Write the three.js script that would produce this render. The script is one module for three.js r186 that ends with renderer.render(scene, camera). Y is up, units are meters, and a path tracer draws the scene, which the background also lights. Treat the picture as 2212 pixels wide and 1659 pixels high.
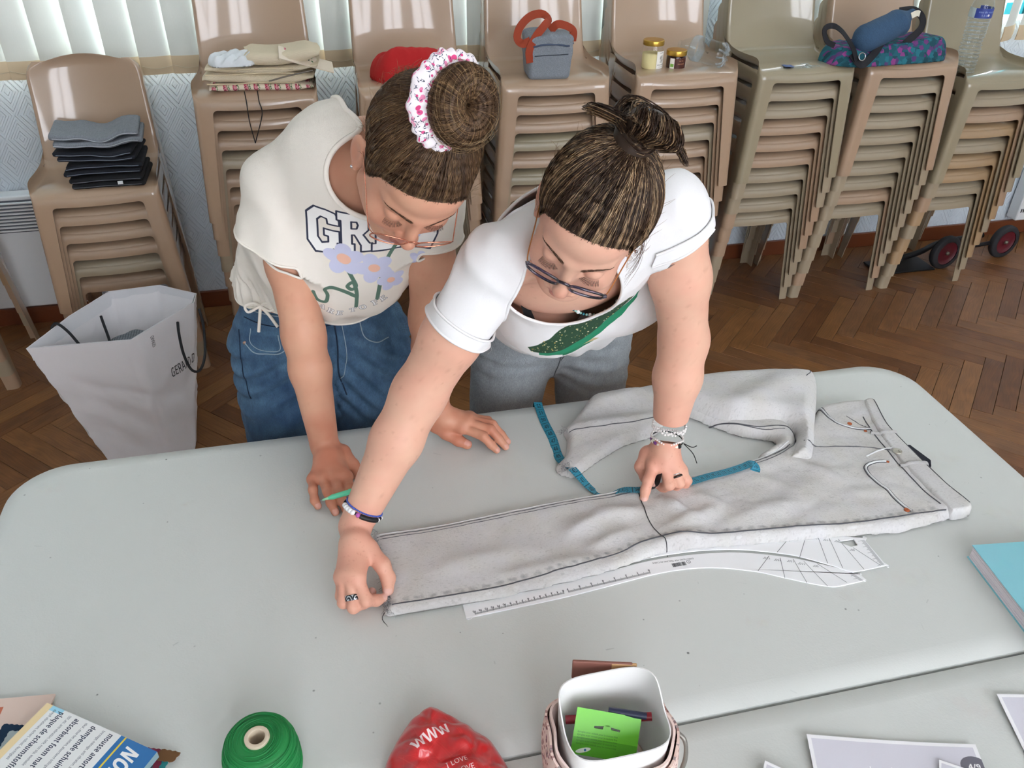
import * as THREE from 'three';
import { mergeGeometries, mergeVertices, toCreasedNormals } from 'three/addons/utils/BufferGeometryUtils.js';
import { RoundedBoxGeometry } from 'three/addons/geometries/RoundedBoxGeometry.js';
import { ImprovedNoise } from 'three/addons/math/ImprovedNoise.js';

// ---------------------------------------------------------------- camera, sky, exposure
const scene = new THREE.Scene();
const camera = new THREE.PerspectiveCamera(50.24, 2212 / 1659, 0.05, 60);
camera.position.set(0, 1.7505, 0);
camera.rotation.set(-0.5972, -0.23335, 0.01567, 'YXZ');
const renderer = new THREE.WebGLRenderer({ antialias: true });
renderer.toneMapping = THREE.LinearToneMapping;
renderer.toneMappingExposure = 0.66;
renderer.shadowMap.enabled = true;
renderer.shadowMap.type = THREE.PCFSoftShadowMap;
scene.background = new THREE.Color().setRGB(0.95, 0.985, 1.06);   // bright, even overcast sky seen through the windows
scene.backgroundIntensity = 15.0;
// ---------------------------------------------------------------- helpers
const V = (x, y, z) => new THREE.Vector3(x, y, z);
function rng(seed) { let s = seed >>> 0; return () => { s = (s + 0x6d2b79f5) >>> 0; let t = Math.imul(s ^ (s >>> 15), 1 | s); t = (t + Math.imul(t ^ (t >>> 7), 61 | t)) ^ t; return ((t ^ (t >>> 14)) >>> 0) / 4294967296; }; }
const perlin = new ImprovedNoise();
const N3 = (x, y, z) => perlin.noise(x + 31.7, y + 17.3, z + 5.1);
function fbm(x, y, z, o = 4) { let s = 0, a = 0.5; for (let i = 0; i < o; i++) { s += a * N3(x, y, z); x *= 2.03; y *= 2.03; z *= 2.03; a *= 0.5; } return s; }
const clamp = (x, a = 0, b = 1) => Math.min(b, Math.max(a, x));
const lerp = (a, b, t) => a + (b - a) * t;
const sstep = (a, b, x) => { const t = clamp((x - a) / (b - a)); return t * t * (3 - 2 * t); };
const rad = (d) => (d * Math.PI) / 180;
const col = (h) => new THREE.Color(h);
const mat = (color, rough = 0.6, o = {}) => new THREE.MeshPhysicalMaterial({ color, roughness: rough, ...o });
const names = new Map();
function numbered(n) { const k = names.get(n) ?? 0; names.set(n, k + 1); return k ? n + '_' + String(k).padStart(3, '0') : n; }
function tag(o, label, category, group) { o.userData.label = label; if (category) o.userData.category = category; if (group) o.userData.group = group; return o; }
function thing(name, label, category, pos = [0, 0, 0], ry = 0, group) {
  const g = new THREE.Group(); g.name = numbered(name); g.position.set(...pos); g.rotation.y = ry; scene.add(g); return tag(g, label, category, group);
}
function obj(name, geo, m, parent = scene, label) {
  const o = new THREE.Mesh(Array.isArray(geo) ? merge(geo) : geo, m); o.name = parent === scene ? numbered(name) : name;
  o.castShadow = o.receiveShadow = true; parent.add(o); if (label) o.userData.label = label; return o;
}
function struct(name, geo, m, parent = scene) { const o = obj(name, geo, m, parent); if (parent === scene) o.userData.kind = 'structure'; return o; }
function solo(name, geo, m, label, category, group) { return tag(obj(name, geo, m), label, category, group); }
function merge(list) {
  const flat = list.map((g) => { g = g.index ? g.toNonIndexed() : g.clone(); for (const k of Object.keys(g.attributes)) if (!['position', 'normal', 'uv'].includes(k)) g.deleteAttribute(k); if (!g.attributes.uv) g.setAttribute('uv', new THREE.BufferAttribute(new Float32Array(g.attributes.position.count * 2), 2)); if (!g.attributes.normal) g.computeVertexNormals(); return g; });
  return mergeGeometries(flat);
}
const moved = (g, x, y, z, rx = 0, ry = 0, rz = 0) => { g.applyMatrix4(new THREE.Matrix4().makeRotationFromEuler(new THREE.Euler(rx, ry, rz, 'YXZ')).setPosition(x, y, z)); return g; };
const box = (w, h, d, x = 0, y = 0, z = 0) => new THREE.BoxGeometry(w, h, d).translate(x, y, z);
const rbox = (w, h, d, r, x = 0, y = 0, z = 0, seg = 2) => new RoundedBoxGeometry(w, h, d, seg, r).translate(x, y, z);
const curve = (pts, closed = false, t = 0.5) => new THREE.CatmullRomCurve3(pts.map((p) => (p.isVector3 ? p : V(...p))), closed, 'catmullrom', t);
const tube = (pts, r, seg = 32, rs = 8, closed = false) => new THREE.TubeGeometry(curve(pts, closed), seg, r, rs, closed);
const lathe = (pts, seg = 32) => new THREE.LatheGeometry(pts.map(([x, y]) => new THREE.Vector2(x, y)), seg);
// surface patch P(u, v) for u, v in 0..1
function grid(nu, nv, P, uvf) {
  const pos = [], uv = [], idx = [];
  for (let j = 0; j <= nv; j++) for (let i = 0; i <= nu; i++) { const p = P(i / nu, j / nv); pos.push(p[0], p[1], p[2]); const q = uvf ? uvf(i / nu, j / nv, p) : [i / nu, j / nv]; uv.push(q[0], q[1]); }
  for (let j = 0; j < nv; j++) for (let i = 0; i < nu; i++) { const a = j * (nu + 1) + i, b = a + 1, c = a + nu + 1, d = c + 1; idx.push(a, b, d, a, d, c); }
  const g = new THREE.BufferGeometry(); g.setAttribute('position', new THREE.Float32BufferAttribute(pos, 3)); g.setAttribute('uv', new THREE.Float32BufferAttribute(uv, 2)); g.setIndex(idx); g.computeVertexNormals(); return g;
}
// the same patch with a thickness t behind it and a rim
function slab(nu, nv, P, t, uvf) {
  const f = grid(nu, nv, P, uvf), n = f.attributes.normal, p = f.attributes.position, b = f.clone(), bp = b.attributes.position;
  for (let i = 0; i < p.count; i++) bp.setXYZ(i, p.getX(i) - n.getX(i) * t, p.getY(i) - n.getY(i) * t, p.getZ(i) - n.getZ(i) * t);
  const ix = b.index.array; for (let i = 0; i < ix.length; i += 3) { const s = ix[i + 1]; ix[i + 1] = ix[i + 2]; ix[i + 2] = s; } b.computeVertexNormals();
  const ring = []; for (let i = 0; i < nu; i++) ring.push(i); for (let j = 0; j < nv; j++) ring.push(j * (nu + 1) + nu); for (let i = nu; i > 0; i--) ring.push(nv * (nu + 1) + i); for (let j = nv; j > 0; j--) ring.push(j * (nu + 1));
  const pos = [], uv = [], at = (a, i) => [a.getX(i), a.getY(i), a.getZ(i)], fu = f.attributes.uv;
  for (let k = 0; k < ring.length; k++) { const i = ring[k], j = ring[(k + 1) % ring.length]; for (const [s, q] of [[p, i], [bp, i], [bp, j], [p, i], [bp, j], [p, j]]) { pos.push(...at(s, q)); uv.push(fu.getX(q), fu.getY(q)); } }
  const r = new THREE.BufferGeometry(); r.setAttribute('position', new THREE.Float32BufferAttribute(pos, 3)); r.setAttribute('uv', new THREE.Float32BufferAttribute(uv, 2)); r.computeVertexNormals();
  return merge([f, b, r]);
}
// flat outline in x, z (from above) raised from y0 to y1
function plate(pts, y0, y1, { bevel = 0, holes = [], seg = 1, smooth = false } = {}) {
  const mk = (a) => (smooth ? new THREE.SplineCurve(a.map(([x, z]) => new THREE.Vector2(x, -z))).getPoints(a.length * 6) : a.map(([x, z]) => new THREE.Vector2(x, -z)));
  const s = new THREE.Shape(mk(pts)); for (const h of holes) s.holes.push(new THREE.Path(mk(h)));
  const g = new THREE.ExtrudeGeometry(s, { depth: y1 - y0 - 2 * bevel, bevelEnabled: bevel > 0, bevelSize: bevel, bevelOffset: -bevel, bevelThickness: bevel, bevelSegments: seg, curveSegments: 10 });
  return g.rotateX(-Math.PI / 2).translate(0, y0 + bevel, 0);
}
function canvasTex(w, h, draw, { srgb = true, repeat, clampEdge = false } = {}) {
  const c = document.createElement('canvas'); c.width = w; c.height = h; const x = c.getContext('2d'); draw(x, w, h);
  const t = new THREE.CanvasTexture(c); if (srgb) t.colorSpace = THREE.SRGBColorSpace; t.wrapS = t.wrapT = clampEdge ? THREE.ClampToEdgeWrapping : THREE.RepeatWrapping; if (repeat) t.repeat.set(...repeat); return t;
}
function dataTex(w, h, f, srgb = true) {   // f(u, v) -> [r, g, b] 0..255
  const d = new Uint8Array(w * h * 4); for (let j = 0; j < h; j++) for (let i = 0; i < w; i++) { const c = f(i / w, j / h, i, j), k = (j * w + i) * 4; for (let q = 0; q < 3; q++) d[k + q] = clamp(Array.isArray(c) ? c[q] : c, 0, 255); d[k + 3] = 255; }
  const t = new THREE.DataTexture(d, w, h); t.magFilter = THREE.LinearFilter; t.minFilter = THREE.LinearFilter; t.wrapS = t.wrapT = THREE.RepeatWrapping; if (srgb) t.colorSpace = THREE.SRGBColorSpace; t.needsUpdate = true; return t;
}
// tileable value noise on a lattice of n cells
function tileNoise(seed, n) { const r = rng(seed), g = Float32Array.from({ length: n * n }, () => r()); return (u, v) => { const x = u * n, y = v * n, i = Math.floor(x), j = Math.floor(y), fx = x - i, fy = y - j, a = fx * fx * (3 - 2 * fx), b = fy * fy * (3 - 2 * fy), G = (p, q) => g[((q % n) + n) % n * n + ((p % n) + n) % n]; return lerp(lerp(G(i, j), G(i + 1, j), a), lerp(G(i, j + 1), G(i + 1, j + 1), a), b); }; }
function uvPlane(g, o, ux, vx, su = 1, sv = su) {   // planar uv: dot with two axes, from origin o
  const p = g.attributes.position, uv = new Float32Array(p.count * 2), q = V(0, 0, 0);
  for (let i = 0; i < p.count; i++) { q.fromBufferAttribute(p, i).sub(o); uv[i * 2] = q.dot(ux) * su; uv[i * 2 + 1] = q.dot(vx) * sv; }
  g.setAttribute('uv', new THREE.BufferAttribute(uv, 2)); return g;
}
function paint(g, f) { const p = g.attributes.position, n = g.attributes.normal, c = new Float32Array(p.count * 3); for (let i = 0; i < p.count; i++) { const q = f(p.getX(i), p.getY(i), p.getZ(i), i, n); c[i * 3] = q[0]; c[i * 3 + 1] = q[1]; c[i * 3 + 2] = q[2]; } g.setAttribute('color', new THREE.BufferAttribute(c, 3)); return g; }
const lin = (h) => { const c = new THREE.Color(h); return [c.r, c.g, c.b]; };
const mix3 = (a, b, t) => [lerp(a[0], b[0], t), lerp(a[1], b[1], t), lerp(a[2], b[2], t)];

const outerSeam = [[0.022, -0.872], [0.10, -0.871], [0.205, -0.873], [0.30, -0.885], [0.363, -0.893], [0.42, -0.905], [0.449, -0.914], [0.493, -0.916], [0.55, -0.906], [0.614, -0.897], [0.695, -0.89], [0.78, -0.88], [0.838, -0.876], [0.90, -0.873], [0.955, -0.874], [1.0, -0.872]];
// ---------------------------------------------------------------- distance fields and their meshes (people, cloth, soft goods)
const sub3 = (a, b) => [a[0] - b[0], a[1] - b[1], a[2] - b[2]], add3 = (a, b, k = 1) => [a[0] + b[0] * k, a[1] + b[1] * k, a[2] + b[2] * k], dot3 = (a, b) => a[0] * b[0] + a[1] * b[1] + a[2] * b[2];
const len3 = (a) => Math.hypot(a[0], a[1], a[2]), nrm3 = (a) => { const l = len3(a) || 1; return [a[0] / l, a[1] / l, a[2] / l]; }, crs3 = (a, b) => [a[1] * b[2] - a[2] * b[1], a[2] * b[0] - a[0] * b[2], a[0] * b[1] - a[1] * b[0]], l3 = (a, b, t) => [lerp(a[0], b[0], t), lerp(a[1], b[1], t), lerp(a[2], b[2], t)];
function cap(a, b, ra, rb, k = 0.01) {   // tapered capsule
  const bx = b[0] - a[0], by = b[1] - a[1], bz = b[2] - a[2], bb = bx * bx + by * by + bz * bz || 1e-9;
  return { k, f(x, y, z) { const px = x - a[0], py = y - a[1], pz = z - a[2]; let h = (px * bx + py * by + pz * bz) / bb; h = h < 0 ? 0 : h > 1 ? 1 : h; const qx = px - bx * h, qy = py - by * h, qz = pz - bz * h; return Math.sqrt(qx * qx + qy * qy + qz * qz) - (ra + (rb - ra) * h); } };
}
function ecap(a, b, ra, rb, n, s, k = 0.02) {   // the same, flattened to the share s along n
  const bx = b[0] - a[0], by = b[1] - a[1], bz = b[2] - a[2], bb = bx * bx + by * by + bz * bz || 1e-9, q = 1 / s - 1, fs = (1 + s) / 2;
  return { k, f(x, y, z) { const px = x - a[0], py = y - a[1], pz = z - a[2]; let h = (px * bx + py * by + pz * bz) / bb; h = h < 0 ? 0 : h > 1 ? 1 : h; let qx = px - bx * h, qy = py - by * h, qz = pz - bz * h; const d = (qx * n[0] + qy * n[1] + qz * n[2]) * q; qx += n[0] * d; qy += n[1] * d; qz += n[2] * d; return (Math.sqrt(qx * qx + qy * qy + qz * qz) - (ra + (rb - ra) * h)) * fs; } };
}
function ell(c, r, k = 0.01, ax) {   // ellipsoid, axes as three rows
  const A = ax ?? [[1, 0, 0], [0, 1, 0], [0, 0, 1]], [X, Y, Z] = A;
  return { k, f(x, y, z) { const dx = x - c[0], dy = y - c[1], dz = z - c[2], u = (dx * X[0] + dy * X[1] + dz * X[2]) / r[0], v = (dx * Y[0] + dy * Y[1] + dz * Y[2]) / r[1], w = (dx * Z[0] + dy * Z[1] + dz * Z[2]) / r[2]; const k0 = Math.sqrt(u * u + v * v + w * w); if (k0 < 1e-6) return -Math.min(r[0], r[1], r[2]); const k1 = Math.sqrt((u / r[0]) ** 2 + (v / r[1]) ** 2 + (w / r[2]) ** 2); return k0 * (k0 - 1) / k1; } };
}
const minus = (p) => ({ ...p, cut: true });
function field(prims, extra) {   // smooth union in order; prims marked cut are taken away
  const n = prims.length;
  return (x, y, z) => {
    let d = 1e3;
    for (let i = 0; i < n; i++) { const p = prims[i], e = p.f(x, y, z), k = p.k; if (p.cut) { const m = -e, h = k - Math.abs(d - m); d = Math.max(d, m) + (h > 0 ? h * h / (4 * k) : 0); } else { const h = k - Math.abs(d - e); d = (d < e ? d : e) - (h > 0 ? h * h / (4 * k) : 0); } }
    return extra ? extra(d, x, y, z) : d;
  };
}
function gradAt(f, x, y, z, e = 0.0015) { const a = f(x + e, y, z) - f(x - e, y, z), b = f(x, y + e, z) - f(x, y - e, z), c = f(x, y, z + e) - f(x, y, z - e), l = Math.hypot(a, b, c) || 1; return [a / l, b / l, c / l, l / (2 * e)]; }
function netMesh(f, lo, hi, h, loose = 1) {   // surface nets, pulled onto the surface, with the field's own normals
  const nx = Math.ceil((hi[0] - lo[0]) / h) + 1, ny = Math.ceil((hi[1] - lo[1]) / h) + 1, nz = Math.ceil((hi[2] - lo[2]) / h) + 1, S = 4, D = new Float32Array(nx * ny * nz), at = (i, j, k) => (k * ny + j) * nx + i;
  for (let k = 0; k < nz; k += S) for (let j = 0; j < ny; j += S) for (let i = 0; i < nx; i += S) {
    const c = f(lo[0] + (i + 1.5) * h, lo[1] + (j + 1.5) * h, lo[2] + (k + 1.5) * h), far = Math.abs(c) > h * 4.6 * loose;
    for (let r = k; r < Math.min(nz, k + S); r++) for (let q = j; q < Math.min(ny, j + S); q++) for (let p = i; p < Math.min(nx, i + S); p++) D[at(p, q, r)] = far ? c : f(lo[0] + p * h, lo[1] + q * h, lo[2] + r * h);
  }
  const id = new Int32Array(nx * ny * nz).fill(-1), pos = [], idx = [], E = [[0, 1], [0, 2], [0, 4], [1, 3], [1, 5], [2, 3], [2, 6], [3, 7], [4, 5], [4, 6], [5, 7], [6, 7]];
  for (let k = 0; k < nz - 1; k++) for (let j = 0; j < ny - 1; j++) for (let i = 0; i < nx - 1; i++) {
    const v = []; let m = 0; for (let c = 0; c < 8; c++) { const d = D[at(i + (c & 1), j + ((c >> 1) & 1), k + (c >> 2))]; v.push(d); if (d < 0) m |= 1 << c; }
    if (m === 0 || m === 255) continue;
    let x = 0, y = 0, z = 0, n = 0; for (const [a, b] of E) if ((v[a] < 0) !== (v[b] < 0)) { const t = v[a] / (v[a] - v[b]); x += lerp(a & 1, b & 1, t); y += lerp((a >> 1) & 1, (b >> 1) & 1, t); z += lerp(a >> 2, b >> 2, t); n++; }
    id[at(i, j, k)] = pos.length / 3; pos.push(lo[0] + (i + x / n) * h, lo[1] + (j + y / n) * h, lo[2] + (k + z / n) * h);
  }
  const quad = (a, b, c, d, s) => { if (a < 0 || b < 0 || c < 0 || d < 0) return; if (s) idx.push(a, b, c, a, c, d); else idx.push(a, c, b, a, d, c); };
  for (let k = 1; k < nz - 1; k++) for (let j = 1; j < ny - 1; j++) for (let i = 1; i < nx - 1; i++) {
    const d = D[at(i, j, k)] < 0;
    if (d !== D[at(i + 1, j, k)] < 0) quad(id[at(i, j - 1, k - 1)], id[at(i, j, k - 1)], id[at(i, j, k)], id[at(i, j - 1, k)], d);
    if (d !== D[at(i, j + 1, k)] < 0) quad(id[at(i - 1, j, k - 1)], id[at(i - 1, j, k)], id[at(i, j, k)], id[at(i, j, k - 1)], d);
    if (d !== D[at(i, j, k + 1)] < 0) quad(id[at(i - 1, j - 1, k)], id[at(i, j - 1, k)], id[at(i, j, k)], id[at(i - 1, j, k)], d);
  }
  const P = Float32Array.from(pos), Nn = new Float32Array(P.length);
  for (let i = 0; i < P.length; i += 3) {
    for (let q = 0; q < 2; q++) { const d = f(P[i], P[i + 1], P[i + 2]), g = gradAt(f, P[i], P[i + 1], P[i + 2], h * 0.4), s = clamp(d / Math.max(g[3], 0.4), -h * 0.6, h * 0.6); P[i] -= g[0] * s; P[i + 1] -= g[1] * s; P[i + 2] -= g[2] * s; if (q) { Nn[i] = g[0]; Nn[i + 1] = g[1]; Nn[i + 2] = g[2]; } }
  }
  const g = new THREE.BufferGeometry(); g.setAttribute('position', new THREE.BufferAttribute(P, 3)); g.setAttribute('normal', new THREE.BufferAttribute(Nn, 3)); g.setIndex(idx); return g;
}
// keep the side where c(x, y, z) < 0, cutting triangles cleanly; loops: the cut edges
function clipMesh(g, c, loops) {
  const p = g.attributes.position.array, nn = g.attributes.normal.array, ix = g.index.array, val = new Float32Array(p.length / 3), P = Array.from(p), Nn = Array.from(nn), out = [], cut = new Map(), segs = [];
  for (let i = 0; i < val.length; i++) val[i] = c(p[i * 3], p[i * 3 + 1], p[i * 3 + 2]);
  const mid = (a, b) => { const key = a < b ? a * 4194304 + b : b * 4194304 + a; if (cut.has(key)) return cut.get(key); const t = val[a] / (val[a] - val[b]), n = P.length / 3; for (let q = 0; q < 3; q++) P.push(lerp(p[a * 3 + q], p[b * 3 + q], t)); for (let q = 0; q < 3; q++) Nn.push(lerp(nn[a * 3 + q], nn[b * 3 + q], t)); cut.set(key, n); return n; };
  for (let i = 0; i < ix.length; i += 3) {
    const t = [ix[i], ix[i + 1], ix[i + 2]], s = t.map((q) => val[q] < 0), n = s[0] + s[1] + s[2];
    if (n === 3) out.push(...t); else if (n === 1) { const k = s.indexOf(true), a = t[k], b = t[(k + 1) % 3], d = t[(k + 2) % 3], m = mid(a, b), o = mid(a, d); out.push(a, m, o); segs.push([m, o]); } else if (n === 2) { const k = s.indexOf(false), a = t[k], b = t[(k + 1) % 3], d = t[(k + 2) % 3], m = mid(a, b), o = mid(a, d); out.push(m, b, d, m, d, o); segs.push([o, m]); }
  }
  const used = new Int32Array(P.length / 3).fill(-1), A = [], B = []; const res = out.map((q) => { if (used[q] < 0) { used[q] = A.length / 3; A.push(P[q * 3], P[q * 3 + 1], P[q * 3 + 2]); B.push(Nn[q * 3], Nn[q * 3 + 1], Nn[q * 3 + 2]); } return used[q]; });
  if (loops) { const next = new Map(segs.map(([a, b]) => [a, b])); while (next.size) { const [s] = next.keys(); const l = []; let q = s; while (next.has(q)) { l.push(V(P[q * 3], P[q * 3 + 1], P[q * 3 + 2])); const m = next.get(q); next.delete(q); q = m; } if (l.length > 8) loops.push(l); } }
  const r = new THREE.BufferGeometry(); r.setAttribute('position', new THREE.BufferAttribute(Float32Array.from(A), 3)); r.setAttribute('normal', new THREE.BufferAttribute(Float32Array.from(B), 3)); r.setIndex(res); return r;
}
function joinIndexed(list) { return mergeGeometries(list.map((g) => { g = g.clone(); for (const k of Object.keys(g.attributes)) if (k !== 'position' && k !== 'normal') g.deleteAttribute(k); return g; })); }
function hemTube(loop, r, seg = 120) {   // smoothed tube along a cut edge
  let l = loop; for (let q = 0; q < 3; q++) l = l.map((p, i) => p.clone().multiplyScalar(2).add(l[(i + l.length - 1) % l.length]).add(l[(i + 1) % l.length]).multiplyScalar(0.25));
  const n = Math.min(70, l.length), pts = []; for (let i = 0; i < n; i++) pts.push(l[Math.floor((i * l.length) / n)]);
  return new THREE.TubeGeometry(new THREE.CatmullRomCurve3(pts, true), seg, r, 6, true);
}
function castOn(f, o, d, far = 1.5) { let t = 0; for (let i = 0; i < 200; i++) { const q = f(o[0] + d[0] * t, o[1] + d[1] * t, o[2] + d[2] * t); if (q < 0.0004) return add3(o, d, t); t += Math.max(q * 0.7, 0.0006); if (t > far) return null; } return null; }
// many thin hairs as one mesh: paths of points, three-sided, tapering
function hairMesh(paths) {   // [{pts: [[x,y,z]...], r, c0, c1}]
  const pos = [], nor = [], colr = [], idx = [];
  for (const { pts, r, c0, c1, taper = 0.35 } of paths) {
    const base = pos.length / 3, n = pts.length; let ref = [0.31, 0.83, 0.46];
    for (let i = 0; i < n; i++) {
      const T = nrm3(sub3(pts[Math.min(n - 1, i + 1)], pts[Math.max(0, i - 1)])); let A = crs3(T, ref); if (len3(A) < 1e-3) A = crs3(T, [1, 0, 0]); A = nrm3(A); const B = crs3(T, A); ref = crs3(A, T); ref = [-ref[0], -ref[1], -ref[2]];
      const t = i / (n - 1), rr = r * (t > 0.7 ? lerp(1, taper, (t - 0.7) / 0.3) : t < 0.12 ? lerp(0.5, 1, t / 0.12) : 1), cc = mix3(c0, c1 ?? c0, t);
      for (let s = 0; s < 3; s++) { const a = s * 2.0944, d = [A[0] * Math.cos(a) + B[0] * Math.sin(a), A[1] * Math.cos(a) + B[1] * Math.sin(a), A[2] * Math.cos(a) + B[2] * Math.sin(a)]; pos.push(pts[i][0] + d[0] * rr, pts[i][1] + d[1] * rr, pts[i][2] + d[2] * rr); nor.push(...d); colr.push(...cc); }
      if (i) for (let s = 0; s < 3; s++) { const a = base + (i - 1) * 3 + s, b = base + (i - 1) * 3 + (s + 1) % 3, c = a + 3, d = b + 3; idx.push(a, b, d, a, d, c); }
    }
  }
  const g = new THREE.BufferGeometry(); g.setAttribute('position', new THREE.Float32BufferAttribute(pos, 3)); g.setAttribute('normal', new THREE.Float32BufferAttribute(nor, 3)); g.setAttribute('color', new THREE.Float32BufferAttribute(colr, 3)); g.setIndex(idx); return g;
}

function edgeTubes(loops, keep, r) {   // tubes along the parts of cut edges where keep(p) holds
  const out = [];
  for (const L of loops) { const n = L.length, ok = L.map((p) => keep(p.x, p.y, p.z)); if (ok.every(Boolean)) { if (n > 20) out.push(hemTube(L, r)); continue; } let best = [], run = []; for (let i = 0; i < 2 * n; i++) { if (ok[i % n] && run.length < n) { run.push(L[i % n]); if (run.length > best.length) best = run; } else run = []; } if (best.length > 12) { let l = best; for (let q = 0; q < 3; q++) l = l.map((p, i) => (i && i < l.length - 1 ? p.clone().multiplyScalar(2).add(l[i - 1]).add(l[i + 1]).multiplyScalar(0.25) : p)); const m = Math.min(50, l.length), pts = []; for (let i = 0; i < m; i++) pts.push(l[Math.round((i * (l.length - 1)) / (m - 1))]); out.push(new THREE.TubeGeometry(new THREE.CatmullRomCurve3(pts), 90, r, 6)); } }
  return out;
}
// ---------------------------------------------------------------- the room
const WZ = -3.37, X0 = -2.9, X1 = 4.6, Z1 = 2.7, CEIL = 3.7;
{
  // textures
  const wallBump = dataTex(512, 512, (u, v) => {
    const q = (t) => Math.abs(((t % 1) + 1) % 1 - 0.5) * 2, d = q(u) + q(v), s = 0.5 + 0.5 * Math.sin(d * Math.PI * 6.0);
    return 255 * sstep(0.25, 0.75, s);
  }, false);
  wallBump.repeat.set(1 / 0.115, 1 / 0.17);
  const paper = mat(0xd6e1ea, 0.8, { bumpMap: wallBump, bumpScale: 0.0022 });
  const plain = mat(0xe4e6e4, 0.85), white = mat(0xeeeeea, 0.9);
  const wuv = (g) => { const p = g.attributes.position, n = g.attributes.normal, uv = g.attributes.uv; for (let i = 0; i < p.count; i++) uv.setXY(i, Math.abs(n.getX(i)) > 0.5 ? p.getZ(i) : p.getX(i), Math.abs(n.getY(i)) > 0.5 ? p.getZ(i) : p.getY(i)); return g; };
  // back wall with a wide window strip behind the blinds, the sill just above the slats' hem
  const wb = [];
  const T = 0.25, wins = [[-1.9, 1.35], [1.75, 3.3]], sill = 1.06, head = 3.1;
  wb.push(box(X1 - X0, sill, T, (X0 + X1) / 2, sill / 2, WZ - T / 2), box(X1 - X0, CEIL - head, T, (X0 + X1) / 2, (CEIL + head) / 2, WZ - T / 2));
  let x = X0; for (const [a, b] of [...wins, [X1, X1]]) { if (a > x) wb.push(box(a - x, head - sill, T, (a + x) / 2, (head + sill) / 2, WZ - T / 2)); x = b; }
  struct('wall_back', wuv(merge(wb)), paper);
  struct('wall_left', wuv(box(T, CEIL, Z1 - WZ + 2 * T, X0 - T / 2, CEIL / 2, (Z1 + WZ) / 2)), plain);
  struct('wall_right', wuv(box(T, CEIL, Z1 - WZ + 2 * T, X1 + T / 2, CEIL / 2, (Z1 + WZ) / 2)), plain);
  // wall behind the camera with the tall windows whose light and reflections reach the chairs
  const wf = [], fw = [[-0.55, 0.45], [0.95, 1.95], [2.6, 3.7]], s2 = 0.9, h2 = 3.35;
  wf.push(box(X1 - X0, s2, T, (X0 + X1) / 2, s2 / 2, Z1 + T / 2), box(X1 - X0, CEIL - h2, T, (X0 + X1) / 2, (CEIL + h2) / 2, Z1 + T / 2));
  x = X0; for (const [a, b] of [...fw, [X1, X1]]) { if (a > x) wf.push(box(a - x, h2 - s2, T, (a + x) / 2, (h2 + s2) / 2, Z1 + T / 2)); x = b; }
  struct('wall_front', wuv(merge(wf)), plain);
  struct('ceiling', box(X1 - X0 + 2 * T, 0.2, Z1 - WZ + 2 * T, (X0 + X1) / 2, CEIL + 0.1, (Z1 + WZ) / 2), white);
  const frameM = mat(0xf0f0ee, 0.4), teal = mat(0x1e8f95, 0.45);
  let wn = 1;
  const windowFrame = (a, b, y0, y1, z, m) => {
    const t = 0.05, g = [box(b - a, t, 0.06, (a + b) / 2, y0 + t / 2, z), box(b - a, t, 0.06, (a + b) / 2, y1 - t / 2, z)];
    const n = Math.max(1, Math.round((b - a) / 0.62)); for (let i = 0; i <= n; i++) g.push(box(t, y1 - y0, 0.06, lerp(a + t / 2, b - t / 2, i / n), (y0 + y1) / 2, z));
    struct('window_' + wn++, merge(g), m);
  };
  for (const [a, b] of wins) windowFrame(a, b, sill, head, WZ - 0.16, teal);
  for (const [a, b] of fw) windowFrame(a, b, s2, h2, Z1 + 0.12, frameM);

  // baseboards: varnished red-brown wood
  const bw = mat(0x6f3a20, 0.35, { clearcoat: 0.3 });
  struct('baseboard_back', rbox(X1 - X0, 0.075, 0.016, 0.004, (X0 + X1) / 2, 0.0375, WZ + 0.008), bw);
  struct('baseboard_left', rbox(0.016, 0.075, Z1 - WZ, 0.004, X0 + 0.008, 0.0375, (Z1 + WZ) / 2), bw);
  struct('baseboard_right', rbox(0.016, 0.075, Z1 - WZ, 0.004, X1 - 0.008, 0.0375, (Z1 + WZ) / 2), bw);

  // parquet: herringbone blocks at 45 degrees, 7 x 42 cm
  const L = 0.42, W = 0.07, a0 = 2.915, b0 = 0.083, S = Math.SQRT1_2, gap = 0.0012;
  const floor = new THREE.Group(); floor.name = 'floor'; floor.userData.kind = 'structure'; scene.add(floor);
  obj('floor_bed', box(X1 - X0 + 2 * T, 0.1, Z1 - WZ + 2 * T, (X0 + X1) / 2, -0.0675, (Z1 + WZ) / 2), mat(0x241509, 0.9), floor);
  const nA = tileNoise(3, 8), nB = tileNoise(4, 64), nC = tileNoise(5, 17);
  const wood = dataTex(512, 512, (u, v) => { const w = nA(u, v * 1) * 0.16, g = nB(u * 0.125 + w * 0.2, v * 4 + w) * 0.6 + nB(u * 0.25, v * 8) * 0.4, k = 0.82 + 0.22 * g + 0.12 * (nC(u, v) - 0.5); return [k * 236, k * 230, k * 222]; });
  const woodBump = dataTex(256, 256, (u, v) => 255 * nB(u * 0.125, v * 4), false);
  wood.repeat.set(1.4, 1.4); woodBump.repeat.set(1.4, 1.4);
  const tones = [0x9a6b42, 0x8d5f3a, 0xa6764a, 0x825634, 0x9f7045, 0x936947];
  const mats = tones.map((c) => mat(c, 0.42, { map: wood, bumpMap: woodBump, bumpScale: 0.0003, clearcoat: 0.12, clearcoatRoughness: 0.4 }));
  const r = rng(11), variants = [];
  for (let k = 0; k < 6; k++) { const g = new RoundedBoxGeometry(L - gap, 0.018, W - gap, 1, 0.0014), p = g.attributes.position, uv = g.attributes.uv, ou = r() * 3, ov = r() * 3; for (let i = 0; i < p.count; i++) uv.setXY(i, p.getX(i) + ou, p.getZ(i) + ov); variants.push(g); }
  const blocks = [];
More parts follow.
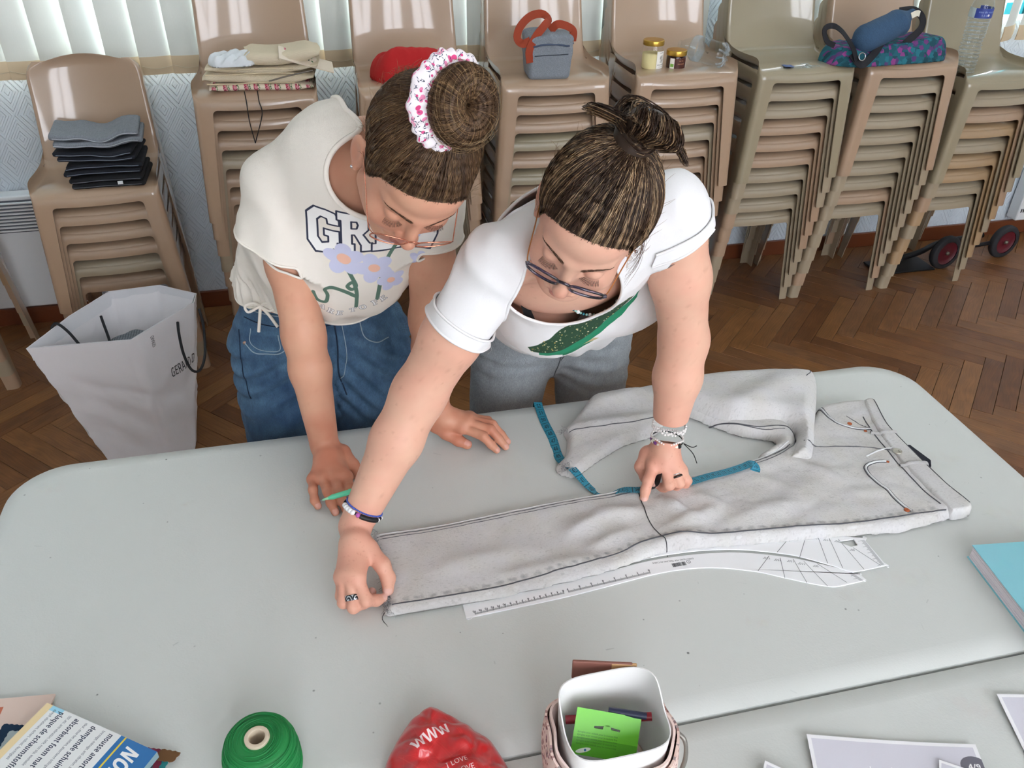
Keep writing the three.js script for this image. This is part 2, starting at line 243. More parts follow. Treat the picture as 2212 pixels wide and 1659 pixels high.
  for (let i = -120; i < 120; i++) for (let j = -14; j < 14; j++) {
    const la = a0 + i * W + j * L, lb = b0 + i * W - j * L;
    for (const kind of [0, 1]) {
      const ca = kind ? la + L + W / 2 : la + L / 2, cb = kind ? lb + W - L / 2 : lb + W / 2;
      const x = (ca + cb) * S, z = (cb - ca) * S;
      if (x < X0 + 0.1 || x > X1 - 0.1 || z < WZ - 0.08 || z > Z1 - 0.1) continue;
      blocks.push({ x, z, kind });
    }
  }
  const cam = camera.position; camera.updateMatrixWorld(true); camera.updateProjectionMatrix();
  for (const b of blocks) {
    const q = V(b.x, 0, b.z).project(camera), inside = Math.abs(q.x) < 1.06 && Math.abs(q.y) < 1.08 && V(b.x, 0, b.z).applyMatrix4(camera.matrixWorldInverse).z < 0;
    const hidden = b.z > -1.5 && b.x < 1.15 && b.x > -0.9 ;      // under the table tops
    b.score = (inside && !hidden ? 100 : 0) - Math.hypot(b.x, 1.75, b.z);
  }
  blocks.sort((a, b) => b.score - a.score);
  const rest = [];
  blocks.forEach((b, n) => {
    const ry = b.kind ? -Math.PI / 4 : Math.PI / 4, h = (r() - 0.5) * 0.0012, g = variants[Math.floor(r() * 6)], m = mats[Math.floor(r() * 6)];
    if (n < 300) { const o = obj('parquet_block', g, m, floor); o.position.set(b.x, -0.009 + h, b.z); o.rotation.y = ry; }
    else rest.push(moved(g.clone(), b.x, -0.009 + h, b.z, 0, ry));
  });
  const o = obj('parquet_blocks', mergeGeometries(rest), mats[0], floor); o.userData.kind = 'stuff';

  // vertical blind: slats of pale cloth, each with a beige weighted hem, bottoms linked by a bead chain
  const blind = thing('vertical_blind', 'off-white vertical blind with beige weighted hems hanging behind the chair backs', 'blind');
  const nS = tileNoise(8, 96);
  const cloth = mat(0xdfe3dc, 0.9, { transmission: 0.03, thickness: 0, bumpMap: dataTex(256, 256, (u, v) => 160 + 60 * nS(u, v * 0.5) , false), bumpScale: 0.0002 });
  const hemM = mat(0xd9c6a6, 0.85);
  const slat = grid(10, 6, (u, v) => { const x = (u - 0.5) * 0.127; return [x, 1.05 + v * 2.1, 0.008 * (1 - 4 * (u - 0.5) ** 2)]; });
  const hem = slab(10, 3, (u, v) => { const x = (u - 0.5) * 0.1275; return [x, 0.99 + v * 0.062, 0.008 * (1 - 4 * (u - 0.5) ** 2) + 0.003 * Math.sin(v * Math.PI) + 0.001]; }, 0.005);
  const stitch = box(0.12, 0.0012, 0.0012, 0, 1.022, 0.012);
  let k = 0;
  for (let x = -1.63; x < 4.2; x += 0.1085, k++) {
    if (x > 1.52 && x < 1.63) continue;                      // the gap between two blinds
    const wide = [-0.765, 2.05, 2.96].some((g) => Math.abs(x - g - 0.05) < 0.055);
    const turn = wide ? 0.55 : 0.14 + 0.08 * Math.sin(k * 2.1);
    const s = obj('slat', slat, cloth, blind); s.position.set(x, 0, WZ + 0.06); s.rotation.y = turn;
    const h = obj('hem', hem, hemM, s);
    if (x < 1.5) obj('bead_chain', tube([[-0.06, 1.022, 0.01], [-0.012, 1.012, 0.016], [0.05, 1.018, 0.012]], 0.0011, 10, 5), mat(0xd8ccb2, 0.6), s);
  }
  obj('head_rail', rbox(5.9, 0.04, 0.05, 0.006, 1.3, 3.17, WZ + 0.06), frameM, blind);

  // wall convector at the left, another at the right edge
  const cm = mat(0xe3e6e8, 0.5);
  const convector = (x0, x1, y0, y1, label) => {
    const g = thing('wall_convector', label, 'heater', [(x0 + x1) / 2, 0, WZ]);
    const w = x1 - x0;
    obj('casing', [rbox(w, y1 - y0, 0.07, 0.008, 0, (y0 + y1) / 2, 0.045)], cm, g);
    const n = 9; for (let i = 0; i < n; i++) obj('louvre', rbox(w - 0.04, 0.0065, 0.016, 0.002, 0, y1 - 0.025 - i * 0.0135, 0.084), cm, g);
    obj('grille_recess', box(w - 0.03, n * 0.0135 + 0.006, 0.003, 0, y1 - 0.025 - (n - 1) * 0.00675, 0.0805), mat(0x5c6068, 0.9), g);
    for (const s of [-0.25, 0.25]) obj('grille_bar', box(0.004, n * 0.0135, 0.008, s * w, y1 - 0.025 - (n - 1) * 0.00675, 0.09), cm, g);
    return g;
  };
  convector(-2.25, -1.07, 0.11, 0.575, 'white louvred wall heater behind the stack with the dark jeans');
  const c2 = convector(3.44, 4.3, 0.1, 0.36, 'white wall heater beyond the stack with the tall clear bottle');
  for (let i = 0; i < 4; i++) obj('vent_slot', rbox(0.006, 0.02, 0.01, 0.002, -0.415 + i * 0.0125, 0.155, 0.0775), mat(0x3a3d40, 0.8), c2);
}
// ---------------------------------------------------------------- stacking chairs
const CH = { pitchY: 0.069, pitchZ: 0.0165, z0: -3.135, seat: 0.42 };
const chairNoise = tileNoise(21, 128);
const chairBump = dataTex(256, 256, (u, v) => 128 + 60 * (chairNoise(u, v) - 0.5), false); chairBump.repeat.set(6, 6);
const chairMats = [0xae937a, 0xa4967f, 0xae9270, 0x9c9178].map((c) => mat(c, 0.34, { bumpMap: chairBump, bumpScale: 0.00004, clearcoat: 1, clearcoatRoughness: 0.07 }));
const chairGeo = (() => {
  const out = {};
  // side profile: front lip, seat, back, top roll (z, y)
  const prof = new THREE.SplineCurve([[0.2079, 0.376], [0.2076, 0.388], [0.2030, 0.4015], [0.190, 0.4115], [0.168, 0.4175], [0.13, 0.419], [0.06, 0.414], [-0.01, 0.412], [-0.062, 0.4175], [-0.092, 0.437], [-0.109, 0.474], [-0.126, 0.535], [-0.143, 0.61], [-0.155, 0.68], [-0.160, 0.712], [-0.165, 0.7275], [-0.175, 0.7335], [-0.189, 0.7305]].map((p) => new THREE.Vector2(...p)));
  const n = 60, pts = prof.getPoints(n * 3), lens = [0]; for (let i = 1; i < pts.length; i++) lens.push(lens[i - 1] + pts[i].distanceTo(pts[i - 1]));
  const tot = lens[lens.length - 1];
  const at = (t) => { const d = t * tot; let i = 1; while (i < lens.length - 1 && lens[i] < d) i++; const f = (d - lens[i - 1]) / (lens[i] - lens[i - 1] || 1), p = pts[i - 1].clone().lerp(pts[i], f), T = pts[i].clone().sub(pts[i - 1]).normalize(); return { z: p.x, y: p.y, nz: T.y, ny: -T.x, d, left: tot - d }; };
  // normal of the profile: pointing up from the seat and forward from the back
  const cols = (() => { const c = []; for (let i = 0; i <= 5; i++) c.push([0, i / 5]); for (let i = 1; i <= 12; i++) c.push([1, i / 12]); for (let i = 1; i <= 5; i++) c.push([2, i / 5]); return c; })();
  const P = (c, t) => {
    const a = at(t), back = sstep(-0.05, -0.11, a.z);
    let hw = lerp(0.192, 0.186, sstep(0.2, -0.1, a.z)); hw = lerp(hw, 0.181, sstep(0.43, 0.7, a.y));
    const rc = 0.055, d = a.left - 0.016; if (d < rc) hw -= rc - Math.sqrt(Math.max(0, rc * rc - (rc - Math.max(d, 0)) ** 2)) * 0.98;
    const en = sstep(0.004, 0.075, a.left), r = lerp(0.018, 0.014, back) * lerp(0.35, 1, en), flange = lerp(0.014, 0.030, back) * en, inner = hw - r, th = Math.PI / 2;
    let x, o;      // x across, o offset along -normal
    const roll = (s, q) => { const rr = q < 0.6 ? [inner + r * Math.sin((q / 0.6) * th), r * (1 - Math.cos((q / 0.6) * th))] : [inner + r + 0.001 * (q - 0.6), r + ((q - 0.6) / 0.4) * flange]; return [s * rr[0], rr[1]]; };
    if (c[0] === 1) { x = lerp(-inner, inner, c[1]); o = 0; } else if (c[0] === 0) [x, o] = roll(-1, 1 - c[1]); else [x, o] = roll(1, c[1]);
    const k = x / hw, dish = -0.026 * (1 - k * k) * back * sstep(0.43, 0.52, a.y) - 0.005 * (1 - k * k) * (1 - back);
    const off = -o + dish;
    return [x, a.y + (-a.ny) * -off * -1, a.z + a.nz * off * 1];
  };
  const nv = 56, cut = 0.50;
  const rows = (t0, t1, m) => { const nu = cols.length - 1; return grid(nu, m, (u, v) => { const t = lerp(t0, t1, v), c = cols[Math.round(u * nu)], a = at(t); return P(c, t); }); };
  out.rows = rows; out.at = at; out.cols = cols; out.prof = { tot };
  out.seat = rows(0, cut, 30); out.backrest = rows(cut, 1, 30);
  // legs and aprons: bent strips 4 mm thick
  const table = (T) => (y) => { for (let i = 1; i < T.length; i++) if (y <= T[i][0]) return lerp(T[i - 1][1], T[i][1], (y - T[i - 1][0]) / (T[i][0] - T[i - 1][0])); return T[T.length - 1][1]; };
  const cx = table([[0, 0.2165], [0.385, 0.1930], [0.395, 0.1926], [0.4015, 0.1912], [0.407, 0.1886], [0.4115, 0.1845]]), cz = table([[0, 0.214], [0.385, 0.2080], [0.395, 0.2062], [0.4015, 0.2034], [0.407, 0.1972], [0.4115, 0.1905]]), rc = 0.02;
  const corner = (s, y, wf, ws) => { // s in -1..1 : front face .. round .. side face ; right-hand corner
    const X = cx(y), Z = cz(y), arc = 0.34;
    if (s < -arc) { const q = (-s - arc) / (1 - arc); return [X - rc - q * (wf - rc), y, Z]; }
    if (s > arc) { const q = (s - arc) / (1 - arc); return [X, y, Z - rc - q * (ws - rc)]; }
    const th = ((s + arc) / (2 * arc)) * Math.PI / 2; return [X - rc + rc * Math.sin(th), y, Z - rc + rc * Math.cos(th)];
  };
  const flip = (g) => { g = g.clone(); g.scale(-1, 1, 1); if (g.index) { const a = g.index.array; for (let i = 0; i < a.length; i += 3) { const s = a[i]; a[i] = a[i + 1]; a[i + 1] = s; } } else { for (const k of ['position', 'normal', 'uv']) { const A = g.attributes[k], m = A.itemSize; for (let i = 0; i < A.count; i += 3) for (let c = 0; c < m; c++) { const s = A.array[i * m + c]; A.array[i * m + c] = A.array[(i + 1) * m + c]; A.array[(i + 1) * m + c] = s; } } } return g; };
  out.legF = slab(14, 14, (u, v) => { const y = v < 0.6 ? (v / 0.6) * 0.38 : lerp(0.38, 0.4112, (v - 0.6) / 0.4); return corner(u * 2 - 1, y, lerp(0.043, 0.058, y / 0.4), lerp(0.038, 0.052, y / 0.4)); }, 0.004);
  out.legF2 = flip(out.legF);
  const hA = 0.3745, f = 0.016;
  const low = (d, full) => { const e = Math.min(d, full - d); return e < f ? hA - (f - Math.sqrt(Math.max(0, f * f - (f - e) ** 2))) : hA; };
  out.apron = slab(28, 8, (u, v) => { const w = 0.192 - 0.054, q = u * u * (3 - 2 * u), x = lerp(-w, w, q), b = low((x + w), 2 * w), y = lerp(b, 0.4112, v); return [x, y - 0.005 * (1 - (x / w) ** 2), cz(y) + 0.0003]; }, 0.004);
  const rz = (y) => lerp(-0.158, -0.118, y / 0.43), rx = (y) => lerp(0.206, 0.1865, y / 0.43);
  out.legR = slab(12, 8, (u, v) => { const y = v * 0.43, w = lerp(0.036, 0.062, v), ww = lerp(0.028, 0.02, v), X = rx(y), Z = rz(y); if (u < 0.5) return [X, y, Z + w * (1 - u / 0.5) ]; if (u > 0.7) return [X - 0.012 - ww * ((u - 0.7) / 0.3), y, Z - 0.012]; const th = ((u - 0.5) / 0.2) * Math.PI / 2; return [X - 0.012 * (1 - Math.cos(th)), y, Z - 0.012 * Math.sin(th)]; }, 0.004);
  out.legR2 = flip(out.legR);
  out.apronS = slab(18, 8, (u, v) => { const z0 = 0.158, z1 = -0.058, z = lerp(z0, z1, u), b = low(z0 - z, z0 - z1), y = lerp(b, 0.4095, v); return [lerp(cx(y), Math.min(rx(y), cx(y) + 0.001), u), y, z]; }, 0.004);
  out.apronS2 = flip(out.apronS);
  return out;
})();
function makeChair() {
  const g = new THREE.Group(); g.name = 'stacking_chair';
  for (const [n, k] of [['seat', 'seat'], ['backrest', 'backrest'], ['leg', 'legF'], ['leg', 'legF2'], ['leg', 'legR'], ['leg', 'legR2'], ['apron', 'apron'], ['apron', 'apronS'], ['apron', 'apronS2']]) obj(n, chairGeo[k], chairMats[0], g);
  return g;
}
const chairProtos = chairMats.map((m) => { const c = makeChair(); c.traverse((o) => { if (o.isMesh) o.material = m; }); return c; });
const ORD = ['top', 'second', 'third', 'fourth', 'fifth', 'sixth', 'seventh', 'eighth', 'ninth', 'tenth'];
const TONE = ['pinkish beige', 'greyish beige', 'beige', 'grey-green beige'];
function stack(x, z, n, ry, what, tones) {
  for (let k = 0; k < n; k++) {
    const fromTop = n - 1 - k, t = tones[fromTop] ?? 0, c = chairProtos[t].clone();
    c.name = numbered('stacking_chair'); scene.add(c);
    const s = Math.sin(ry), q = Math.cos(ry); c.position.set(x + k * CH.pitchZ * s, k * CH.pitchY, z + k * CH.pitchZ * q); c.rotation.y = ry;
    tag(c, TONE[t] + ' plastic chair, ' + (fromTop ? ORD[fromTop] + ' from the top' : 'topmost') + ' of the stack ' + what, 'chair', 'chairs of the stack ' + what);
  }
}
const CX = { Z: -1.42, A: -0.752, B: -0.192, C: 0.325, D: 0.802, E: 1.285, F: 1.755, G: 2.195, H: 2.652 };
stack(CX.Z, -3.06, 7, 0.0, "at the photo's left edge", [0, 0, 2, 0, 0, 1, 0]);
stack(CX.A - 0.004, -3.05, 6, 0.07, 'under the folded dark jeans', [0, 0, 0, 0, 1, 0]);
stack(CX.B, -3.13, 10, 0, 'under the crocheted bag', [0, 0, 0, 1, 0, 0, 0, 0, 0, 0]);
stack(CX.C, -3.13, 10, 0, 'under the red cloth', [0, 0, 0, 1, 1, 1, 1, 1, 1, 1]);
stack(CX.D, -3.13, 10, 0, 'under the grey lunch bag', [0, 0, 0, 3, 0, 3, 0, 0, 1, 1]);
stack(CX.E, -3.13, 10, 0, 'under the two glass jars', [0, 0, 0, 1, 0, 0, 0, 0, 1, 1]);
stack(CX.F, CH.z0, 10, 0, 'under the clear wrapper', [3, 1, 1, 0, 0, 0, 1, 1, 1, 1]);
stack(CX.G, CH.z0, 10, 0, 'under the denim bag', [0, 1, 1, 1, 1, 1, 1, 1, 0, 1]);
stack(CX.H, CH.z0, 9, 0, 'under the tall clear bottle', [3, 1, 0, 2, 1, 2, 2, 1, 1]);
// ---------------------------------------------------------------- tables
const TY = 0.74;
const tableNoise = tileNoise(31, 160), tableN2 = tileNoise(32, 9);
const tableBump = dataTex(512, 512, (u, v) => 128 + 90 * (tableNoise(u, v) - 0.5) + 50 * (tableNoise(u * 2 + 0.3, v * 2) - 0.5), false); tableBump.repeat.set(3, 3);
const tableCol = canvasTex(2048, 1024, (c, w, h) => {      // scuffs, specks and faint stains of use
  c.fillStyle = '#fdfdfb'; c.fillRect(0, 0, w, h); const r = rng(77);
  for (let i = 0; i < 34; i++) { const x = r() * w, y = r() * h, q = 14 + r() * 60; for (let k = 0; k < 26; k++) { c.fillStyle = `rgba(214,204,182,${0.008 + r() * 0.014})`; c.beginPath(); c.ellipse(x + (r() - 0.5) * q * 1.6, y + (r() - 0.5) * q, q * (0.1 + r() * 0.3), q * (0.08 + r() * 0.2), r() * 3, 0, 7); c.fill(); } }
  for (let i = 0; i < 90; i++) { c.strokeStyle = `rgba(120,125,124,${0.06 + r() * 0.2})`; c.lineWidth = 0.6 + r() * 0.9; const x = r() * w, y = r() * h; c.beginPath(); c.moveTo(x, y); c.lineTo(x + (r() - 0.5) * 34, y + (r() - 0.5) * 26); c.stroke(); }
  for (let i = 0; i < 90; i++) { c.fillStyle = `rgba(50,52,52,${0.15 + r() * 0.55})`; c.beginPath(); c.arc(r() * w, r() * h, 0.5 + r() * 1.5, 0, 7); c.fill(); }
});
tableCol.repeat.set(1 / 1.9, 1 / 0.95);
const tableM = mat(0xd4d7d5, 0.42, { map: tableCol, bumpMap: tableBump, bumpScale: 0.00025, clearcoat: 0.1, clearcoatRoughness: 0.35 });
const legM = mat(0x9a9fa2, 0.35, { metalness: 0.8 });
function folding_table(x0, x1, z0, z1, label) {
  const g = thing('folding_table', label, 'table', [(x0 + x1) / 2, 0, (z0 + z1) / 2]);
  const W = x1 - x0, D = z1 - z0, R = 0.1;
  const ring = (inset, y, seg = 10) => { const o = [], r = R - inset * 0.6, hx = W / 2 - inset, hz = D / 2 - inset; for (let q = 0; q < 4; q++) for (let i = 0; i <= seg; i++) { const a = (q + i / seg) * Math.PI / 2, sx = q === 0 || q === 3 ? 1 : -1, sz = q < 2 ? 1 : -1; o.push([sx * (hx - r) + Math.cos(a) * r, y, sz * (hz - r) + Math.sin(a) * r]); } return o; };
  const prof = [[0.032, TY], [0.026, TY - 0.0004], [0.004, TY - 0.0045], [0.0012, TY - 0.0062], [0, TY - 0.010], [0, TY - 0.036], [0.004, TY - 0.041], [0.03, TY - 0.042]];
  const rings = prof.map(([i, y]) => ring(i, y)), n = rings[0].length;
  const sk = grid(n, prof.length - 1, (u, v) => rings[Math.round(v * (prof.length - 1))][Math.round(u * n) % n], (u, v, p) => [p[0], p[2]]);
  { const a = sk.index.array; sk.computeVertexNormals(); }
  const cap = (rg, up) => { const s = new THREE.Shape(rg.map((p) => new THREE.Vector2(p[0], -p[2]))); const q = new THREE.ShapeGeometry(s).rotateX(-Math.PI / 2).translate(0, rg[0][1], 0); const p = q.attributes.position, uv = q.attributes.uv; for (let i = 0; i < p.count; i++) uv.setXY(i, p.getX(i), p.getZ(i)); return q; };
  obj('tabletop', [toCreasedNormals(sk, 0.5), cap(rings[0]), cap(rings[rings.length - 1])], tableM, g);
  for (const s of [-1, 1]) {
    const x = s * (W / 2 - 0.22);
    for (const t of [-1, 1]) obj('leg', tube([[x, TY - 0.045, t * 0.27], [x, 0.3, t * 0.28], [x, 0.012, t * 0.29]], 0.0135, 12, 10), legM, g);
    obj('leg_brace', tube([[x, 0.16, -0.28], [x, 0.16, 0.28]], 0.011, 4, 8), legM, g);
  }
  return g;
}
folding_table(-0.632, 1.235, -1.362, -0.6, 'pale grey plastic folding table that the two people lean over');
folding_table(-0.632, 1.235, -0.596, 0.166, 'second pale grey folding table pushed against the first, holding the printed papers');
// ---------------------------------------------------------------- on the tables
function polySDF(P) { return (x, z) => { let d = 1e9, s = 1; for (let i = 0, j = P.length - 1; i < P.length; j = i++) { const ax = P[i][0], az = P[i][1], ex = P[j][0] - ax, ez = P[j][1] - az, wx = x - ax, wz = z - az, t = clamp((wx * ex + wz * ez) / (ex * ex + ez * ez || 1e-12)), bx = wx - ex * t, bz = wz - ez * t; d = Math.min(d, bx * bx + bz * bz); const c1 = z >= az, c2 = z < P[j][1], c3 = ex * wz > ez * wx; if ((c1 && c2 && c3) || (!c1 && !c2 && !c3)) s = -s; } return s * Math.sqrt(d); }; }
const smoothPoly = (P, n = 5) => new THREE.CatmullRomCurve3(P.map(([x, z]) => V(x, 0, z)), true, 'catmullrom', 0.35).getPoints(P.length * n).map((p) => [p.x, p.z]);
const ridge = (x, z, a, b, amp, w) => { const ex = b[0] - a[0], ez = b[1] - a[1], t = clamp(((x - a[0]) * ex + (z - a[1]) * ez) / (ex * ex + ez * ez)), d = Math.hypot(x - a[0] - ex * t, z - a[1] - ez * t) / w; return amp * Math.exp(-d * d) * Math.sin(Math.PI * clamp(0.15 + 0.7 * t)); };
// soft flat cloth lying at y0, as tall as H(x, z) inside the outline, rounded off over the width w at its edge
function pillow(P, y0, H, w = 0.02, h = 0.005, sharp) { const S = polySDF(smoothPoly(P)), bb = P.reduce((m, [x, z]) => [Math.min(m[0], x), Math.max(m[1], x), Math.min(m[2], z), Math.max(m[3], z)], [9, -9, 9, -9]); const f = (x, y, z) => { const d = S(x, z); if (d > 0.02) return d; const e = clamp(-d / w), pr = Math.sqrt(Math.max(0, 1 - (1 - e) ** 2)), lo = typeof y0 === 'function' ? y0(x, z) : y0, top = lo + H(x, z) * pr; return Math.max((y - top) * 0.8, lo - y, d); }; const y = typeof y0 === 'function' ? TY : y0; f.box = [[bb[0] - 0.012, y - 0.012, bb[2] - 0.012], [bb[1] + 0.012, y + 0.12, bb[3] + 0.012]]; f.mesh = (hh = h) => netMesh(f, ...f.box, hh, 1.6); return f; }
{
  // pale grey jeans spread on the table
  const J = thing('jeans', 'pale grey acid-washed jeans spread across the table under the woman\'s hands', 'jeans', [0, 0, 0]);
  const x0 = -0.02, x1 = 1.12, z0 = -1.42, z1 = -0.82, CW = 2048, CHh = 1078;
  const n1 = tileNoise(91, 340), n2 = tileNoise(92, 150), n3 = tileNoise(93, 500), n4 = tileNoise(94, 16);
  const tex = canvasTex(CW, CHh, (c) => {
    const im = c.createImageData(CW, CHh), D = im.data;
    for (let j = 0; j < CHh; j++) for (let i = 0; i < CW; i++) { const u = i / CW, v = j / CW; let s = 0.5 * n1((u + v * 0.12), v * 2.6) + 0.3 * n2(u * 1 + v * 0.2, v * 3) + 0.2 * n3(u, v * 1.5), g = n4(u * 2, v * 2); let k = 222 - 26 * sstep(0.52, 0.9, s) - 8 * g + 18 * (s - 0.5); const q = (j * CW + i) * 4; D[q] = k; D[q + 1] = k - 1 - 2 * g; D[q + 2] = k - 4 - 5 * g + 5 * n4(u * 3 + 0.4, v * 3); D[q + 3] = 255; }
    c.putImageData(im, 0, 0);
    const X = (x) => ((x - x0) / (x1 - x0)) * CW, Z = (z) => ((z - z0) / (z1 - z0)) * CHh, r = rng(6);
    // worn dark marks along the outer seam, as the wash left them
    const seamLine = new THREE.CatmullRomCurve3(outerSeam.map(([x, z]) => V(x, 0, z)));
    for (let i = 0; i < 46; i++) { const p = seamLine.getPointAt(i / 46); for (let q = 0; q < 14; q++) { c.fillStyle = `rgba(120,120,126,${0.05 + 0.06 * r()})`; c.beginPath(); c.ellipse(X(p.x + (r() - 0.5) * 0.012), Z(p.z - 0.006 + (r() - 0.5) * 0.006), 4 + 4 * r(), 3 + 3 * r(), 0.3, 0, 7); c.fill(); } }
    for (let i = 0; i < 60; i++) { const p = seamLine.getPointAt(r()); c.fillStyle = 'rgba(238,238,238,0.25)'; c.beginPath(); c.ellipse(X(p.x), Z(p.z + 0.008), 9, 4, 0, 0, 7); c.fill(); }
  });
  const uvj = (g) => { const p = g.attributes.position, uv = new Float32Array(p.count * 2); for (let i = 0; i < p.count; i++) { uv[i * 2] = (p.getX(i) - x0) / (x1 - x0); uv[i * 2 + 1] = 1 - (p.getZ(i) - z0) / (z1 - z0); } g.setAttribute('uv', new THREE.BufferAttribute(uv, 2)); return g; };
  const wb = dataTex(512, 512, (u, v) => 255 * (0.6 * n3(u, v) + 0.4 * n1(u, v)), false); wb.repeat.set(2, 1);
  const jm = mat(0xf2f2f2, 0.92, { map: tex, bumpMap: wb, bumpScale: 0.0007, sheen: 0.1 });
  const bodyP = [[0.008, -1.038], [0.081, -1.036], [0.163, -1.04], [0.334, -1.052], [0.503, -1.054], [0.605, -1.059], [0.707, -1.074], [0.79, -1.095], [0.846, -1.118], [0.92, -1.18], [0.956, -1.213], [1.021, -1.216], [1.062, -1.206], [1.048, -1.125], [1.044, -1.064], [1.044, -1.013], [1.046, -0.937], [1.052, -0.885], [1.040, -0.869], [0.955, -0.858], [0.896, -0.853], [0.838, -0.86], [0.695, -0.874], [0.614, -0.882], [0.493, -0.895], [0.449, -0.888], [0.363, -0.872], [0.205, -0.858], [0.022, -0.857], [0.011, -0.87], [0.018, -0.895], [0.013, -0.988]];
  const folds = [[[0.40, -1.0], [0.47, -0.985], 0.010, 0.016], [[0.33, -0.965], [0.40, -0.99], 0.009, 0.014], [[0.36, -0.925], [0.43, -0.945], 0.007, 0.012], [[0.52, -1.0], [0.545, -0.96], 0.012, 0.013], [[0.50, -0.94], [0.60, -0.955], 0.009, 0.015], [[0.58, -1.0], [0.62, -0.96], 0.007, 0.013], [[0.62, -0.93], [0.75, -0.945], 0.007, 0.018], [[0.20, -0.895], [0.36, -0.90], 0.006, 0.014], [[0.10, -0.93], [0.24, -0.945], 0.005, 0.02], [[0.72, -1.02], [0.80, -0.92], 0.004, 0.016], [[0.85, -0.95], [0.95, -0.93], 0.004, 0.014], [[0.80, -1.06], [0.86, -0.98], 0.006, 0.014], [[0.48, -0.905], [0.55, -0.91], 0.008, 0.012]];
  const bodyH = (x, z) => { let h = 0.011 + 0.008 * sstep(0.3, 0.6, x) + 0.006 * fbm(x * 9, z * 16, 2, 3) * sstep(0.15, 0.45, x) + 0.002 * fbm(x * 30, z * 30, 5, 2); for (const [a, b, m, w] of folds) h += ridge(x, z, a, b, m, w); return Math.max(0.006, h); };
  const body = pillow(bodyP, TY + 0.004, bodyH, 0.016, 0.0045);
  obj('leg', uvj(body.mesh()), jm, J);
  const below = (f, x, z) => { let y = TY + 0.1; for (let i = 0; i < 60 && y > TY; i++) { const d = f(x, y, z); if (d < 0.0004) break; y -= Math.max(d * 0.8, 0.0008); } return y; };
  // the other leg, folded back over itself
  const legC = pillow([[0.600, -1.352], [0.530, -1.350], [0.487, -1.336], [0.442, -1.286], [0.404, -1.246], [0.404, -1.222], [0.384, -1.169], [0.360, -1.145], [0.365, -1.126], [0.391, -1.114], [0.443, -1.148], [0.512, -1.185], [0.586, -1.205], [0.637, -1.27], [0.640, -1.33]], TY, (x, z) => 0.020 + 0.006 * fbm(x * 18, z * 18, 1, 3) + ridge(x, z, [0.40, -1.235], [0.60, -1.24], 0.012, 0.02) + ridge(x, z, [0.46, -1.31], [0.60, -1.33], 0.014, 0.03), 0.016, 0.0045);
  obj('folded_leg', uvj(legC.mesh()), jm, J);
  const legB = pillow([[0.585, -1.345], [0.634, -1.352], [0.696, -1.275], [0.774, -1.218], [0.846, -1.177], [0.853, -1.138], [0.83, -1.10], [0.762, -1.07], [0.748, -1.088], [0.805, -1.118], [0.800, -1.137], [0.742, -1.168], [0.669, -1.248], [0.6, -1.31]], TY + 0.003, (x, z) => 0.026 + 0.006 * fbm(x * 14, z * 14, 7, 3), 0.02, 0.0045);
  obj('folded_leg', uvj(legB.mesh()), jm, J);
  const legA = pillow([[0.985, -1.285], [0.955, -1.318], [0.83, -1.345], [0.685, -1.345], [0.625, -1.340], [0.655, -1.275], [0.732, -1.19], [0.835, -1.165], [0.852, -1.131], [0.815, -1.08], [0.79, -1.058], [0.812, -1.05], [0.845, -1.053], [0.905, -1.15]], TY + 0.006, (x, z) => 0.048 + 0.008 * fbm(x * 10, z * 10, 4, 3) + ridge(x, z, [0.72, -1.19], [0.96, -1.30], 0.008, 0.03) - 0.012 * sstep(-1.2, -1.06, z), 0.035, 0.005);
  obj('folded_leg', uvj(legA.mesh()), jm, J);
  // waistband, fly, pockets
  const waist = pillow([[1.046, -1.203], [1.07, -1.199], [1.047, -1.116], [1.044, -1.055], [1.044, -1.005], [1.046, -0.93], [1.054, -0.874], [1.04, -0.862], [1.006, -0.862], [1.002, -0.885], [1.0, -0.945], [1.0, -1.02], [1.01, -1.085], [1.026, -1.152]], TY + 0.004, () => 0.0235, 0.006, 0.004);
  obj('waistband', uvj(waist.mesh()), jm, J);
  const all = (x, y, z) => Math.min(body(x, y, z), waist(x, y, z), legA(x, y, z), legB(x, y, z), legC(x, y, z));
  const drape = (pts, r, off = 0, n = 5, fld = all) => { const q = new THREE.CatmullRomCurve3(pts.map(([x, z]) => V(x, 0, z))).getPoints(pts.length * n).map((p) => V(p.x, below(fld, p.x, p.z) + off, p.z)); return new THREE.TubeGeometry(new THREE.CatmullRomCurve3(q), q.length * 3, r, 5); };
  const dk = mat(0x56575c, 0.9), lt = mat(0xdedfe0, 0.9), cop = mat(0xb4623d, 0.35, { metalness: 0.7 });
  const off2 = (pts, d) => pts.map(([x, z], i) => { const a = pts[Math.max(0, i - 1)], b = pts[Math.min(pts.length - 1, i + 1)], l = Math.hypot(b[0] - a[0], b[1] - a[1]) || 1; return [x - ((b[1] - a[1]) / l) * d, z + ((b[0] - a[0]) / l) * d]; });
  const inner = [[0.012, -1.027], [0.09, -1.026], [0.163, -1.03], [0.334, -1.042], [0.503, -1.044], [0.605, -1.049], [0.70, -1.062], [0.78, -1.083], [0.82, -1.105]];
  const pocket1 = [[0.972, -1.012], [0.95, -1.015], [0.925, -1.005], [0.918, -0.98], [0.925, -0.94], [0.930, -0.905], [0.938, -0.882]], pocket2 = [[0.945, -1.205], [0.942, -1.17], [0.95, -1.14], [0.975, -1.122], [1.005, -1.112]];
  const fly = [[0.84, -1.088], [0.90, -1.075], [0.955, -1.06], [1.0, -1.04]];
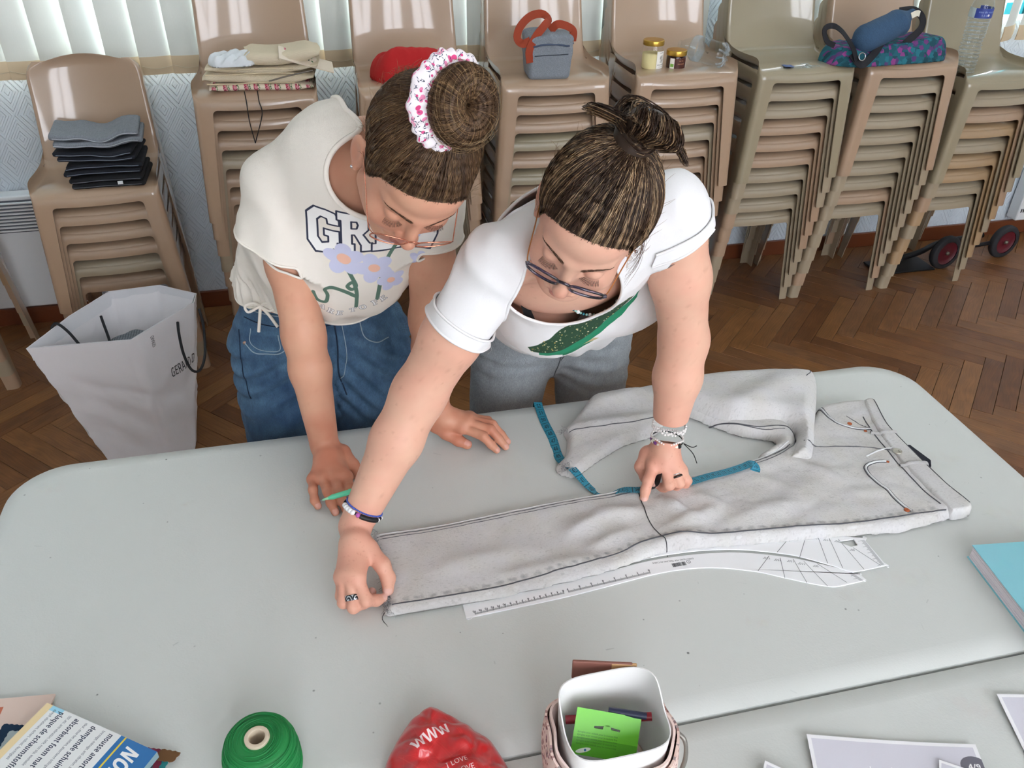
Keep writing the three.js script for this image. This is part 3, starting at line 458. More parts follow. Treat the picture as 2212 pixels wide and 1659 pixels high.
  obj('seam', [drape(outerSeam, 0.0012, 0.0002, 12), drape(off2(inner, 0.004), 0.0009, 0, 8), drape(off2(inner, 0.010), 0.0008, 0, 8), drape(off2(pocket1, 0.003), 0.0010), drape(off2(pocket1, -0.003), 0.0010), drape(off2(pocket2, 0.003), 0.0010), drape(off2(pocket2, -0.003), 0.0010), drape(fly, 0.0011), drape([[1.012, -1.15], [1.0, -1.085], [0.993, -1.02], [0.992, -0.945], [0.998, -0.885]], 0.0012), drape([[1.066, -1.197], [1.043, -1.116], [1.04, -1.055], [1.04, -1.005], [1.042, -0.93], [1.05, -0.876]], 0.0009), drape([[0.63, -1.27], [0.70, -1.21], [0.78, -1.16], [0.838, -1.145], [0.846, -1.12], [0.825, -1.095]], 0.0011), drape([[0.655, -1.25], [0.72, -1.195], [0.79, -1.152], [0.83, -1.14]], 0.0009), drape([[0.41, -1.228], [0.48, -1.225], [0.56, -1.228], [0.60, -1.235]], 0.001), drape([[0.94, -1.265], [0.965, -1.29], [0.95, -1.312], [0.90, -1.33]], 0.001), drape([[0.98, -1.16], [0.99, -1.135], [1.0, -1.12]], 0.0009)], dk, J);
  obj('hem_binding', [drape(off2(inner, -0.001), 0.0013, 0, 8), drape(off2(pocket1, 0), 0.0022, 0.0004), drape(off2(pocket2, 0), 0.002, 0.0004), drape([[0.945, -1.035], [0.985, -1.045], [1.01, -1.045]], 0.002)], lt, J);
  obj('knee_thread', drape([[0.482, -1.03], [0.478, -0.995], [0.475, -0.97], [0.477, -0.94], [0.484, -0.91], [0.485, -0.889]], 0.0008, 0.0004, 8), mat(0x3c3d40, 0.9), J);
  const bump = (x, z, r, m, n) => obj(n, moved(new THREE.SphereGeometry(r, 14, 10).scale(1, 0.5, 1), x, below(all, x, z) + 0.0005, z), m, J);
  bump(0.972, -1.135, 0.0048, cop, 'rivet'); bump(0.991, -1.108, 0.0034, cop, 'rivet'); bump(0.931, -0.886, 0.0052, cop, 'rivet'); bump(0.975, -1.01, 0.003, cop, 'rivet');
  obj('button', moved(lathe([[0, 0.003], [0.003, 0.0028], [0.0042, 0.0018], [0.0062, 0.0026], [0.0085, 0.0016], [0.0088, 0]], 24), 1.008, below(all, 1.008, -1.03), -1.03), mat(0xb9b4a8, 0.3, { metalness: 0.8 }), J);
  obj('belt_loop', [drape([[0.995, -1.098], [1.02, -1.09], [1.046, -1.085]], 0.0042, 0.001), drape([[0.99, -0.995], [1.02, -0.992], [1.05, -0.985]], 0.0042, 0.001)], jm, J);
  obj('waist_label', plate([[1.044, -1.052], [1.052, -1.05], [1.062, -1.0], [1.052, -0.985], [1.046, -1.0]], TY + 0.012, TY + 0.022, { bevel: 0.001 }), mat(0x1b1e2b, 0.8), J, 'dark label inside the waist');
  { const r = rng(4), fr = []; const tuft = (x, z, n, s, y) => { for (let i = 0; i < n; i++) { const a = r() * 6.28, p = [x + (r() - 0.5) * s, y + 0.004 + r() * 0.008, z + (r() - 0.5) * s]; fr.push({ pts: curve([p, [p[0] + 0.004 * Math.cos(a), p[1] + 0.003, p[2] + 0.005 * Math.sin(a)], [p[0] + 0.009 * Math.cos(a + 0.8), Math.max(TY + 0.001, p[1] - 0.004), p[2] + 0.009 * Math.sin(a + 0.8)]]).getPoints(6).map((q) => [q.x, q.y, q.z]), r: 0.0004, c0: i % 4 ? lin('#c4c4c6') : lin('#84858a') }); } };
    for (let i = 0; i <= 10; i++) tuft(lerp(0.010, 0.016, i / 10), lerp(-1.035, -0.86, i / 10), 9, 0.007, TY + 0.003); tuft(0.014, -0.875, 40, 0.014, TY + 0.004); tuft(0.375, -1.128, 70, 0.022, TY + 0.010); tuft(0.4, -1.235, 20, 0.016, TY + 0.012);
    fr.push({ pts: curve([[0.012, TY + 0.004, -0.872], [0.005, TY + 0.002, -0.858], [0.012, TY + 0.001, -0.842]]).getPoints(10).map((q) => [q.x, q.y, q.z]), r: 0.0007, c0: lin('#3a3c42') });
    obj('frayed_hem', hairMesh(fr), new THREE.MeshPhysicalMaterial({ color: 0xffffff, vertexColors: true, roughness: 0.9 }), J).userData.kind = 'stuff'; }

  // tape measure: teal printed ribbon lying over the jeans, black behind, looped under the finger
  const tapeT = canvasTex(2048, 64, (c, w, h) => { c.fillStyle = '#2a8ba6'; c.fillRect(0, 0, w, h); c.strokeStyle = c.fillStyle = '#12303c'; c.font = 'bold 30px sans-serif'; c.textAlign = 'center'; for (let i = 0; i < 46; i++) { const x = i * 45; c.fillRect(x, 0, 2.5, h); for (let k = 1; k < 5; k++) c.fillRect(x + k * 9, 0, 1.3, 12), c.fillRect(x + k * 9, h - 12, 1.3, 12); c.save(); c.translate(x + 22, h / 2); c.rotate(-Math.PI / 2); c.fillText(String(59 - i), 0, 11); c.restore(); } });
  const TM = thing('tape_measure', 'teal cloth tape measure trailing over the table edge and across the jeans', 'tape measure');
  const tm = mat(0xffffff, 0.5, { map: tapeT }), tb = mat(0x15181c, 0.6);
  const ribbon = (pts, w, tw, v0, v1) => { const cv = curve(pts), n = 140; const up = V(0, 1, 0); const pt = (v) => { const p = cv.getPointAt(v), t = cv.getTangentAt(v), s = new THREE.Vector3().crossVectors(t, up).normalize(), a = tw(v), nn = new THREE.Vector3().crossVectors(s, t); return { p, s: s.multiplyScalar(Math.cos(a)).addScaledVector(nn, Math.sin(a)) }; }; return slab(2, n, (u, v) => { const { p, s } = pt(v), k = (0.5 - u) * w; return [p.x + s.x * k, p.y + s.y * k, p.z + s.z * k]; }, 0.0007, (u, v) => [lerp(v0, v1, v), u]); };
  const ty = (x, z, o = 0.0025) => Math.max(TY + 0.002, below(all, x, z) + o);
  const tp = [[0.379, -1.345], [0.377, -1.292], [0.379, -1.237], [0.376, -1.175], [0.385, -1.12], [0.409, -1.077], [0.43, -1.055], [0.455, -1.041], [0.487, -1.031]];
  obj('ribbon', ribbon([[0.380, TY - 0.16, -1.369], [0.380, TY - 0.05, -1.369], [0.380, TY + 0.002, -1.362], ...tp.map(([x, z]) => [x, ty(x, z, 0.003), z])], 0.0175, (v) => 0.25 * Math.sin(v * 9), 0, 0.52), tm, TM);
  obj('ribbon', ribbon([[0.487, TY + 0.028, -1.031], [0.498, TY + 0.03, -1.026], [0.51, TY + 0.037, -1.022], [0.517, TY + 0.05, -1.03], [0.523, TY + 0.056, -1.042]], 0.0175, () => 0.9, 0, 0.05), tb, TM, 'black back of the tape, looped up into the hand');
  obj('ribbon', ribbon([[0.535, TY + 0.026, -1.03], ...[[0.56, -1.03], [0.585, -1.032], [0.62, -1.036], [0.659, -1.041], [0.694, -1.047]].map(([x, z]) => [x, ty(x, z, 0.004), z]), [0.712, TY + 0.034, -1.049], [0.717, TY + 0.028, -1.042], [0.712, TY + 0.022, -1.034]], 0.0175, () => 0.1, 0.6, 0.98), tm, TM);
  obj('end_clip', rbox(0.006, 0.003, 0.016, 0.001, 0.711, TY + 0.0225, -1.034), mat(0x26282b, 0.4, { metalness: 0.6 }), TM);

  // two white pattern rulers
  const rule = (name, label, P, y, hole, draw) => { const g = thing(name, label, 'ruler'); const geo = plate(smoothPoly(P, 6), y, y + 0.0022, { bevel: 0.0005, holes: hole ? [hole] : [] }); const p = geo.attributes.position, uv = geo.attributes.uv; for (let i = 0; i < p.count; i++) uv.setXY(i, (p.getX(i) - 0.12) / 0.74, 1 - (p.getZ(i) + 0.95) / 0.2); const t = canvasTex(2048, 554, (c, w, h) => { c.fillStyle = '#fafbfd'; c.fillRect(0, 0, w, h); draw(c, (x) => ((x - 0.12) / 0.74) * w, (z) => ((z + 0.95) / 0.2) * h, w / 0.74); }); obj('blade', geo, mat(0xffffff, 0.35, { map: t, clearcoat: 0.25 }), g); return g; };
  const fan = (c, X, Z, list) => { c.strokeStyle = '#5b5e63'; c.lineWidth = 2.2; c.fillStyle = '#4b4e53'; c.font = '17px sans-serif'; for (const [a, b, t] of list) { c.beginPath(); c.moveTo(X(a[0]), Z(a[1])); c.lineTo(X(b[0]), Z(b[1])); c.stroke(); c.save(); c.translate(X(a[0]), Z(a[1] + 0.004)); c.rotate(Math.PI + 0.35); c.fillText(t, 0, 0); c.restore(); } };
  const ends = (c, X, Z, a, b, n) => { c.strokeStyle = '#74777c'; c.lineWidth = 1.6; for (let i = 0; i <= n; i++) { const x = lerp(a[0], b[0], i / n), z = lerp(a[1], b[1], i / n), q = i % 10 === 0 ? 0.012 : i % 5 === 0 ? 0.009 : 0.006; c.beginPath(); c.moveTo(X(x), Z(z)); c.lineTo(X(x - q), Z(z)); c.stroke(); } };
  const ticks = (c, X, Z, S, base, xa, xb, n, sub, first, hh) => { c.strokeStyle = c.fillStyle = '#4a4d52'; for (let i = 0; i <= n * sub; i++) { const x = lerp(xa, xb, i / (n * sub)), z = base(x), big = i % sub === 0; c.lineWidth = big ? 2.2 : 1.3; c.beginPath(); c.moveTo(X(x), Z(z)); c.lineTo(X(x), Z(z - (big ? 0.0065 : i % (sub / 2) === 0 ? 0.0048 : 0.0032) * hh)); c.stroke(); if (big) { c.save(); c.translate(X(x), Z(z - 0.008 * hh)); c.rotate(Math.PI + 0.1); c.font = 'bold 15px sans-serif'; c.textAlign = 'center'; c.fillText(String(first - i / sub), 0, 0); c.restore(); } } };
  const low1 = (x) => lerp(-0.834, -0.857, clamp((x - 0.14) / 0.3)) ;
  rule('pattern_ruler', 'white curved pattern ruler with printed scales, the nearer of two beside the jeans', [[0.14, -0.861], [0.14, -0.861], [0.14, -0.832], [0.14, -0.832], [0.297, -0.84], [0.446, -0.855], [0.502, -0.855], [0.541, -0.85], [0.577, -0.84], [0.619, -0.823], [0.657, -0.801], [0.695, -0.78], [0.726, -0.768], [0.779, -0.77], [0.779, -0.77], [0.78, -0.784], [0.78, -0.784], [0.745, -0.808], [0.694, -0.838], [0.638, -0.861], [0.593, -0.874], [0.53, -0.883], [0.448, -0.885], [0.308, -0.871]], TY + 0.0002, null, (c, X, Z, S) => {
    ticks(c, X, Z, S, (x) => low1(x) - 0.001, 0.146, 0.292, 15, 10, 15, 1); ticks(c, X, Z, S, (x) => low1(x) - 0.001, 0.300, 0.442, 7, 20, 7, 1.15);
    c.fillStyle = '#33363a'; const r = rng(2); for (let i = 0; i < 34; i++) c.fillRect(X(0.484 + i * 0.0007), Z(-0.871), 0.6 + r() * 1.8, Z(-0.863) - Z(-0.871)); c.strokeStyle = '#33363a'; c.lineWidth = 1.6; c.beginPath(); c.arc(X(0.5135), Z(-0.869), 9, 0, 7); c.stroke(); c.save(); c.translate(X(0.5135), Z(-0.869)); c.rotate(Math.PI); c.font = '12px sans-serif'; c.textAlign = 'center'; c.fillText('D', 0, 4); c.restore(); c.save(); c.translate(X(0.525), Z(-0.876)); c.rotate(Math.PI + 0.06); c.font = '12px sans-serif'; c.fillText('DIRECTIONS FOR TRACING IN CURVE', 0, 0); c.restore();
    fan(c, X, Z, [[[0.652, -0.853], [0.618, -0.826], '170°'], [[0.668, -0.845], [0.654, -0.803], '150°'], [[0.688, -0.838], [0.684, -0.786], '130°'], [[0.703, -0.829], [0.713, -0.772], '110°'], [[0.722, -0.82], [0.748, -0.772], '90°']]); ends(c, X, Z, [0.768, -0.79], [0.777, -0.771], 14); });
  rule('pattern_ruler', 'white curved pattern ruler lying half under the jeans, the farther of two', [[0.195, -0.866], [0.198, -0.860], [0.307, -0.874], [0.447, -0.889], [0.529, -0.888], [0.592, -0.879], [0.637, -0.866], [0.693, -0.843], [0.743, -0.809], [0.77, -0.789], [0.832, -0.79], [0.832, -0.79], [0.83, -0.855], [0.83, -0.855], [0.708, -0.896], [0.465, -0.931], [0.315, -0.898]], TY + 0.0026, [[0.781, -0.857], [0.812, -0.856], [0.811, -0.842], [0.798, -0.841]], (c, X, Z, S) => {
    c.strokeStyle = '#55585d'; for (let i = 0; i < 150; i++) { const x = lerp(0.2, 0.47, i / 150), z = lerp(-0.866, -0.896, (x - 0.2) / 0.27); c.lineWidth = 1.4; c.beginPath(); c.moveTo(X(x), Z(z)); c.lineTo(X(x), Z(z - (i % 10 ? 0.004 : 0.007))); c.stroke(); }
    fan(c, X, Z, [[[0.704, -0.882], [0.668, -0.856], '170°'], [[0.735, -0.88], [0.700, -0.838], '150°'], [[0.755, -0.876], [0.738, -0.815], '130°'], [[0.772, -0.868], [0.757, -0.800], '110°'], [[0.786, -0.862], [0.79, -0.79], '90°'], [[0.80, -0.838], [0.822, -0.792], '80°']]); ends(c, X, Z, [0.829, -0.85], [0.829, -0.793], 40); });

  // green pencil held across the girl's fingers
  const pn = thing('mechanical_pencil', 'pale green mechanical pencil held across the girl\'s fingers', 'pencil', [-0.0755, TY + 0.0425, -1.1030]);
  pn.rotation.set(0, 0.16, 0.06);
  const prof = (p) => lathe(p, 20).rotateZ(-Math.PI / 2);
  obj('barrel', prof([[0, 0.012], [0.0022, 0.0122], [0.0046, 0.022], [0.0048, 0.05], [0.0053, 0.0505], [0.0053, 0.054], [0.0048, 0.0545], [0.0048, 0.115], [0, 0.116]]), mat(0x66dcae, 0.4), pn); obj('cone', prof([[0.0008, 0.003], [0.0016, 0.0045], [0.0026, 0.0135], [0.0024, 0.014], [0, 0.0142]]), mat(0x9fe6b8, 0.4), pn); obj('tip', prof([[0, 0], [0.0006, 0.0002], [0.0007, 0.0035], [0, 0.004]]), mat(0x8c8f92, 0.3, { metalness: 0.8 }), pn);

  // turquoise book at the right edge
  const bk = thing('book', 'thick turquoise paperback at the right end of the table', 'book', [0.981, TY, -0.782]); bk.rotation.y = -0.125;
  const cov = canvasTex(512, 512, (c, w, h) => { c.fillStyle = '#86cbd6'; c.fillRect(0, 0, w, h); const r = rng(5); for (let i = 0; i < 400; i++) { c.fillStyle = `rgba(${120 + r() * 40},${190 + r() * 30},${220},0.05)`; c.beginPath(); c.arc(r() * w, r() * h, 20 + r() * 40, 0, 7); c.fill(); } c.strokeStyle = c.fillStyle = '#5f9fae'; c.save(); c.translate(150, 160); c.rotate(0.85); c.font = 'italic 34px sans-serif'; c.lineWidth = 1.4; ['SECHER DUFOUR', 'EDITION ATELIER', 'A RHONE VERTE'].forEach((t, i) => c.fillText(t, 0, i * 42)); c.restore(); });
  { const W = 0.19, D = 0.235; const bkg = new THREE.Shape([[0, 0], [W, 0], [W, D], [0.022, D], [0, 0.2]].map(([x, z]) => new THREE.Vector2(x, -z)));
    const slabY = (y0, y1, sh) => new THREE.ExtrudeGeometry(sh, { depth: y1 - y0, bevelEnabled: false }).rotateX(-Math.PI / 2).translate(0, y0, 0);
    const par = new THREE.Shape([[0, 0], [W, 0], [W, D], [0, D]].map(([x, z]) => new THREE.Vector2(x, -z)));
    const c0 = slabY(0.0268, 0.0280, par), uv = c0.attributes.uv, p = c0.attributes.position; for (let i = 0; i < p.count; i++) uv.setXY(i, p.getX(i) / W, 1 - p.getZ(i) / D); obj('cover', c0, mat(0xffffff, 0.35, { map: cov, clearcoat: 0.2 }), bk); obj('back_cover', slabY(0, 0.0012, par), mat(0x86cbd6, 0.4), bk);
    const pg = []; for (let i = 0; i < 12; i++) pg.push(box(W - 0.004 - (i % 3) * 0.0006, 0.0019, D - 0.004, W / 2 - (i % 2) * 0.0004, 0.0013 + i * 0.00213 + 0.001, D / 2)); obj('pages', pg, mat(0xeae4ea, 0.9), bk); }

  // printed papers on the nearer table
  const page = (label, pts, y, curl, draw, W = 512, H = 384) => { const m = canvasTex(W, H, (c) => { c.fillStyle = '#f5f4f7'; c.fillRect(0, 0, W, H); c.fillStyle = '#d5d3dd'; c.fillRect(12, 12, W - 24, H - 24); draw(c, W, H); }); const g = slab(16, 12, (u, v) => { const p = l3(l3(pts[0], pts[1], u), l3(pts[3], pts[2], u), v); return [p[0], TY + y + curl(u, v), p[2]]; }, 0.0004, (u, v) => [u, 1 - v]); return solo('printed_page', g, mat(0xffffff, 0.7, { map: m }), label, 'paper', 'printed papers on the nearer table'); };
  page('lavender grey printed page with a thin title and a dark numbered badge at its corner', [[0.542, 0, -0.538], [0.757, 0, -0.477], [0.706, 0, -0.327], [0.491, 0, -0.388]], 0.0006, (u, v) => 0.012 * (u - 0.35) ** 2 + 0.006 * (1 - v) * (1 - u), (c, W, H) => { c.fillStyle = '#f7f6fa'; c.font = '300 46px sans-serif'; c.textAlign = 'center'; c.fillText('le droit fil', W * 0.52, H * 0.335); c.fillStyle = '#6f6d78'; c.beginPath(); c.ellipse(W * 0.945, H * 0.2, 40, 34, 0, 0, 7); c.fill(); c.fillStyle = '#fff'; c.font = 'bold 24px sans-serif'; c.fillText('4/9', W * 0.945, H * 0.225); });
  page('lavender grey printed page at the right edge, partly outside the photo', [[0.838, 0, -0.537], [1.05, 0, -0.492], [1.03, 0, -0.34], [0.80, 0, -0.395]], 0.0006, (u, v) => 0.010 * (1 - u) * (1 - v) * 0.6, (c, W, H) => { c.fillStyle = '#f7f6fa'; c.font = '300 46px sans-serif'; c.fillText("l'aplomb", W * 0.2, H * 0.33); });
  page('small white-bordered page whose corner shows between the pouch and the titled page', [[0.4675, 0, -0.5135], [0.57, 0, -0.43], [0.49, 0, -0.33], [0.39, 0, -0.41]], 0.004, (u, v) => 0.008 * (1 - u), () => {});
  page('white-bordered page overlapping the lower edge of the titled page', [[0.694, 0, -0.4675], [0.79, 0, -0.40], [0.72, 0, -0.30], [0.62, 0, -0.37]], 0.0075, () => 0, () => {});

  // green thread spool
  const sp = thing('thread_spool', 'large cone of green thread near the front edge of the table', 'thread', [-0.165, TY, -0.648]);
  const thr = dataTex(64, 256, (u, v, i, j) => { const k = 0.72 + 0.28 * Math.abs(Math.sin(j * 1.1)) - 0.1 * ((i * 7 + j * 13) % 5) / 5; return [30 * k, 152 * k, 74 * k]; }); thr.repeat.set(6, 2);
  const pts = [[0.0445, 0.002], [0.047, 0.01], [0.0465, 0.035], [0.0425, 0.055], [0.036, 0.064], [0.024, 0.0675], [0.0155, 0.068]], spl = new THREE.SplineCurve(pts.map((p) => new THREE.Vector2(...p))).getPoints(70).map((p, i) => [p.x + 0.0004 * (i % 2), p.y]);
  obj('thread', lathe(spl, 64), mat(0xffffff, 0.55, { map: thr, sheen: 0.5, sheenColor: new THREE.Color(0x4fd08a) }), sp);
  { const wr = [], r = rng(8); for (let i = 0; i < 40; i++) { const t = 0.05 + 0.9 * i / 40, a = new THREE.SplineCurve(pts.map((p) => new THREE.Vector2(...p))).getPoint(t), ph = r() * 6, P = []; for (let k = 0; k <= 40; k++) { const th = (k / 40) * 6.283; P.push(V((a.x + 0.0006) * Math.cos(th + ph), a.y + 0.0035 * Math.sin(th), (a.x + 0.0006) * Math.sin(th + ph))); } wr.push(new THREE.TubeGeometry(new THREE.CatmullRomCurve3(P, true), 60, 0.0005, 4, true)); } obj('wound_strands', wr, mat(0x1f8f4a, 0.5), sp).userData.kind = 'stuff'; }
  obj('cardboard_core', lathe([[0.0155, 0.0], [0.0155, 0.071], [0.0148, 0.0722], [0.0105, 0.0722], [0.0098, 0.071], [0.0098, 0.0]], 40), mat(0xd7c8b0, 0.85), sp);
  obj('core_bore', new THREE.CircleGeometry(0.0099, 24).rotateX(-Math.PI / 2).translate(0, 0.012, 0), mat(0x3a332c, 0.95), sp);

  // crumpled red plastic bag with white lettering
  const rt = canvasTex(512, 512, (c, w, h) => { c.fillStyle = '#c4161c'; c.fillRect(0, 0, w, h); const r = rng(2); for (let i = 0; i < 40; i++) { c.strokeStyle = `rgba(235,90,80,${0.15 + 0.2 * r()})`; c.lineWidth = 1 + 2 * r(); c.beginPath(); c.moveTo(r() * w, r() * h); c.lineTo(r() * w, r() * h); c.stroke(); } c.fillStyle = '#f2dede'; c.font = 'bold 62px sans-serif'; c.save(); c.translate(140, 210); c.rotate(-0.45); c.fillText('WWW', 0, 0); c.restore(); c.font = 'bold 70px sans-serif'; c.save(); c.translate(30, 370); c.rotate(-1.0); c.fillText('O .', 0, 0); c.restore(); c.font = '30px sans-serif'; for (let i = 0; i < 4; i++) { c.save(); c.translate(250 + i * 20, 300 + i * 44); c.rotate(-0.2); c.fillText('I LOVE', 0, 0); c.restore(); } }, { clampEdge: true });
  const rb = pillow([[-0.018, -0.60], [0.012, -0.645], [0.052, -0.668], [0.088, -0.64], [0.125, -0.60], [0.14, -0.54], [0.09, -0.50], [0.02, -0.51], [-0.02, -0.55]].map(([x, z]) => [x + 0.003, z - 0.012]), TY, (x, z) => 0.05 + 0.018 * fbm(x * 22, z * 22, 2, 3) + 0.012 * Math.abs(N3(x * 38, z * 38, 5)), 0.05, 0.004);
  { const g = rb.mesh(); uvPlane(g, V(-0.02, 0, -0.50), V(1, 0, 0), V(0, 0, -1), 1 / 0.165); solo('plastic_bag', g, mat(0xffffff, 0.28, { map: rt, clearcoat: 0.5 }), 'crumpled red plastic bag with white lettering at the front of the table', 'bag'); }

  // flowered sewing pouch with a white tub in it
  const pc = thing('sewing_pouch', 'flowered pink fabric pouch standing open around a white plastic tub', 'pouch', [0.262, TY, -0.545]);
  const fl = canvasTex(512, 256, (c, w, h) => { c.fillStyle = '#e6cdc2'; c.fillRect(0, 0, w, h); const r = rng(14); for (let i = 0; i < 320; i++) { c.fillStyle = ['#7b4a48', '#9a6a62', '#5e5a63', '#b98c86', '#8d5f6a'][i % 5]; c.beginPath(); c.ellipse(r() * w, r() * h, 3 + r() * 9, 2 + r() * 6, r() * 3, 0, 7); c.fill(); } }); fl.repeat.set(3, 1);
  const rr = (a) => 1 / Math.pow(Math.abs(Math.cos(a) / 0.074) ** 3 + Math.abs(Math.sin(a) / 0.06) ** 3, 1 / 3);
  const wall = (y0, y1, k, t, bulge) => slab(72, 10, (u, v) => { const a = -u * 6.2832, R = rr(a) * k * (1 + bulge * Math.sin(v * 3)) + 0.002 * Math.sin(a * 9) * v; return [R * Math.cos(a), lerp(y0, y1 + 0.006 * Math.sin(a * 2 + 0.6) - 0.012 * Math.max(0, Math.sin(a)), v), R * Math.sin(a)]; }, t, (u, v) => [u, v]);
  obj('outer_cloth', wall(0.001, 0.098, 1.06, 0.003, 0.05), mat(0xffffff, 0.9, { map: fl }), pc); obj('lining', wall(0.004, 0.104, 0.99, 0.003, 0.02), mat(0xe8cfc6, 0.9), pc, 'plain pink lining turned over the edge');
  obj('base', new THREE.CylinderGeometry(0.066, 0.066, 0.004, 40).scale(1, 1, 0.84).translate(0, 0.003, 0), mat(0xe6cdc2, 0.9), pc);
  obj('zip', tube([[0.076, 0.096, 0.015], [0.086, 0.088, 0.025], [0.088, 0.06, 0.032], [0.082, 0.03, 0.036]], 0.003, 20, 6), mat(0x8b8780, 0.4, { metalness: 0.6 }), pc);
  const tub = thing('plastic_tub', 'white plastic tub standing inside the flowered pouch', 'tub', [0.262, TY + 0.006, -0.545]);
  const tw = (a) => 1 / Math.pow(Math.abs(Math.cos(a) / 0.064) ** 4 + Math.abs(Math.sin(a) / 0.05) ** 4, 1 / 4);
  obj('shell', slab(72, 10, (u, v) => { const a = -u * 6.2832, R = tw(a) * (0.93 + 0.07 * v); return [R * Math.cos(a), v * (0.118 + 0.024 * sstep(0.2, -0.5, Math.sin(a))), R * Math.sin(a)]; }, 0.0016), mat(0xf4f3f1, 0.35), tub);
  obj('floor', new THREE.CylinderGeometry(0.055, 0.055, 0.002, 40).scale(1, 1, 0.8).translate(0, 0.002, 0), mat(0xeeeeec, 0.4), tub);
  const gt = canvasTex(512, 320, (c, w, h) => { c.fillStyle = '#6cc52c'; c.fillRect(0, 0, w, h); c.fillStyle = '#54a81f'; c.fillRect(0, 200, w, 120); c.fillStyle = '#2f6b12'; c.font = '17px sans-serif'; for (let i = 0; i < 5; i++) c.fillText('épingles acier nickelé pour la couture fine', 30, 168 + i * 20); c.fillStyle = '#f3f6ee'; c.beginPath(); c.ellipse(95, 285, 60, 16, -0.3, 0, 7); c.fill(); c.fillStyle = '#2b67a8'; c.beginPath(); c.arc(110, 282, 9, 0, 7); c.fill(); });
  const gc = thing('card_packet', 'bright green hang card with a slot, standing in the white tub', 'packet', [0.253, TY + 0.1, -0.541]); gc.rotation.set(-0.75, -0.1, -0.32);
  { const s = new THREE.Shape([[-0.04, -0.028], [0.04, -0.028], [0.04, 0.026], [-0.04, 0.026]].map((p) => new THREE.Vector2(...p))); const hl = new THREE.Path(); hl.moveTo(-0.016, 0.005); hl.lineTo(-0.005, 0.005); hl.absarc(0, 0.006, 0.005, Math.PI, 0, true); hl.lineTo(0.016, 0.005); hl.lineTo(0.016, 0.0075); hl.lineTo(0.004, 0.009); hl.lineTo(-0.004, 0.009); hl.lineTo(-0.016, 0.0075); s.holes.push(hl); const g = new THREE.ExtrudeGeometry(s, { depth: 0.0012, bevelEnabled: false }), p = g.attributes.position, uv = g.attributes.uv; for (let i = 0; i < p.count; i++) uv.setXY(i, (p.getX(i) + 0.04) / 0.08, (p.getY(i) + 0.028) / 0.054); obj('card', g, mat(0xffffff, 0.35, { map: gt }), gc); }
  const pen = (name, label, c, p, q, r) => solo(name, new THREE.TubeGeometry(new THREE.LineCurve3(V(...p), V(...q)), 4, r, 10), mat(c, 0.35), label, 'pen');
  pen('pen', 'dark red pen lying in the tub behind the green card', 0x8e1226, [0.213, TY + 0.088, -0.578], [0.316, TY + 0.1, -0.552], 0.0055); pen('pen', 'dark blue pen lying in the tub behind the red pen', 0x1d2440, [0.262, TY + 0.115, -0.562], [0.305, TY + 0.114, -0.545], 0.0045);
  solo('ribbon_reel', moved(rbox(0.075, 0.03, 0.004, 0.0015), 0.266, TY + 0.134, -0.606, -0.12, -0.27, 0), mat(0x8a5a4e, 0.6), 'brown and tan card strip standing behind the white tub', 'strip'); solo('ribbon_reel', moved(rbox(0.032, 0.028, 0.0045, 0.0015), 0.292, TY + 0.134, -0.5985, -0.12, -0.27, 0), mat(0xc2996a, 0.6), 'tan end of the card strip behind the white tub', 'strip');

  // packet, card and cloth swatches at the lower left
  const pt = canvasTex(1024, 1024, (c, w, h) => { c.fillStyle = '#eef0f0'; c.fillRect(0, 0, w, h); c.fillStyle = '#f0d9a8'; c.fillRect(0, 0, 60, h); c.fillStyle = '#9fd8ee'; c.fillRect(60, 0, 110, 60); c.fillStyle = '#1f6fb0'; c.fillRect(700, 0, 324, h); c.fillStyle = '#f1d33c'; c.fillRect(736, 0, 14, h); c.fillStyle = '#27324a'; c.save(); c.translate(0, 0); c.rotate(Math.PI / 2); const L = [['bold 62px sans-serif', 'plaque de schaumstoffmatte zum', -150], ['30px sans-serif', 'dämpft vibrationen, sichert, robust, feuchtigkeit', -95], ['bold 62px sans-serif', 'absorbent foam mat heavy duty', -295], ['30px sans-serif', 'DIY, etc. anti-vibration, safe, non slip, washable', -235], ['bold 62px sans-serif', 'dempende schuim matras', -450], ['30px sans-serif', 'ideal : dove het zetten, absorbeert trillingen', -390], ['bold 62px sans-serif', 'mousse amortissante', -610], ['30px sans-serif', 'bricolage, ménage, anti vibration, sécurisé', -550]]; for (const [f, t, y] of L) { c.font = f; c.fillText(t, 30, y); } c.fillStyle = '#fff'; c.font = 'italic 900 170px sans-serif'; c.fillText('NON SLIP', 60, -800); c.restore(); });
  const quadSlab = (q, t, uvs) => slab(10, 10, (u, v) => { const p = l3(l3(q[0], q[1], u), l3(q[3], q[2], u), v); return [p[0], p[1] + 0.002 * Math.sin(u * 3) * Math.sin(v * 3), p[2]]; }, t, (u, v) => [u, 1 - v]);
  const y = TY;
  solo('foam_packet', quadSlab([[-0.446, y + 0.022, -0.785], [-0.296, y + 0.016, -0.684], [-0.365, y + 0.016, -0.585], [-0.515, y + 0.022, -0.686]], 0.012), mat(0xffffff, 0.35, { map: pt, clearcoat: 0.4 }), 'white and blue foam mat packet with multilingual printing at the lower left corner', 'packet');
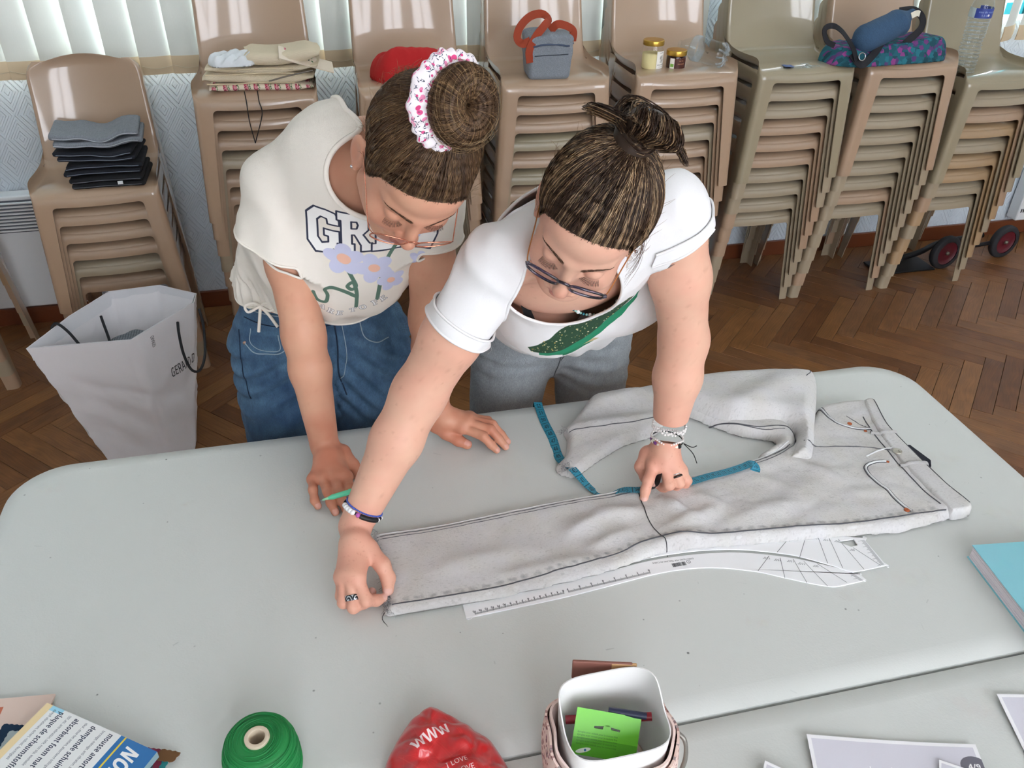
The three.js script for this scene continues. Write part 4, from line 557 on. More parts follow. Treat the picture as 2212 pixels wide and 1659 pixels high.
  const ct = canvasTex(512, 512, (c, w, h) => { c.fillStyle = '#e8cfc2'; c.fillRect(0, 0, w, h); c.fillStyle = '#c96b4a'; c.fillRect(0, 60, 300, 60); c.fillStyle = '#dfe6e2'; c.fillRect(0, 130, 260, 12); const r = rng(3); for (let i = 0; i < 120; i++) { c.fillStyle = ['#8a6b4a', '#557a4a', '#b77f73', '#6e5f55'][i % 4]; c.beginPath(); c.ellipse(r() * 240, 160 + r() * 300, 4 + r() * 16, 3 + r() * 9, r() * 3, 0, 7); c.fill(); } c.fillStyle = '#4f9a93'; c.fillRect(300, 300, 212, 140); c.fillStyle = '#eee3d2'; c.beginPath(); c.ellipse(330, 370, 62, 48, -0.3, 0, 7); c.fill(); c.fillStyle = '#222'; c.beginPath(); c.ellipse(330, 365, 26, 14, -0.3, 0, 7); c.fill(); });
  solo('pattern_envelope', quadSlab([[-0.60, y + 0.0045, -0.835], [-0.45, y + 0.0045, -0.819], [-0.463, y + 0.0035, -0.70], [-0.61, y + 0.0035, -0.71]], 0.003), mat(0xffffff, 0.5, { map: ct }), 'pink printed envelope with a picture under the cloth swatches at the lower left', 'envelope');
  const swatch = (label, c, P, yy, m = 0.0035) => { const o = []; for (let i = 0; i < P.length; i++) { const a = P[i], b = P[(i + 1) % P.length], L = Math.hypot(b[0] - a[0], b[1] - a[1]), n = Math.max(2, Math.round(L / m)); for (let k = 0; k < n; k++) { const t = k / n, q = k % 2 ? 0.0011 : 0; o.push([lerp(a[0], b[0], t) + ((b[1] - a[1]) / L) * q, lerp(a[1], b[1], t) - ((b[0] - a[0]) / L) * q]); } } solo('cloth_swatch', plate(o, yy, yy + 0.0012), mat(c, 0.95), label, 'swatch', 'pinked cloth swatches at the lower left'); };
  swatch('dark navy pinked swatch under the pale one, left of the packet', 0x14324e, [[-0.505, -0.782], [-0.458, -0.768], [-0.47, -0.69], [-0.53, -0.70]], y + 0.0085);
  swatch('pale blue-white pinked swatch under the black one, left of the packet', 0xb9c6c8, [[-0.494, -0.768], [-0.460, -0.759], [-0.475, -0.69], [-0.512, -0.70]], y + 0.0102);
  swatch('black velvet strip on the pale swatch, left of the packet', 0x14141c, [[-0.486, -0.757], [-0.466, -0.751], [-0.480, -0.69], [-0.503, -0.695]], y + 0.0118, 0.02);
  swatch('maroon pinked swatch sticking out at the right of the packet', 0x7e2c44, [[-0.39, -0.735], [-0.291, -0.699], [-0.301, -0.668], [-0.38, -0.67]], y + 0.0045);
  swatch('dark and white printed pinked swatch under the maroon one', 0x3b4a57, [[-0.37, -0.713], [-0.304, -0.689], [-0.31, -0.66], [-0.37, -0.66]], y + 0.0058);
  swatch('teal pinked swatch at the lowest right of the packet', 0x2c8a8c, [[-0.33, -0.69], [-0.285, -0.692], [-0.30, -0.655], [-0.33, -0.65]], y + 0.0018);
  swatch('brown and black chequered ribbon end poking out beyond the teal swatch', 0x6b4a2a, [[-0.296, -0.700], [-0.272, -0.690], [-0.281, -0.679], [-0.305, -0.688]], y + 0.0072);
}
// the printed band on the white top, in metres on the cloth: across, up
let denimMap;
const womanPrint = { dark: [[-0.116, 0.13], [-0.08, 0.155], [-0.045, 0.187], [-0.02, 0.215], [0.008, 0.224], [0.032, 0.236], [0.058, 0.248], [0.072, 0.232], [0.07, 0.208], [0.05, 0.185], [0.016, 0.155], [-0.02, 0.138], [-0.06, 0.125], [-0.112, 0.118]], green: [[-0.1, 0.122], [-0.05, 0.13], [-0.015, 0.14], [0.02, 0.158], [0.055, 0.19], [0.076, 0.206], [0.08, 0.228], [0.086, 0.22], [0.082, 0.19], [0.04, 0.15], [-0.01, 0.12], [-0.06, 0.108], [-0.1, 0.112]], gold: [[-0.03, 0.116], [0.0, 0.124], [0.01, 0.116], [-0.03, 0.105]], green2: [[-0.06, 0.112], [-0.02, 0.118], [0.0, 0.112], [-0.06, 0.098]] };
const girlBun = { axis: [0.30, 0.82, 0.50] };
// print of the cream T-shirt; the cloth spans half a metre each way
function girlPrint(c, w, h) {
  c.fillStyle = '#f0e9de'; c.fillRect(0, 0, w, h);
  const X = (x) => (x * 2 + 0.5) * w, Y = (y) => (0.5 - y * 2) * h;
  c.lineJoin = 'round'; c.lineCap = 'round';
  // big outlined slab letters, leaning with the cloth
  const ex = [0.049, 0.013], ey = [-0.0235, 0.081], letter = (o, strokes) => { c.beginPath(); for (const st of strokes) { st.forEach(([a, b], i) => { const x = X(o[0] + ex[0] * a + ey[0] * b), y = Y(o[1] + ex[1] * a + ey[1] * b); i ? c.lineTo(x, y) : c.moveTo(x, y); }); c.closePath(); } c.fillStyle = '#fbfaf7'; c.fill('evenodd'); c.strokeStyle = '#2b3046'; c.lineWidth = 6; c.stroke(); };
  const R = [[[-0.5, 0.5], [0.25, 0.5], [0.46, 0.38], [0.46, 0.08], [0.3, -0.05], [0.5, -0.28], [0.58, -0.28], [0.58, -0.5], [0.22, -0.5], [0.22, -0.34], [0.02, -0.06], [-0.05, -0.06], [-0.05, -0.3], [0.03, -0.3], [0.03, -0.5], [-0.5, -0.5], [-0.5, -0.3], [-0.38, -0.3], [-0.38, 0.3], [-0.5, 0.3]], [[-0.06, 0.3], [0.1, 0.3], [0.14, 0.22], [0.1, 0.12], [-0.06, 0.12]]];
  const G = [[[0.5, 0.28], [0.4, 0.45], [0.1, 0.5], [-0.25, 0.5], [-0.5, 0.3], [-0.5, -0.3], [-0.25, -0.5], [0.2, -0.5], [0.3, -0.42], [0.5, -0.5], [0.5, 0.02], [0.02, 0.02], [0.02, -0.14], [0.15, -0.14], [0.15, -0.26], [-0.05, -0.3], [-0.17, -0.2], [-0.17, 0.2], [-0.05, 0.3], [0.12, 0.28], [0.14, 0.16], [0.5, 0.16]]];
  const L = [[[-0.5, 0.5], [0.0, 0.5], [0.0, 0.3], [-0.08, 0.3], [-0.08, -0.28], [0.15, -0.28], [0.2, -0.1], [0.42, -0.1], [0.42, -0.5], [-0.5, -0.5], [-0.5, -0.3], [-0.38, -0.3], [-0.38, 0.3], [-0.5, 0.3]]];
  letter([-0.048, 0.113], G); letter([-0.003, 0.127], R); letter([0.049, 0.140], L); letter([0.101, 0.154], [[[-0.5, 0.2], [-0.2, 0.5], [0.3, 0.5], [0.5, 0.2], [0.5, -0.2], [0.3, -0.5], [-0.2, -0.5], [-0.5, -0.2]]]);
  const flower = (x, y, r, rot, n, cr, sq = 0.8) => { c.save(); c.translate(X(x), Y(y)); c.rotate(0.3); c.scale(1, sq); c.fillStyle = '#d3d5ee'; for (let i = 0; i < n; i++) { c.save(); c.rotate(rot + (i * 6.283) / n); c.beginPath(); c.ellipse(r * 2 * w * 0.58, 0, r * 2 * w * 0.5, r * 2 * w * 0.42, 0, 0, 7); c.fill(); c.restore(); } c.fillStyle = '#f6c3ab'; c.beginPath(); c.ellipse(0, 0, cr * 2 * w, cr * 2 * w * 0.85, 0, 0, 7); c.fill(); c.restore(); };
  const line = (pts, wd) => { c.strokeStyle = '#5c7a6a'; c.lineWidth = wd; c.beginPath(); const q = new THREE.SplineCurve(pts.map(([x, y]) => new THREE.Vector2(X(x), Y(y)))).getPoints(60); q.forEach((p, i) => (i ? c.lineTo(p.x, p.y) : c.moveTo(p.x, p.y))); c.stroke(); };
  line([[0.0, 0.062], [0.018, 0.042], [0.03, 0.026], [0.025, 0.018], [0.016, 0.024], [0.024, 0.032], [0.035, 0.012], [0.040, -0.006], [0.044, -0.024]], 13);
  line([[0.037, 0.004], [0.016, 0.012], [-0.008, 0.016], [-0.018, 0.010], [-0.010, -0.004], [-0.010, -0.020], [-0.024, -0.020], [-0.034, -0.006]], 13);
  line([[0.071, 0.112], [0.066, 0.08], [0.067, 0.05], [0.070, 0.025], [0.074, 0.0]], 14);
  flower(-0.003, 0.070, 0.033, 0.4, 5, 0.0125); flower(0.05, 0.062, 0.032, 0.1, 5, 0.0105, 0.8); flower(0.072, 0.135, 0.03, 0.8, 5, 0.008, 0.85); flower(0.086, 0.038, 0.023, 0.2, 5, 0.007, 0.8); flower(0.122, 0.09, 0.02, 0.5, 5, 0.006);
  c.textAlign = 'center'; c.textBaseline = 'middle'; c.font = 'bold 36px serif'; c.lineWidth = 2.4;
  for (const [t, x, y, a] of [['A', -0.012, -0.036, 0.1], ['R', 0.004, -0.040, 0.05], ['E', 0.020, -0.041, -0.05], ['T', 0.041, -0.034, -0.25], ['O', 0.056, -0.026, -0.4], ['F', 0.073, -0.010, -0.7], ['E', 0.084, 0.0, -0.8]]) { c.save(); c.translate(X(x), Y(y)); c.rotate(a); c.fillStyle = '#fbfaf7'; c.strokeStyle = '#2e3140'; c.strokeText(t, 0, 0); c.fillText(t, 0, 0); c.restore(); }
}
// ---------------------------------------------------------------- people
const skinM = new THREE.MeshPhysicalMaterial({ color: 0xffffff, vertexColors: true, roughness: 0.52, sheen: 0.15, sheenRoughness: 0.5, sheenColor: new THREE.Color(0xffc8b0) });
const hairM = new THREE.MeshPhysicalMaterial({ color: 0xffffff, vertexColors: true, roughness: 0.42, specularIntensity: 0.7 });
const HAND = {
  GR: { wrist: [[-0.0621, 0.79, -1.2494, 0.0265], [-0.0585, 0.782, -1.2217, 0.03]],
    pinky: [[-0.0878, 0.766, -1.1811, 0.0085], [-0.0885, 0.767, -1.1522, 0.0078], [-0.0873, 0.756, -1.1358, 0.0072], [-0.0828, 0.749, -1.1278, 0.0068]],
    ring: [[-0.0697, 0.77, -1.1757, 0.0095], [-0.0631, 0.771, -1.1392, 0.0085], [-0.0594, 0.758, -1.1217, 0.008], [-0.0534, 0.749, -1.1054, 0.0072]],
    middle: [[-0.0487, 0.772, -1.172, 0.0098], [-0.0445, 0.772, -1.1371, 0.0088], [-0.039, 0.759, -1.1192, 0.008], [-0.0341, 0.7495, -1.1036, 0.0072]],
    index: [[-0.0281, 0.771, -1.1688, 0.0095], [-0.0239, 0.772, -1.1373, 0.0085], [-0.0183, 0.759, -1.1222, 0.0078], [-0.014, 0.749, -1.1131, 0.007]],
    thumb: [[-0.032, 0.772, -1.2404, 0.014], [-0.015, 0.764, -1.2099, 0.012], [-0.005, 0.757, -1.1869, 0.0105], [0.0035, 0.751, -1.1714, 0.009]] },
  GL: { wrist: [[0.1557, 0.798, -1.2969, 0.0265], [0.1736, 0.79, -1.2831, 0.029]],
    index: [[0.2019, 0.782, -1.2584, 0.01], [0.237, 0.776, -1.23, 0.0088], [0.2504, 0.76, -1.2223, 0.0078], [0.2606, 0.7495, -1.2159, 0.007]],
    middle: [[0.2102, 0.787, -1.2646, 0.0102], [0.2538, 0.781, -1.243, 0.009], [0.2686, 0.762, -1.233, 0.008], [0.2798, 0.7495, -1.2224, 0.0072]],
    ring: [[0.2174, 0.786, -1.2749, 0.0098], [0.2612, 0.778, -1.2616, 0.0086], [0.2765, 0.76, -1.2485, 0.0078], [0.2867, 0.749, -1.2374, 0.007]],
    pinky: [[0.2216, 0.782, -1.2886, 0.0086], [0.2558, 0.776, -1.279, 0.0078], [0.2695, 0.76, -1.2707, 0.0072], [0.2784, 0.749, -1.2611, 0.0065]],
    thumb: [[0.1534, 0.776, -1.287, 0.0145], [0.1705, 0.765, -1.2686, 0.0125], [0.1915, 0.756, -1.2528, 0.011], [0.2074, 0.751, -1.2429, 0.0095]] },
  WR: { wrist: [[-0.0202, 0.808, -1.0008, 0.027], [-0.023, 0.806, -0.9622, 0.029]],
    index: [[-0.0259, 0.796, -0.8985, 0.0105], [-0.0158, 0.774, -0.8704, 0.0095], [-0.0007, 0.762, -0.8785, 0.0085], [0.0097, 0.756, -0.8856, 0.0075]],
    middle: [[-0.0353, 0.798, -0.9067, 0.0105], [-0.0354, 0.767, -0.8684, 0.0095], [-0.02, 0.754, -0.8843, 0.0085], [-0.0064, 0.753, -0.9047, 0.0075]],
    ring: [[-0.0433, 0.792, -0.9109, 0.01], [-0.05, 0.766, -0.8817, 0.009], [-0.0379, 0.752, -0.8883, 0.008], [-0.0265, 0.751, -0.8979, 0.0072]],
    pinky: [[-0.0492, 0.784, -0.9164, 0.0088], [-0.0535, 0.763, -0.8978, 0.008], [-0.0444, 0.751, -0.9002, 0.0074], [-0.0343, 0.75, -0.9086, 0.0066]],
    thumb: [[-0.0048, 0.8, -0.9503, 0.015], [0.0147, 0.79, -0.9235, 0.0125], [0.0212, 0.774, -0.9089, 0.0112], [0.0191, 0.758, -0.8995, 0.009]] },
  WL: { wrist: [[0.5473, 0.828, -1.0789, 0.026], [0.5409, 0.818, -1.0633, 0.029]],
    index: [[0.5143, 0.802, -1.0496, 0.0108], [0.4969, 0.79, -1.0267, 0.0095], [0.4902, 0.774, -1.0192, 0.0085], [0.4865, 0.76, -1.0128, 0.0076]],
    middle: [[0.5318, 0.804, -1.0434, 0.0108], [0.5344, 0.78, -1.018, 0.0098], [0.5281, 0.762, -1.0305, 0.0088], [0.5226, 0.76, -1.0382, 0.0076]],
    ring: [[0.5483, 0.8, -1.0376, 0.0102], [0.5543, 0.778, -1.0203, 0.0095], [0.5521, 0.76, -1.0291, 0.0085], [0.5458, 0.758, -1.037, 0.0074]],
    pinky: [[0.5631, 0.792, -1.0356, 0.009], [0.5736, 0.774, -1.0279, 0.0084], [0.57, 0.758, -1.029, 0.0076], [0.5621, 0.757, -1.0333, 0.0068]],
    thumb: [[0.5167, 0.802, -1.0812, 0.015], [0.5007, 0.786, -1.0691, 0.0128], [0.5057, 0.772, -1.0561, 0.0112], [0.512, 0.761, -1.0449, 0.0092]] },
};
const FING = ['index', 'middle', 'ring', 'pinky'];
function bounded(prims, c, R, k) { const f = field(prims); return { k, f(x, y, z) { const d = Math.hypot(x - c[0], y - c[1], z - c[2]) - R; return d > 0.02 ? d : f(x, y, z); } }; }
function handPrim(h) {
  const P = [], w1 = h.wrist[1], w0 = h.wrist[0], pt = (q) => [q[0], q[1], q[2]];
  const a = h.index[0], b = h.pinky[0], mid = l3(pt(a), pt(b), 0.5);
  P.push(cap(pt(w0), pt(w1), w0[3] * 0.82, w1[3] * 0.8, 0.01));
  for (const n of FING) { const m = h[n][0]; P.push(cap(l3(pt(w1), mid, 0.05), pt(m), 0.0185, m[3] * 1.22, 0.012)); P.push({ ...ell(add3(pt(m), [0, 0.002, 0]), [m[3] * 1.12, m[3] * 1.15, m[3] * 1.12], 0.008) }); }
  P.push(cap(l3(pt(w1), pt(h.thumb[0]), 0.2), pt(h.thumb[0]), 0.02, h.thumb[0][3], 0.012), cap(pt(h.thumb[0]), l3(pt(a), mid, 0.3), 0.011, 0.008, 0.014));
  for (const n of [...FING, 'thumb']) {
    const c = h[n], C = []; for (let i = 0; i < 3; i++) C.push(cap(pt(c[i]), pt(c[i + 1]), c[i][3] * (i ? 1.0 : 1.04), c[i + 1][3] * (i < 2 ? 1.02 : 1), 0.005));
    const f = field(C), o = pt(c[1]), R = 0.075; P.push({ k: n === 'thumb' ? 0.006 : 0.004, f });
  }
  const cen = l3(pt(w1), mid, 0.8); return { ...bounded(P, cen, 0.125, 0.01), nails: [...FING, 'thumb'].map((n) => { const c = h[n], t = nrm3(sub3(pt(c[3]), pt(c[2]))); let u = sub3([0, 1, 0], t.map((q) => q * t[1])); u = nrm3(add3(u, [0, 0, 0.25])); return { p: add3(add3(pt(c[3]), t, 0.001), u, c[3][3] * 0.95), t, u, r: c[3][3] }; }), cen };
}
// a woman's head in its own frame: x to her left, y up, z forward
function headPrims(o = {}) {
  const P = [], S = (x) => [x, -x];
  P.push(ell([0, 0.03, -0.012], [0.0745, 0.088, 0.095], 0.01));
  P.push(ell([0, -0.03, 0.028], [0.0595, 0.083, 0.064], 0.03));
  P.push(ell([0, -0.098, 0.064], [0.021, 0.017, 0.018], 0.028));
  P.push(cap([0.05, -0.062, 0.005], [0.018, -0.1, 0.056], 0.014, 0.012, 0.025), cap([-0.05, -0.062, 0.005], [-0.018, -0.1, 0.056], 0.014, 0.012, 0.025));
  P.push(ell([0, 0.055, 0.058], [0.05, 0.036, 0.036], 0.03));
  for (const s of [1, -1]) { P.push(ell([s * 0.04, -0.034, 0.056], [0.023, 0.021, 0.024], 0.022)); P.push(cap([s * 0.012, 0.021, 0.088], [s * 0.042, 0.022, 0.07], 0.0075, 0.008, 0.016)); }
  for (const s of [1, -1]) P.push(minus(ell([s * 0.031, 0.004, 0.101], [0.019, 0.0095, 0.0175], 0.012)));
  P.push(cap([0, 0.014, 0.0885], [0, -0.028, 0.106], 0.0065, 0.0085, 0.014), ell([0, -0.036, 0.106], [0.0115, 0.0105, 0.0115], 0.008));
  for (const s of [1, -1]) P.push(ell([s * 0.0115, -0.04, 0.096], [0.0068, 0.0062, 0.0085], 0.006));
  for (const s of [1, -1]) P.push(ell([s * 0.031, 0.0015, 0.0755], [0.0148, 0.0128, 0.0138], 0.004));
  P.push(cap([-0.019, -0.071, 0.082], [0.019, -0.071, 0.082], 0.0052, 0.0052, 0.008), ell([0, -0.0685, 0.0895], [0.013, 0.0055, 0.0055], 0.006), ell([0, -0.079, 0.0875], [0.0125, 0.0058, 0.0055], 0.006));
  P.push(minus(cap([-0.02, -0.0735, 0.0945], [0.02, -0.0735, 0.0945], 0.0014, 0.0014, 0.003)));
  for (const s of [1, -1]) {
    P.push(ell([s * 0.0775, -0.012, -0.012], [0.0065, 0.031, 0.0175], 0.006, [nrm3([1, 0, 0.45 * s]), [0, 0.97, -0.24], nrm3([-0.45 * s, 0.24, 0.95])]));
    P.push(minus(ell([s * 0.0855, -0.008, -0.008], [0.006, 0.018, 0.0095], 0.004, [nrm3([1, 0, 0.45 * s]), [0, 0.97, -0.24], nrm3([-0.45 * s, 0.24, 0.95])])));
    P.push(ell([s * 0.073, -0.04, -0.004], [0.0055, 0.0085, 0.0075], 0.005));
  }
  return P;
}
const hairline = (z) => { const k = [[0.13, 0.086], [0.088, 0.079], [0.07, 0.066], [0.045, 0.04], [0.03, 0.005], [0.012, -0.012], [-0.004, 0.022], [-0.03, 0.012], [-0.045, -0.03], [-0.09, -0.075], [-0.14, -0.085]]; for (let i = 1; i < k.length; i++) if (z > k[i][0]) return lerp(k[i][1], k[i - 1][1], (z - k[i][0]) / (k[i - 1][0] - k[i][0])); return -0.085; };
function makeFrame(c, r, u, f, s) { return { c, r, u, f, s, w: (q) => [c[0] + s * (r[0] * q[0] + u[0] * q[1] + f[0] * q[2]), c[1] + s * (r[1] * q[0] + u[1] * q[1] + f[1] * q[2]), c[2] + s * (r[2] * q[0] + u[2] * q[1] + f[2] * q[2])], l: (p) => { const d = sub3(p, c); return [dot3(d, r) / s, dot3(d, u) / s, dot3(d, f) / s]; }, m: new THREE.Matrix4().makeBasis(V(...r).multiplyScalar(s), V(...u).multiplyScalar(s), V(...f).multiplyScalar(s)).setPosition(...c) }; }
function orthoFrame(c, up, fwd, s) { const u = nrm3(up), r = nrm3(crs3(u, fwd)), f = crs3(r, u); return makeFrame(c, r, u, f, s); }
const toWorld = (g, F) => { g.applyMatrix4(F.m); return g; };

function buildPerson(o) {
  const P = thing('person', o.label, 'person', [0, 0, 0]);
  const F = o.frame, hp = headPrims(), hl = field(hp), fx = [0, 0, 0];
  const headPrim = { k: 0.02, f(x, y, z) { const dx = x - F.c[0], dy = y - F.c[1], dz = z - F.c[2], R = Math.hypot(dx, dy, dz); if (R > 0.21) return R - 0.17; return F.s * hl((dx * F.r[0] + dy * F.r[1] + dz * F.r[2]) / F.s, (dx * F.u[0] + dy * F.u[1] + dz * F.u[2]) / F.s, (dx * F.f[0] + dy * F.f[1] + dz * F.f[2]) / F.s); } };
  const hands = o.hands.map((h) => handPrim(HAND[h]));
  const nk = o.neck, hn = F.w([0, -0.05, -0.028]);
  const prims = [headPrim, cap(hn, nk, 0.046 * F.s, 0.05, 0.022), ...o.body, ...hands];
  const skin = field(prims);
  // one skin surface, meshed finer at the head and the hands
  const nd = nrm3(sub3(nk, hn)), np = l3(hn, nk, 0.55), neckCut = (x, y, z) => (x - np[0]) * nd[0] + (y - np[1]) * nd[1] + (z - np[2]) * nd[2];
  const parts = [];
  { // head in its own frame
    const fl = (x, y, z) => { const w = F.w([x, y, z]); return skin(w[0], w[1], w[2]) / F.s; };
    let g = netMesh(fl, [-0.105, -0.16, -0.13], [0.105, 0.135, 0.135], 0.0027);
    g = toWorld(g, F); g = clipMesh(g, neckCut); parts.push(g);
  }
  const wr = o.hands.map((h, i) => { const w = HAND[h].wrist, a = w[0], b = w[1]; return { p: [a[0], a[1], a[2]], d: nrm3(add3(nrm3(sub3(b, a)), nrm3(sub3(a, o.elbows[i])))) }; });
  hands.forEach((h, i) => { const c = h.cen, R = 0.1, { p, d } = wr[i], e = 0.05; let g = netMesh(skin, [Math.min(c[0] - R, p[0] - e), 0.735, Math.min(c[2] - R, p[2] - e)], [Math.max(c[0] + R, p[0] + e), Math.max(c[1] + 0.07, p[1] + e), Math.max(c[2] + R, p[2] + e)], 0.0023); g = clipMesh(g, (x, y, z) => -((x - p[0]) * d[0] + (y - p[1]) * d[1] + (z - p[2]) * d[2])); g = clipMesh(g, (x, y, z) => Math.hypot(x - p[0], y - p[1], z - p[2]) - 0.235); parts.push(g); });
  { let g = netMesh(skin, o.lo, o.hi, 0.0065); g = clipMesh(g, (x, y, z) => (Math.hypot(x - np[0], y - np[1], z - np[2]) < 0.22 ? -neckCut(x, y, z) : -1));
    wr.forEach(({ p, d }) => { g = clipMesh(g, (x, y, z) => (Math.hypot(x - p[0], y - p[1], z - p[2]) < 0.235 ? (x - p[0]) * d[0] + (y - p[1]) * d[1] + (z - p[2]) * d[2] : -1)); });
    for (const c of o.bodyClip ?? []) g = clipMesh(g, c); parts.push(g); }
  const body = joinIndexed(parts);
  const T = o.tone, nails = hands.flatMap((h) => h.nails), freckles = o.freckles ?? 0;
  paint(body, (x, y, z) => {
    let c = T.base; const n = fbm(x * 24, y * 24, z * 24, 3), n2 = fbm(x * 90, y * 90, z * 90, 2);
    c = mix3(c, T.pink, clamp(0.35 + n * 0.9, 0, 0.8)); c = c.map((q) => q * (1 + n2 * 0.05));
    for (let i = 0; i < hands.length; i++) { const d = Math.hypot(x - hands[i].cen[0], y - hands[i].cen[1], z - hands[i].cen[2]); if (d < 0.16) c = mix3(c, T.hand, sstep(0.13, 0.07, d) * 0.8 * clamp(0.8 + n)); }
    for (const q of nails) { const e = [x - q.p[0], y - q.p[1], z - q.p[2]]; if (Math.abs(dot3(e, q.t)) < q.r * 0.75 && dot3(e, q.u) > -q.r * 0.35 && Math.hypot(...e) < q.r * 0.98) c = mix3(T.nail, c, 0.25); }
    const l = F.l([x, y, z]); if (len3(l) < 0.17) {
      const g = (px, py, pz, r) => Math.exp(-(((l[0] - px) ** 2 + (l[1] - py) ** 2 + (l[2] - pz) ** 2) / (r * r)));
      c = mix3(c, T.red, clamp(0.5 * g(0, -0.037, 0.112, 0.016) + 0.28 * (g(0.042, -0.034, 0.075, 0.024) + g(-0.042, -0.034, 0.075, 0.024)) + 0.3 * (g(0.08, -0.012, -0.01, 0.03) + g(-0.08, -0.012, -0.01, 0.03))));
      const lip = Math.max(0, 1 - Math.hypot(l[0] / 0.021, (l[1] + 0.0735) / 0.011)); if (l[2] > 0.07) c = mix3(c, T.lip, sstep(0, 0.35, lip) * 0.8);
    }
    if (freckles) { const fk = len3(F.l([x, y, z])) < 0.16 ? 0.4 : 1; const s = N3(x * 260, y * 260, z * 260) * 0.55 + N3(x * 560, y * 560, z * 560) * 0.45; if (s > 0.3) c = mix3(c, T.freckle, clamp((s - 0.3) * 4, 0, 0.6) * freckles * fk); }
    return c;
  });
  obj('body', body, skinM, P);
  return { P, F, skin, hl, hands };
}
// hair drawn back from the hairline to a bun
function scalpOf() { const f = field([ell([0, 0.03, -0.012], [0.0745, 0.088, 0.095], 0.01), ell([0, -0.03, 0.028], [0.0595, 0.083, 0.064], 0.03), ell([0, 0.055, 0.058], [0.05, 0.036, 0.036], 0.03)]); const O = [0, 0.02, -0.01]; return { f, O, R(d) { let a = 0.03, b = 0.15; for (let i = 0; i < 22; i++) { const m = (a + b) / 2; if (f(O[0] + d[0] * m, O[1] + d[1] * m, O[2] + d[2] * m) < 0) a = m; else b = m; } return a; } }; }
function slerp3(a, b, t) { const c = clamp(dot3(a, b), -1, 1), w = Math.acos(c); if (w < 1e-3) return a; const s = Math.sin(w); return nrm3([0, 1, 2].map((i) => (a[i] * Math.sin((1 - t) * w) + b[i] * Math.sin(t * w)) / s)); }
function pulledHair(B, o) {
  const { P, F } = B, sc = scalpOf(), r = rng(o.seed), bun = nrm3(sub3(o.bun, sc.O)), hairG = new THREE.Group(); 
  const thick = (t) => o.lift[0] + (o.lift[1] - o.lift[0]) * Math.sin(Math.min(1, t * 1.15) * Math.PI * 0.5) ;
  const colour = (a, v) => o.colour(a, v, r);
  // a close cap under the strands
  const capF = (x, y, z) => sc.f(x, y, z) - lerp(0.0002, o.lift[1] * 0.42, sstep(0.01, 0.1, y - hairline(z)));
  let g = netMesh(capF, [-0.12, -0.12, -0.14], [0.12, 0.16, 0.13], 0.0035); g = clipMesh(g, (x, y, z) => hairline(z) + 0.002 * N3(x * 200, 0, z * 200) - y);
  paint(g, (x, y, z) => { const d = nrm3(sub3([x, y, z], sc.O)), a = Math.atan2(dot3(d, nrm3(crs3(bun, [1, 0, 0]))), d[0]); return colour(a, 0.1).map((q) => q * 0.8); });
  const cap0 = toWorld(g, F); const hair = obj('hair', cap0, hairM, P);
  const paths = [], X = nrm3(crs3(bun, [1, 0, 0]));
  const root = (near) => { for (let q = 0; q < 200; q++) { const d = nrm3([r() * 2 - 1, r() * 2 - 1, r() * 2 - 1]), R = sc.R(d), p = add3(sc.O, d, R), e = p[1] - hairline(p[2]); if (e > (near ? -0.005 * r() * r() : 0.01) && e < (near ? 0.009 : 1)) return d; } return [0, 1, 0]; };
  for (let i = 0; i < o.n; i++) {
    const near = i < o.n * 0.62, d0 = root(near), A = Math.atan2(dot3(d0, X), d0[0]), pts = [], lift = r(), side = (N3(i * 0.37, 1, 2) + 0.25 * (r() - 0.5)) * 0.4 * o.mess, end = nrm3(add3(bun, [r() - 0.5, r() - 0.5, r() - 0.5], 0.2)), cc = colour(A, r());
    const n = 11, t1 = near ? 1 : 0.75 + 0.25 * r();
    for (let k = 0; k <= n; k++) { const t = (k / n) * t1; let d = slerp3(d0, end, t); const sw = nrm3(crs3(d0, bun)); d = nrm3(add3(d, sw, side * 0.22 * Math.sin(t * Math.PI) + 0.004 * o.mess * Math.sin(t * 7 + i))); const R = sc.R(d) + lerp(near ? 0.0022 : -0.001, thick(t) * (0.84 + 0.2 * lift), sstep(0, near ? 0.22 : 0.4, t)); pts.push(F.w(add3(sc.O, d, R))); }
    paths.push({ pts, r: (0.00045 + r() * 0.0003) * o.fat, c0: cc, c1: mix3(cc, colour(A, r()), 0.5), taper: 0.6 });
  }
  for (let i = 0; i < o.fly; i++) {   // short stray hairs
    const d0 = root(r() < 0.5), pts = []; let p = add3(sc.O, d0, sc.R(d0) + o.lift[1] * 0.6), v = nrm3(add3(add3(bun, d0, 0.15 + 0.3 * r()), [r() - 0.5, r() - 0.5, r() - 0.5], 0.7)); const tu = [r() - 0.5, r() - 0.5, r() - 0.5]; for (let k = 0; k < 8; k++) { pts.push(F.w(p)); p = add3(p, v, 0.0042); v = nrm3(add3(add3(v, tu, 0.3), d0, -0.06 * k * 0.3)); } paths.push({ pts, r: 0.00022, c0: o.flyC, c1: o.flyC, taper: 0.3 });
  }
  const sM = obj('hair_strands', hairMesh(paths), hairM, hair); sM.userData.kind = 'stuff';
  return { hair, sc, bun };
}
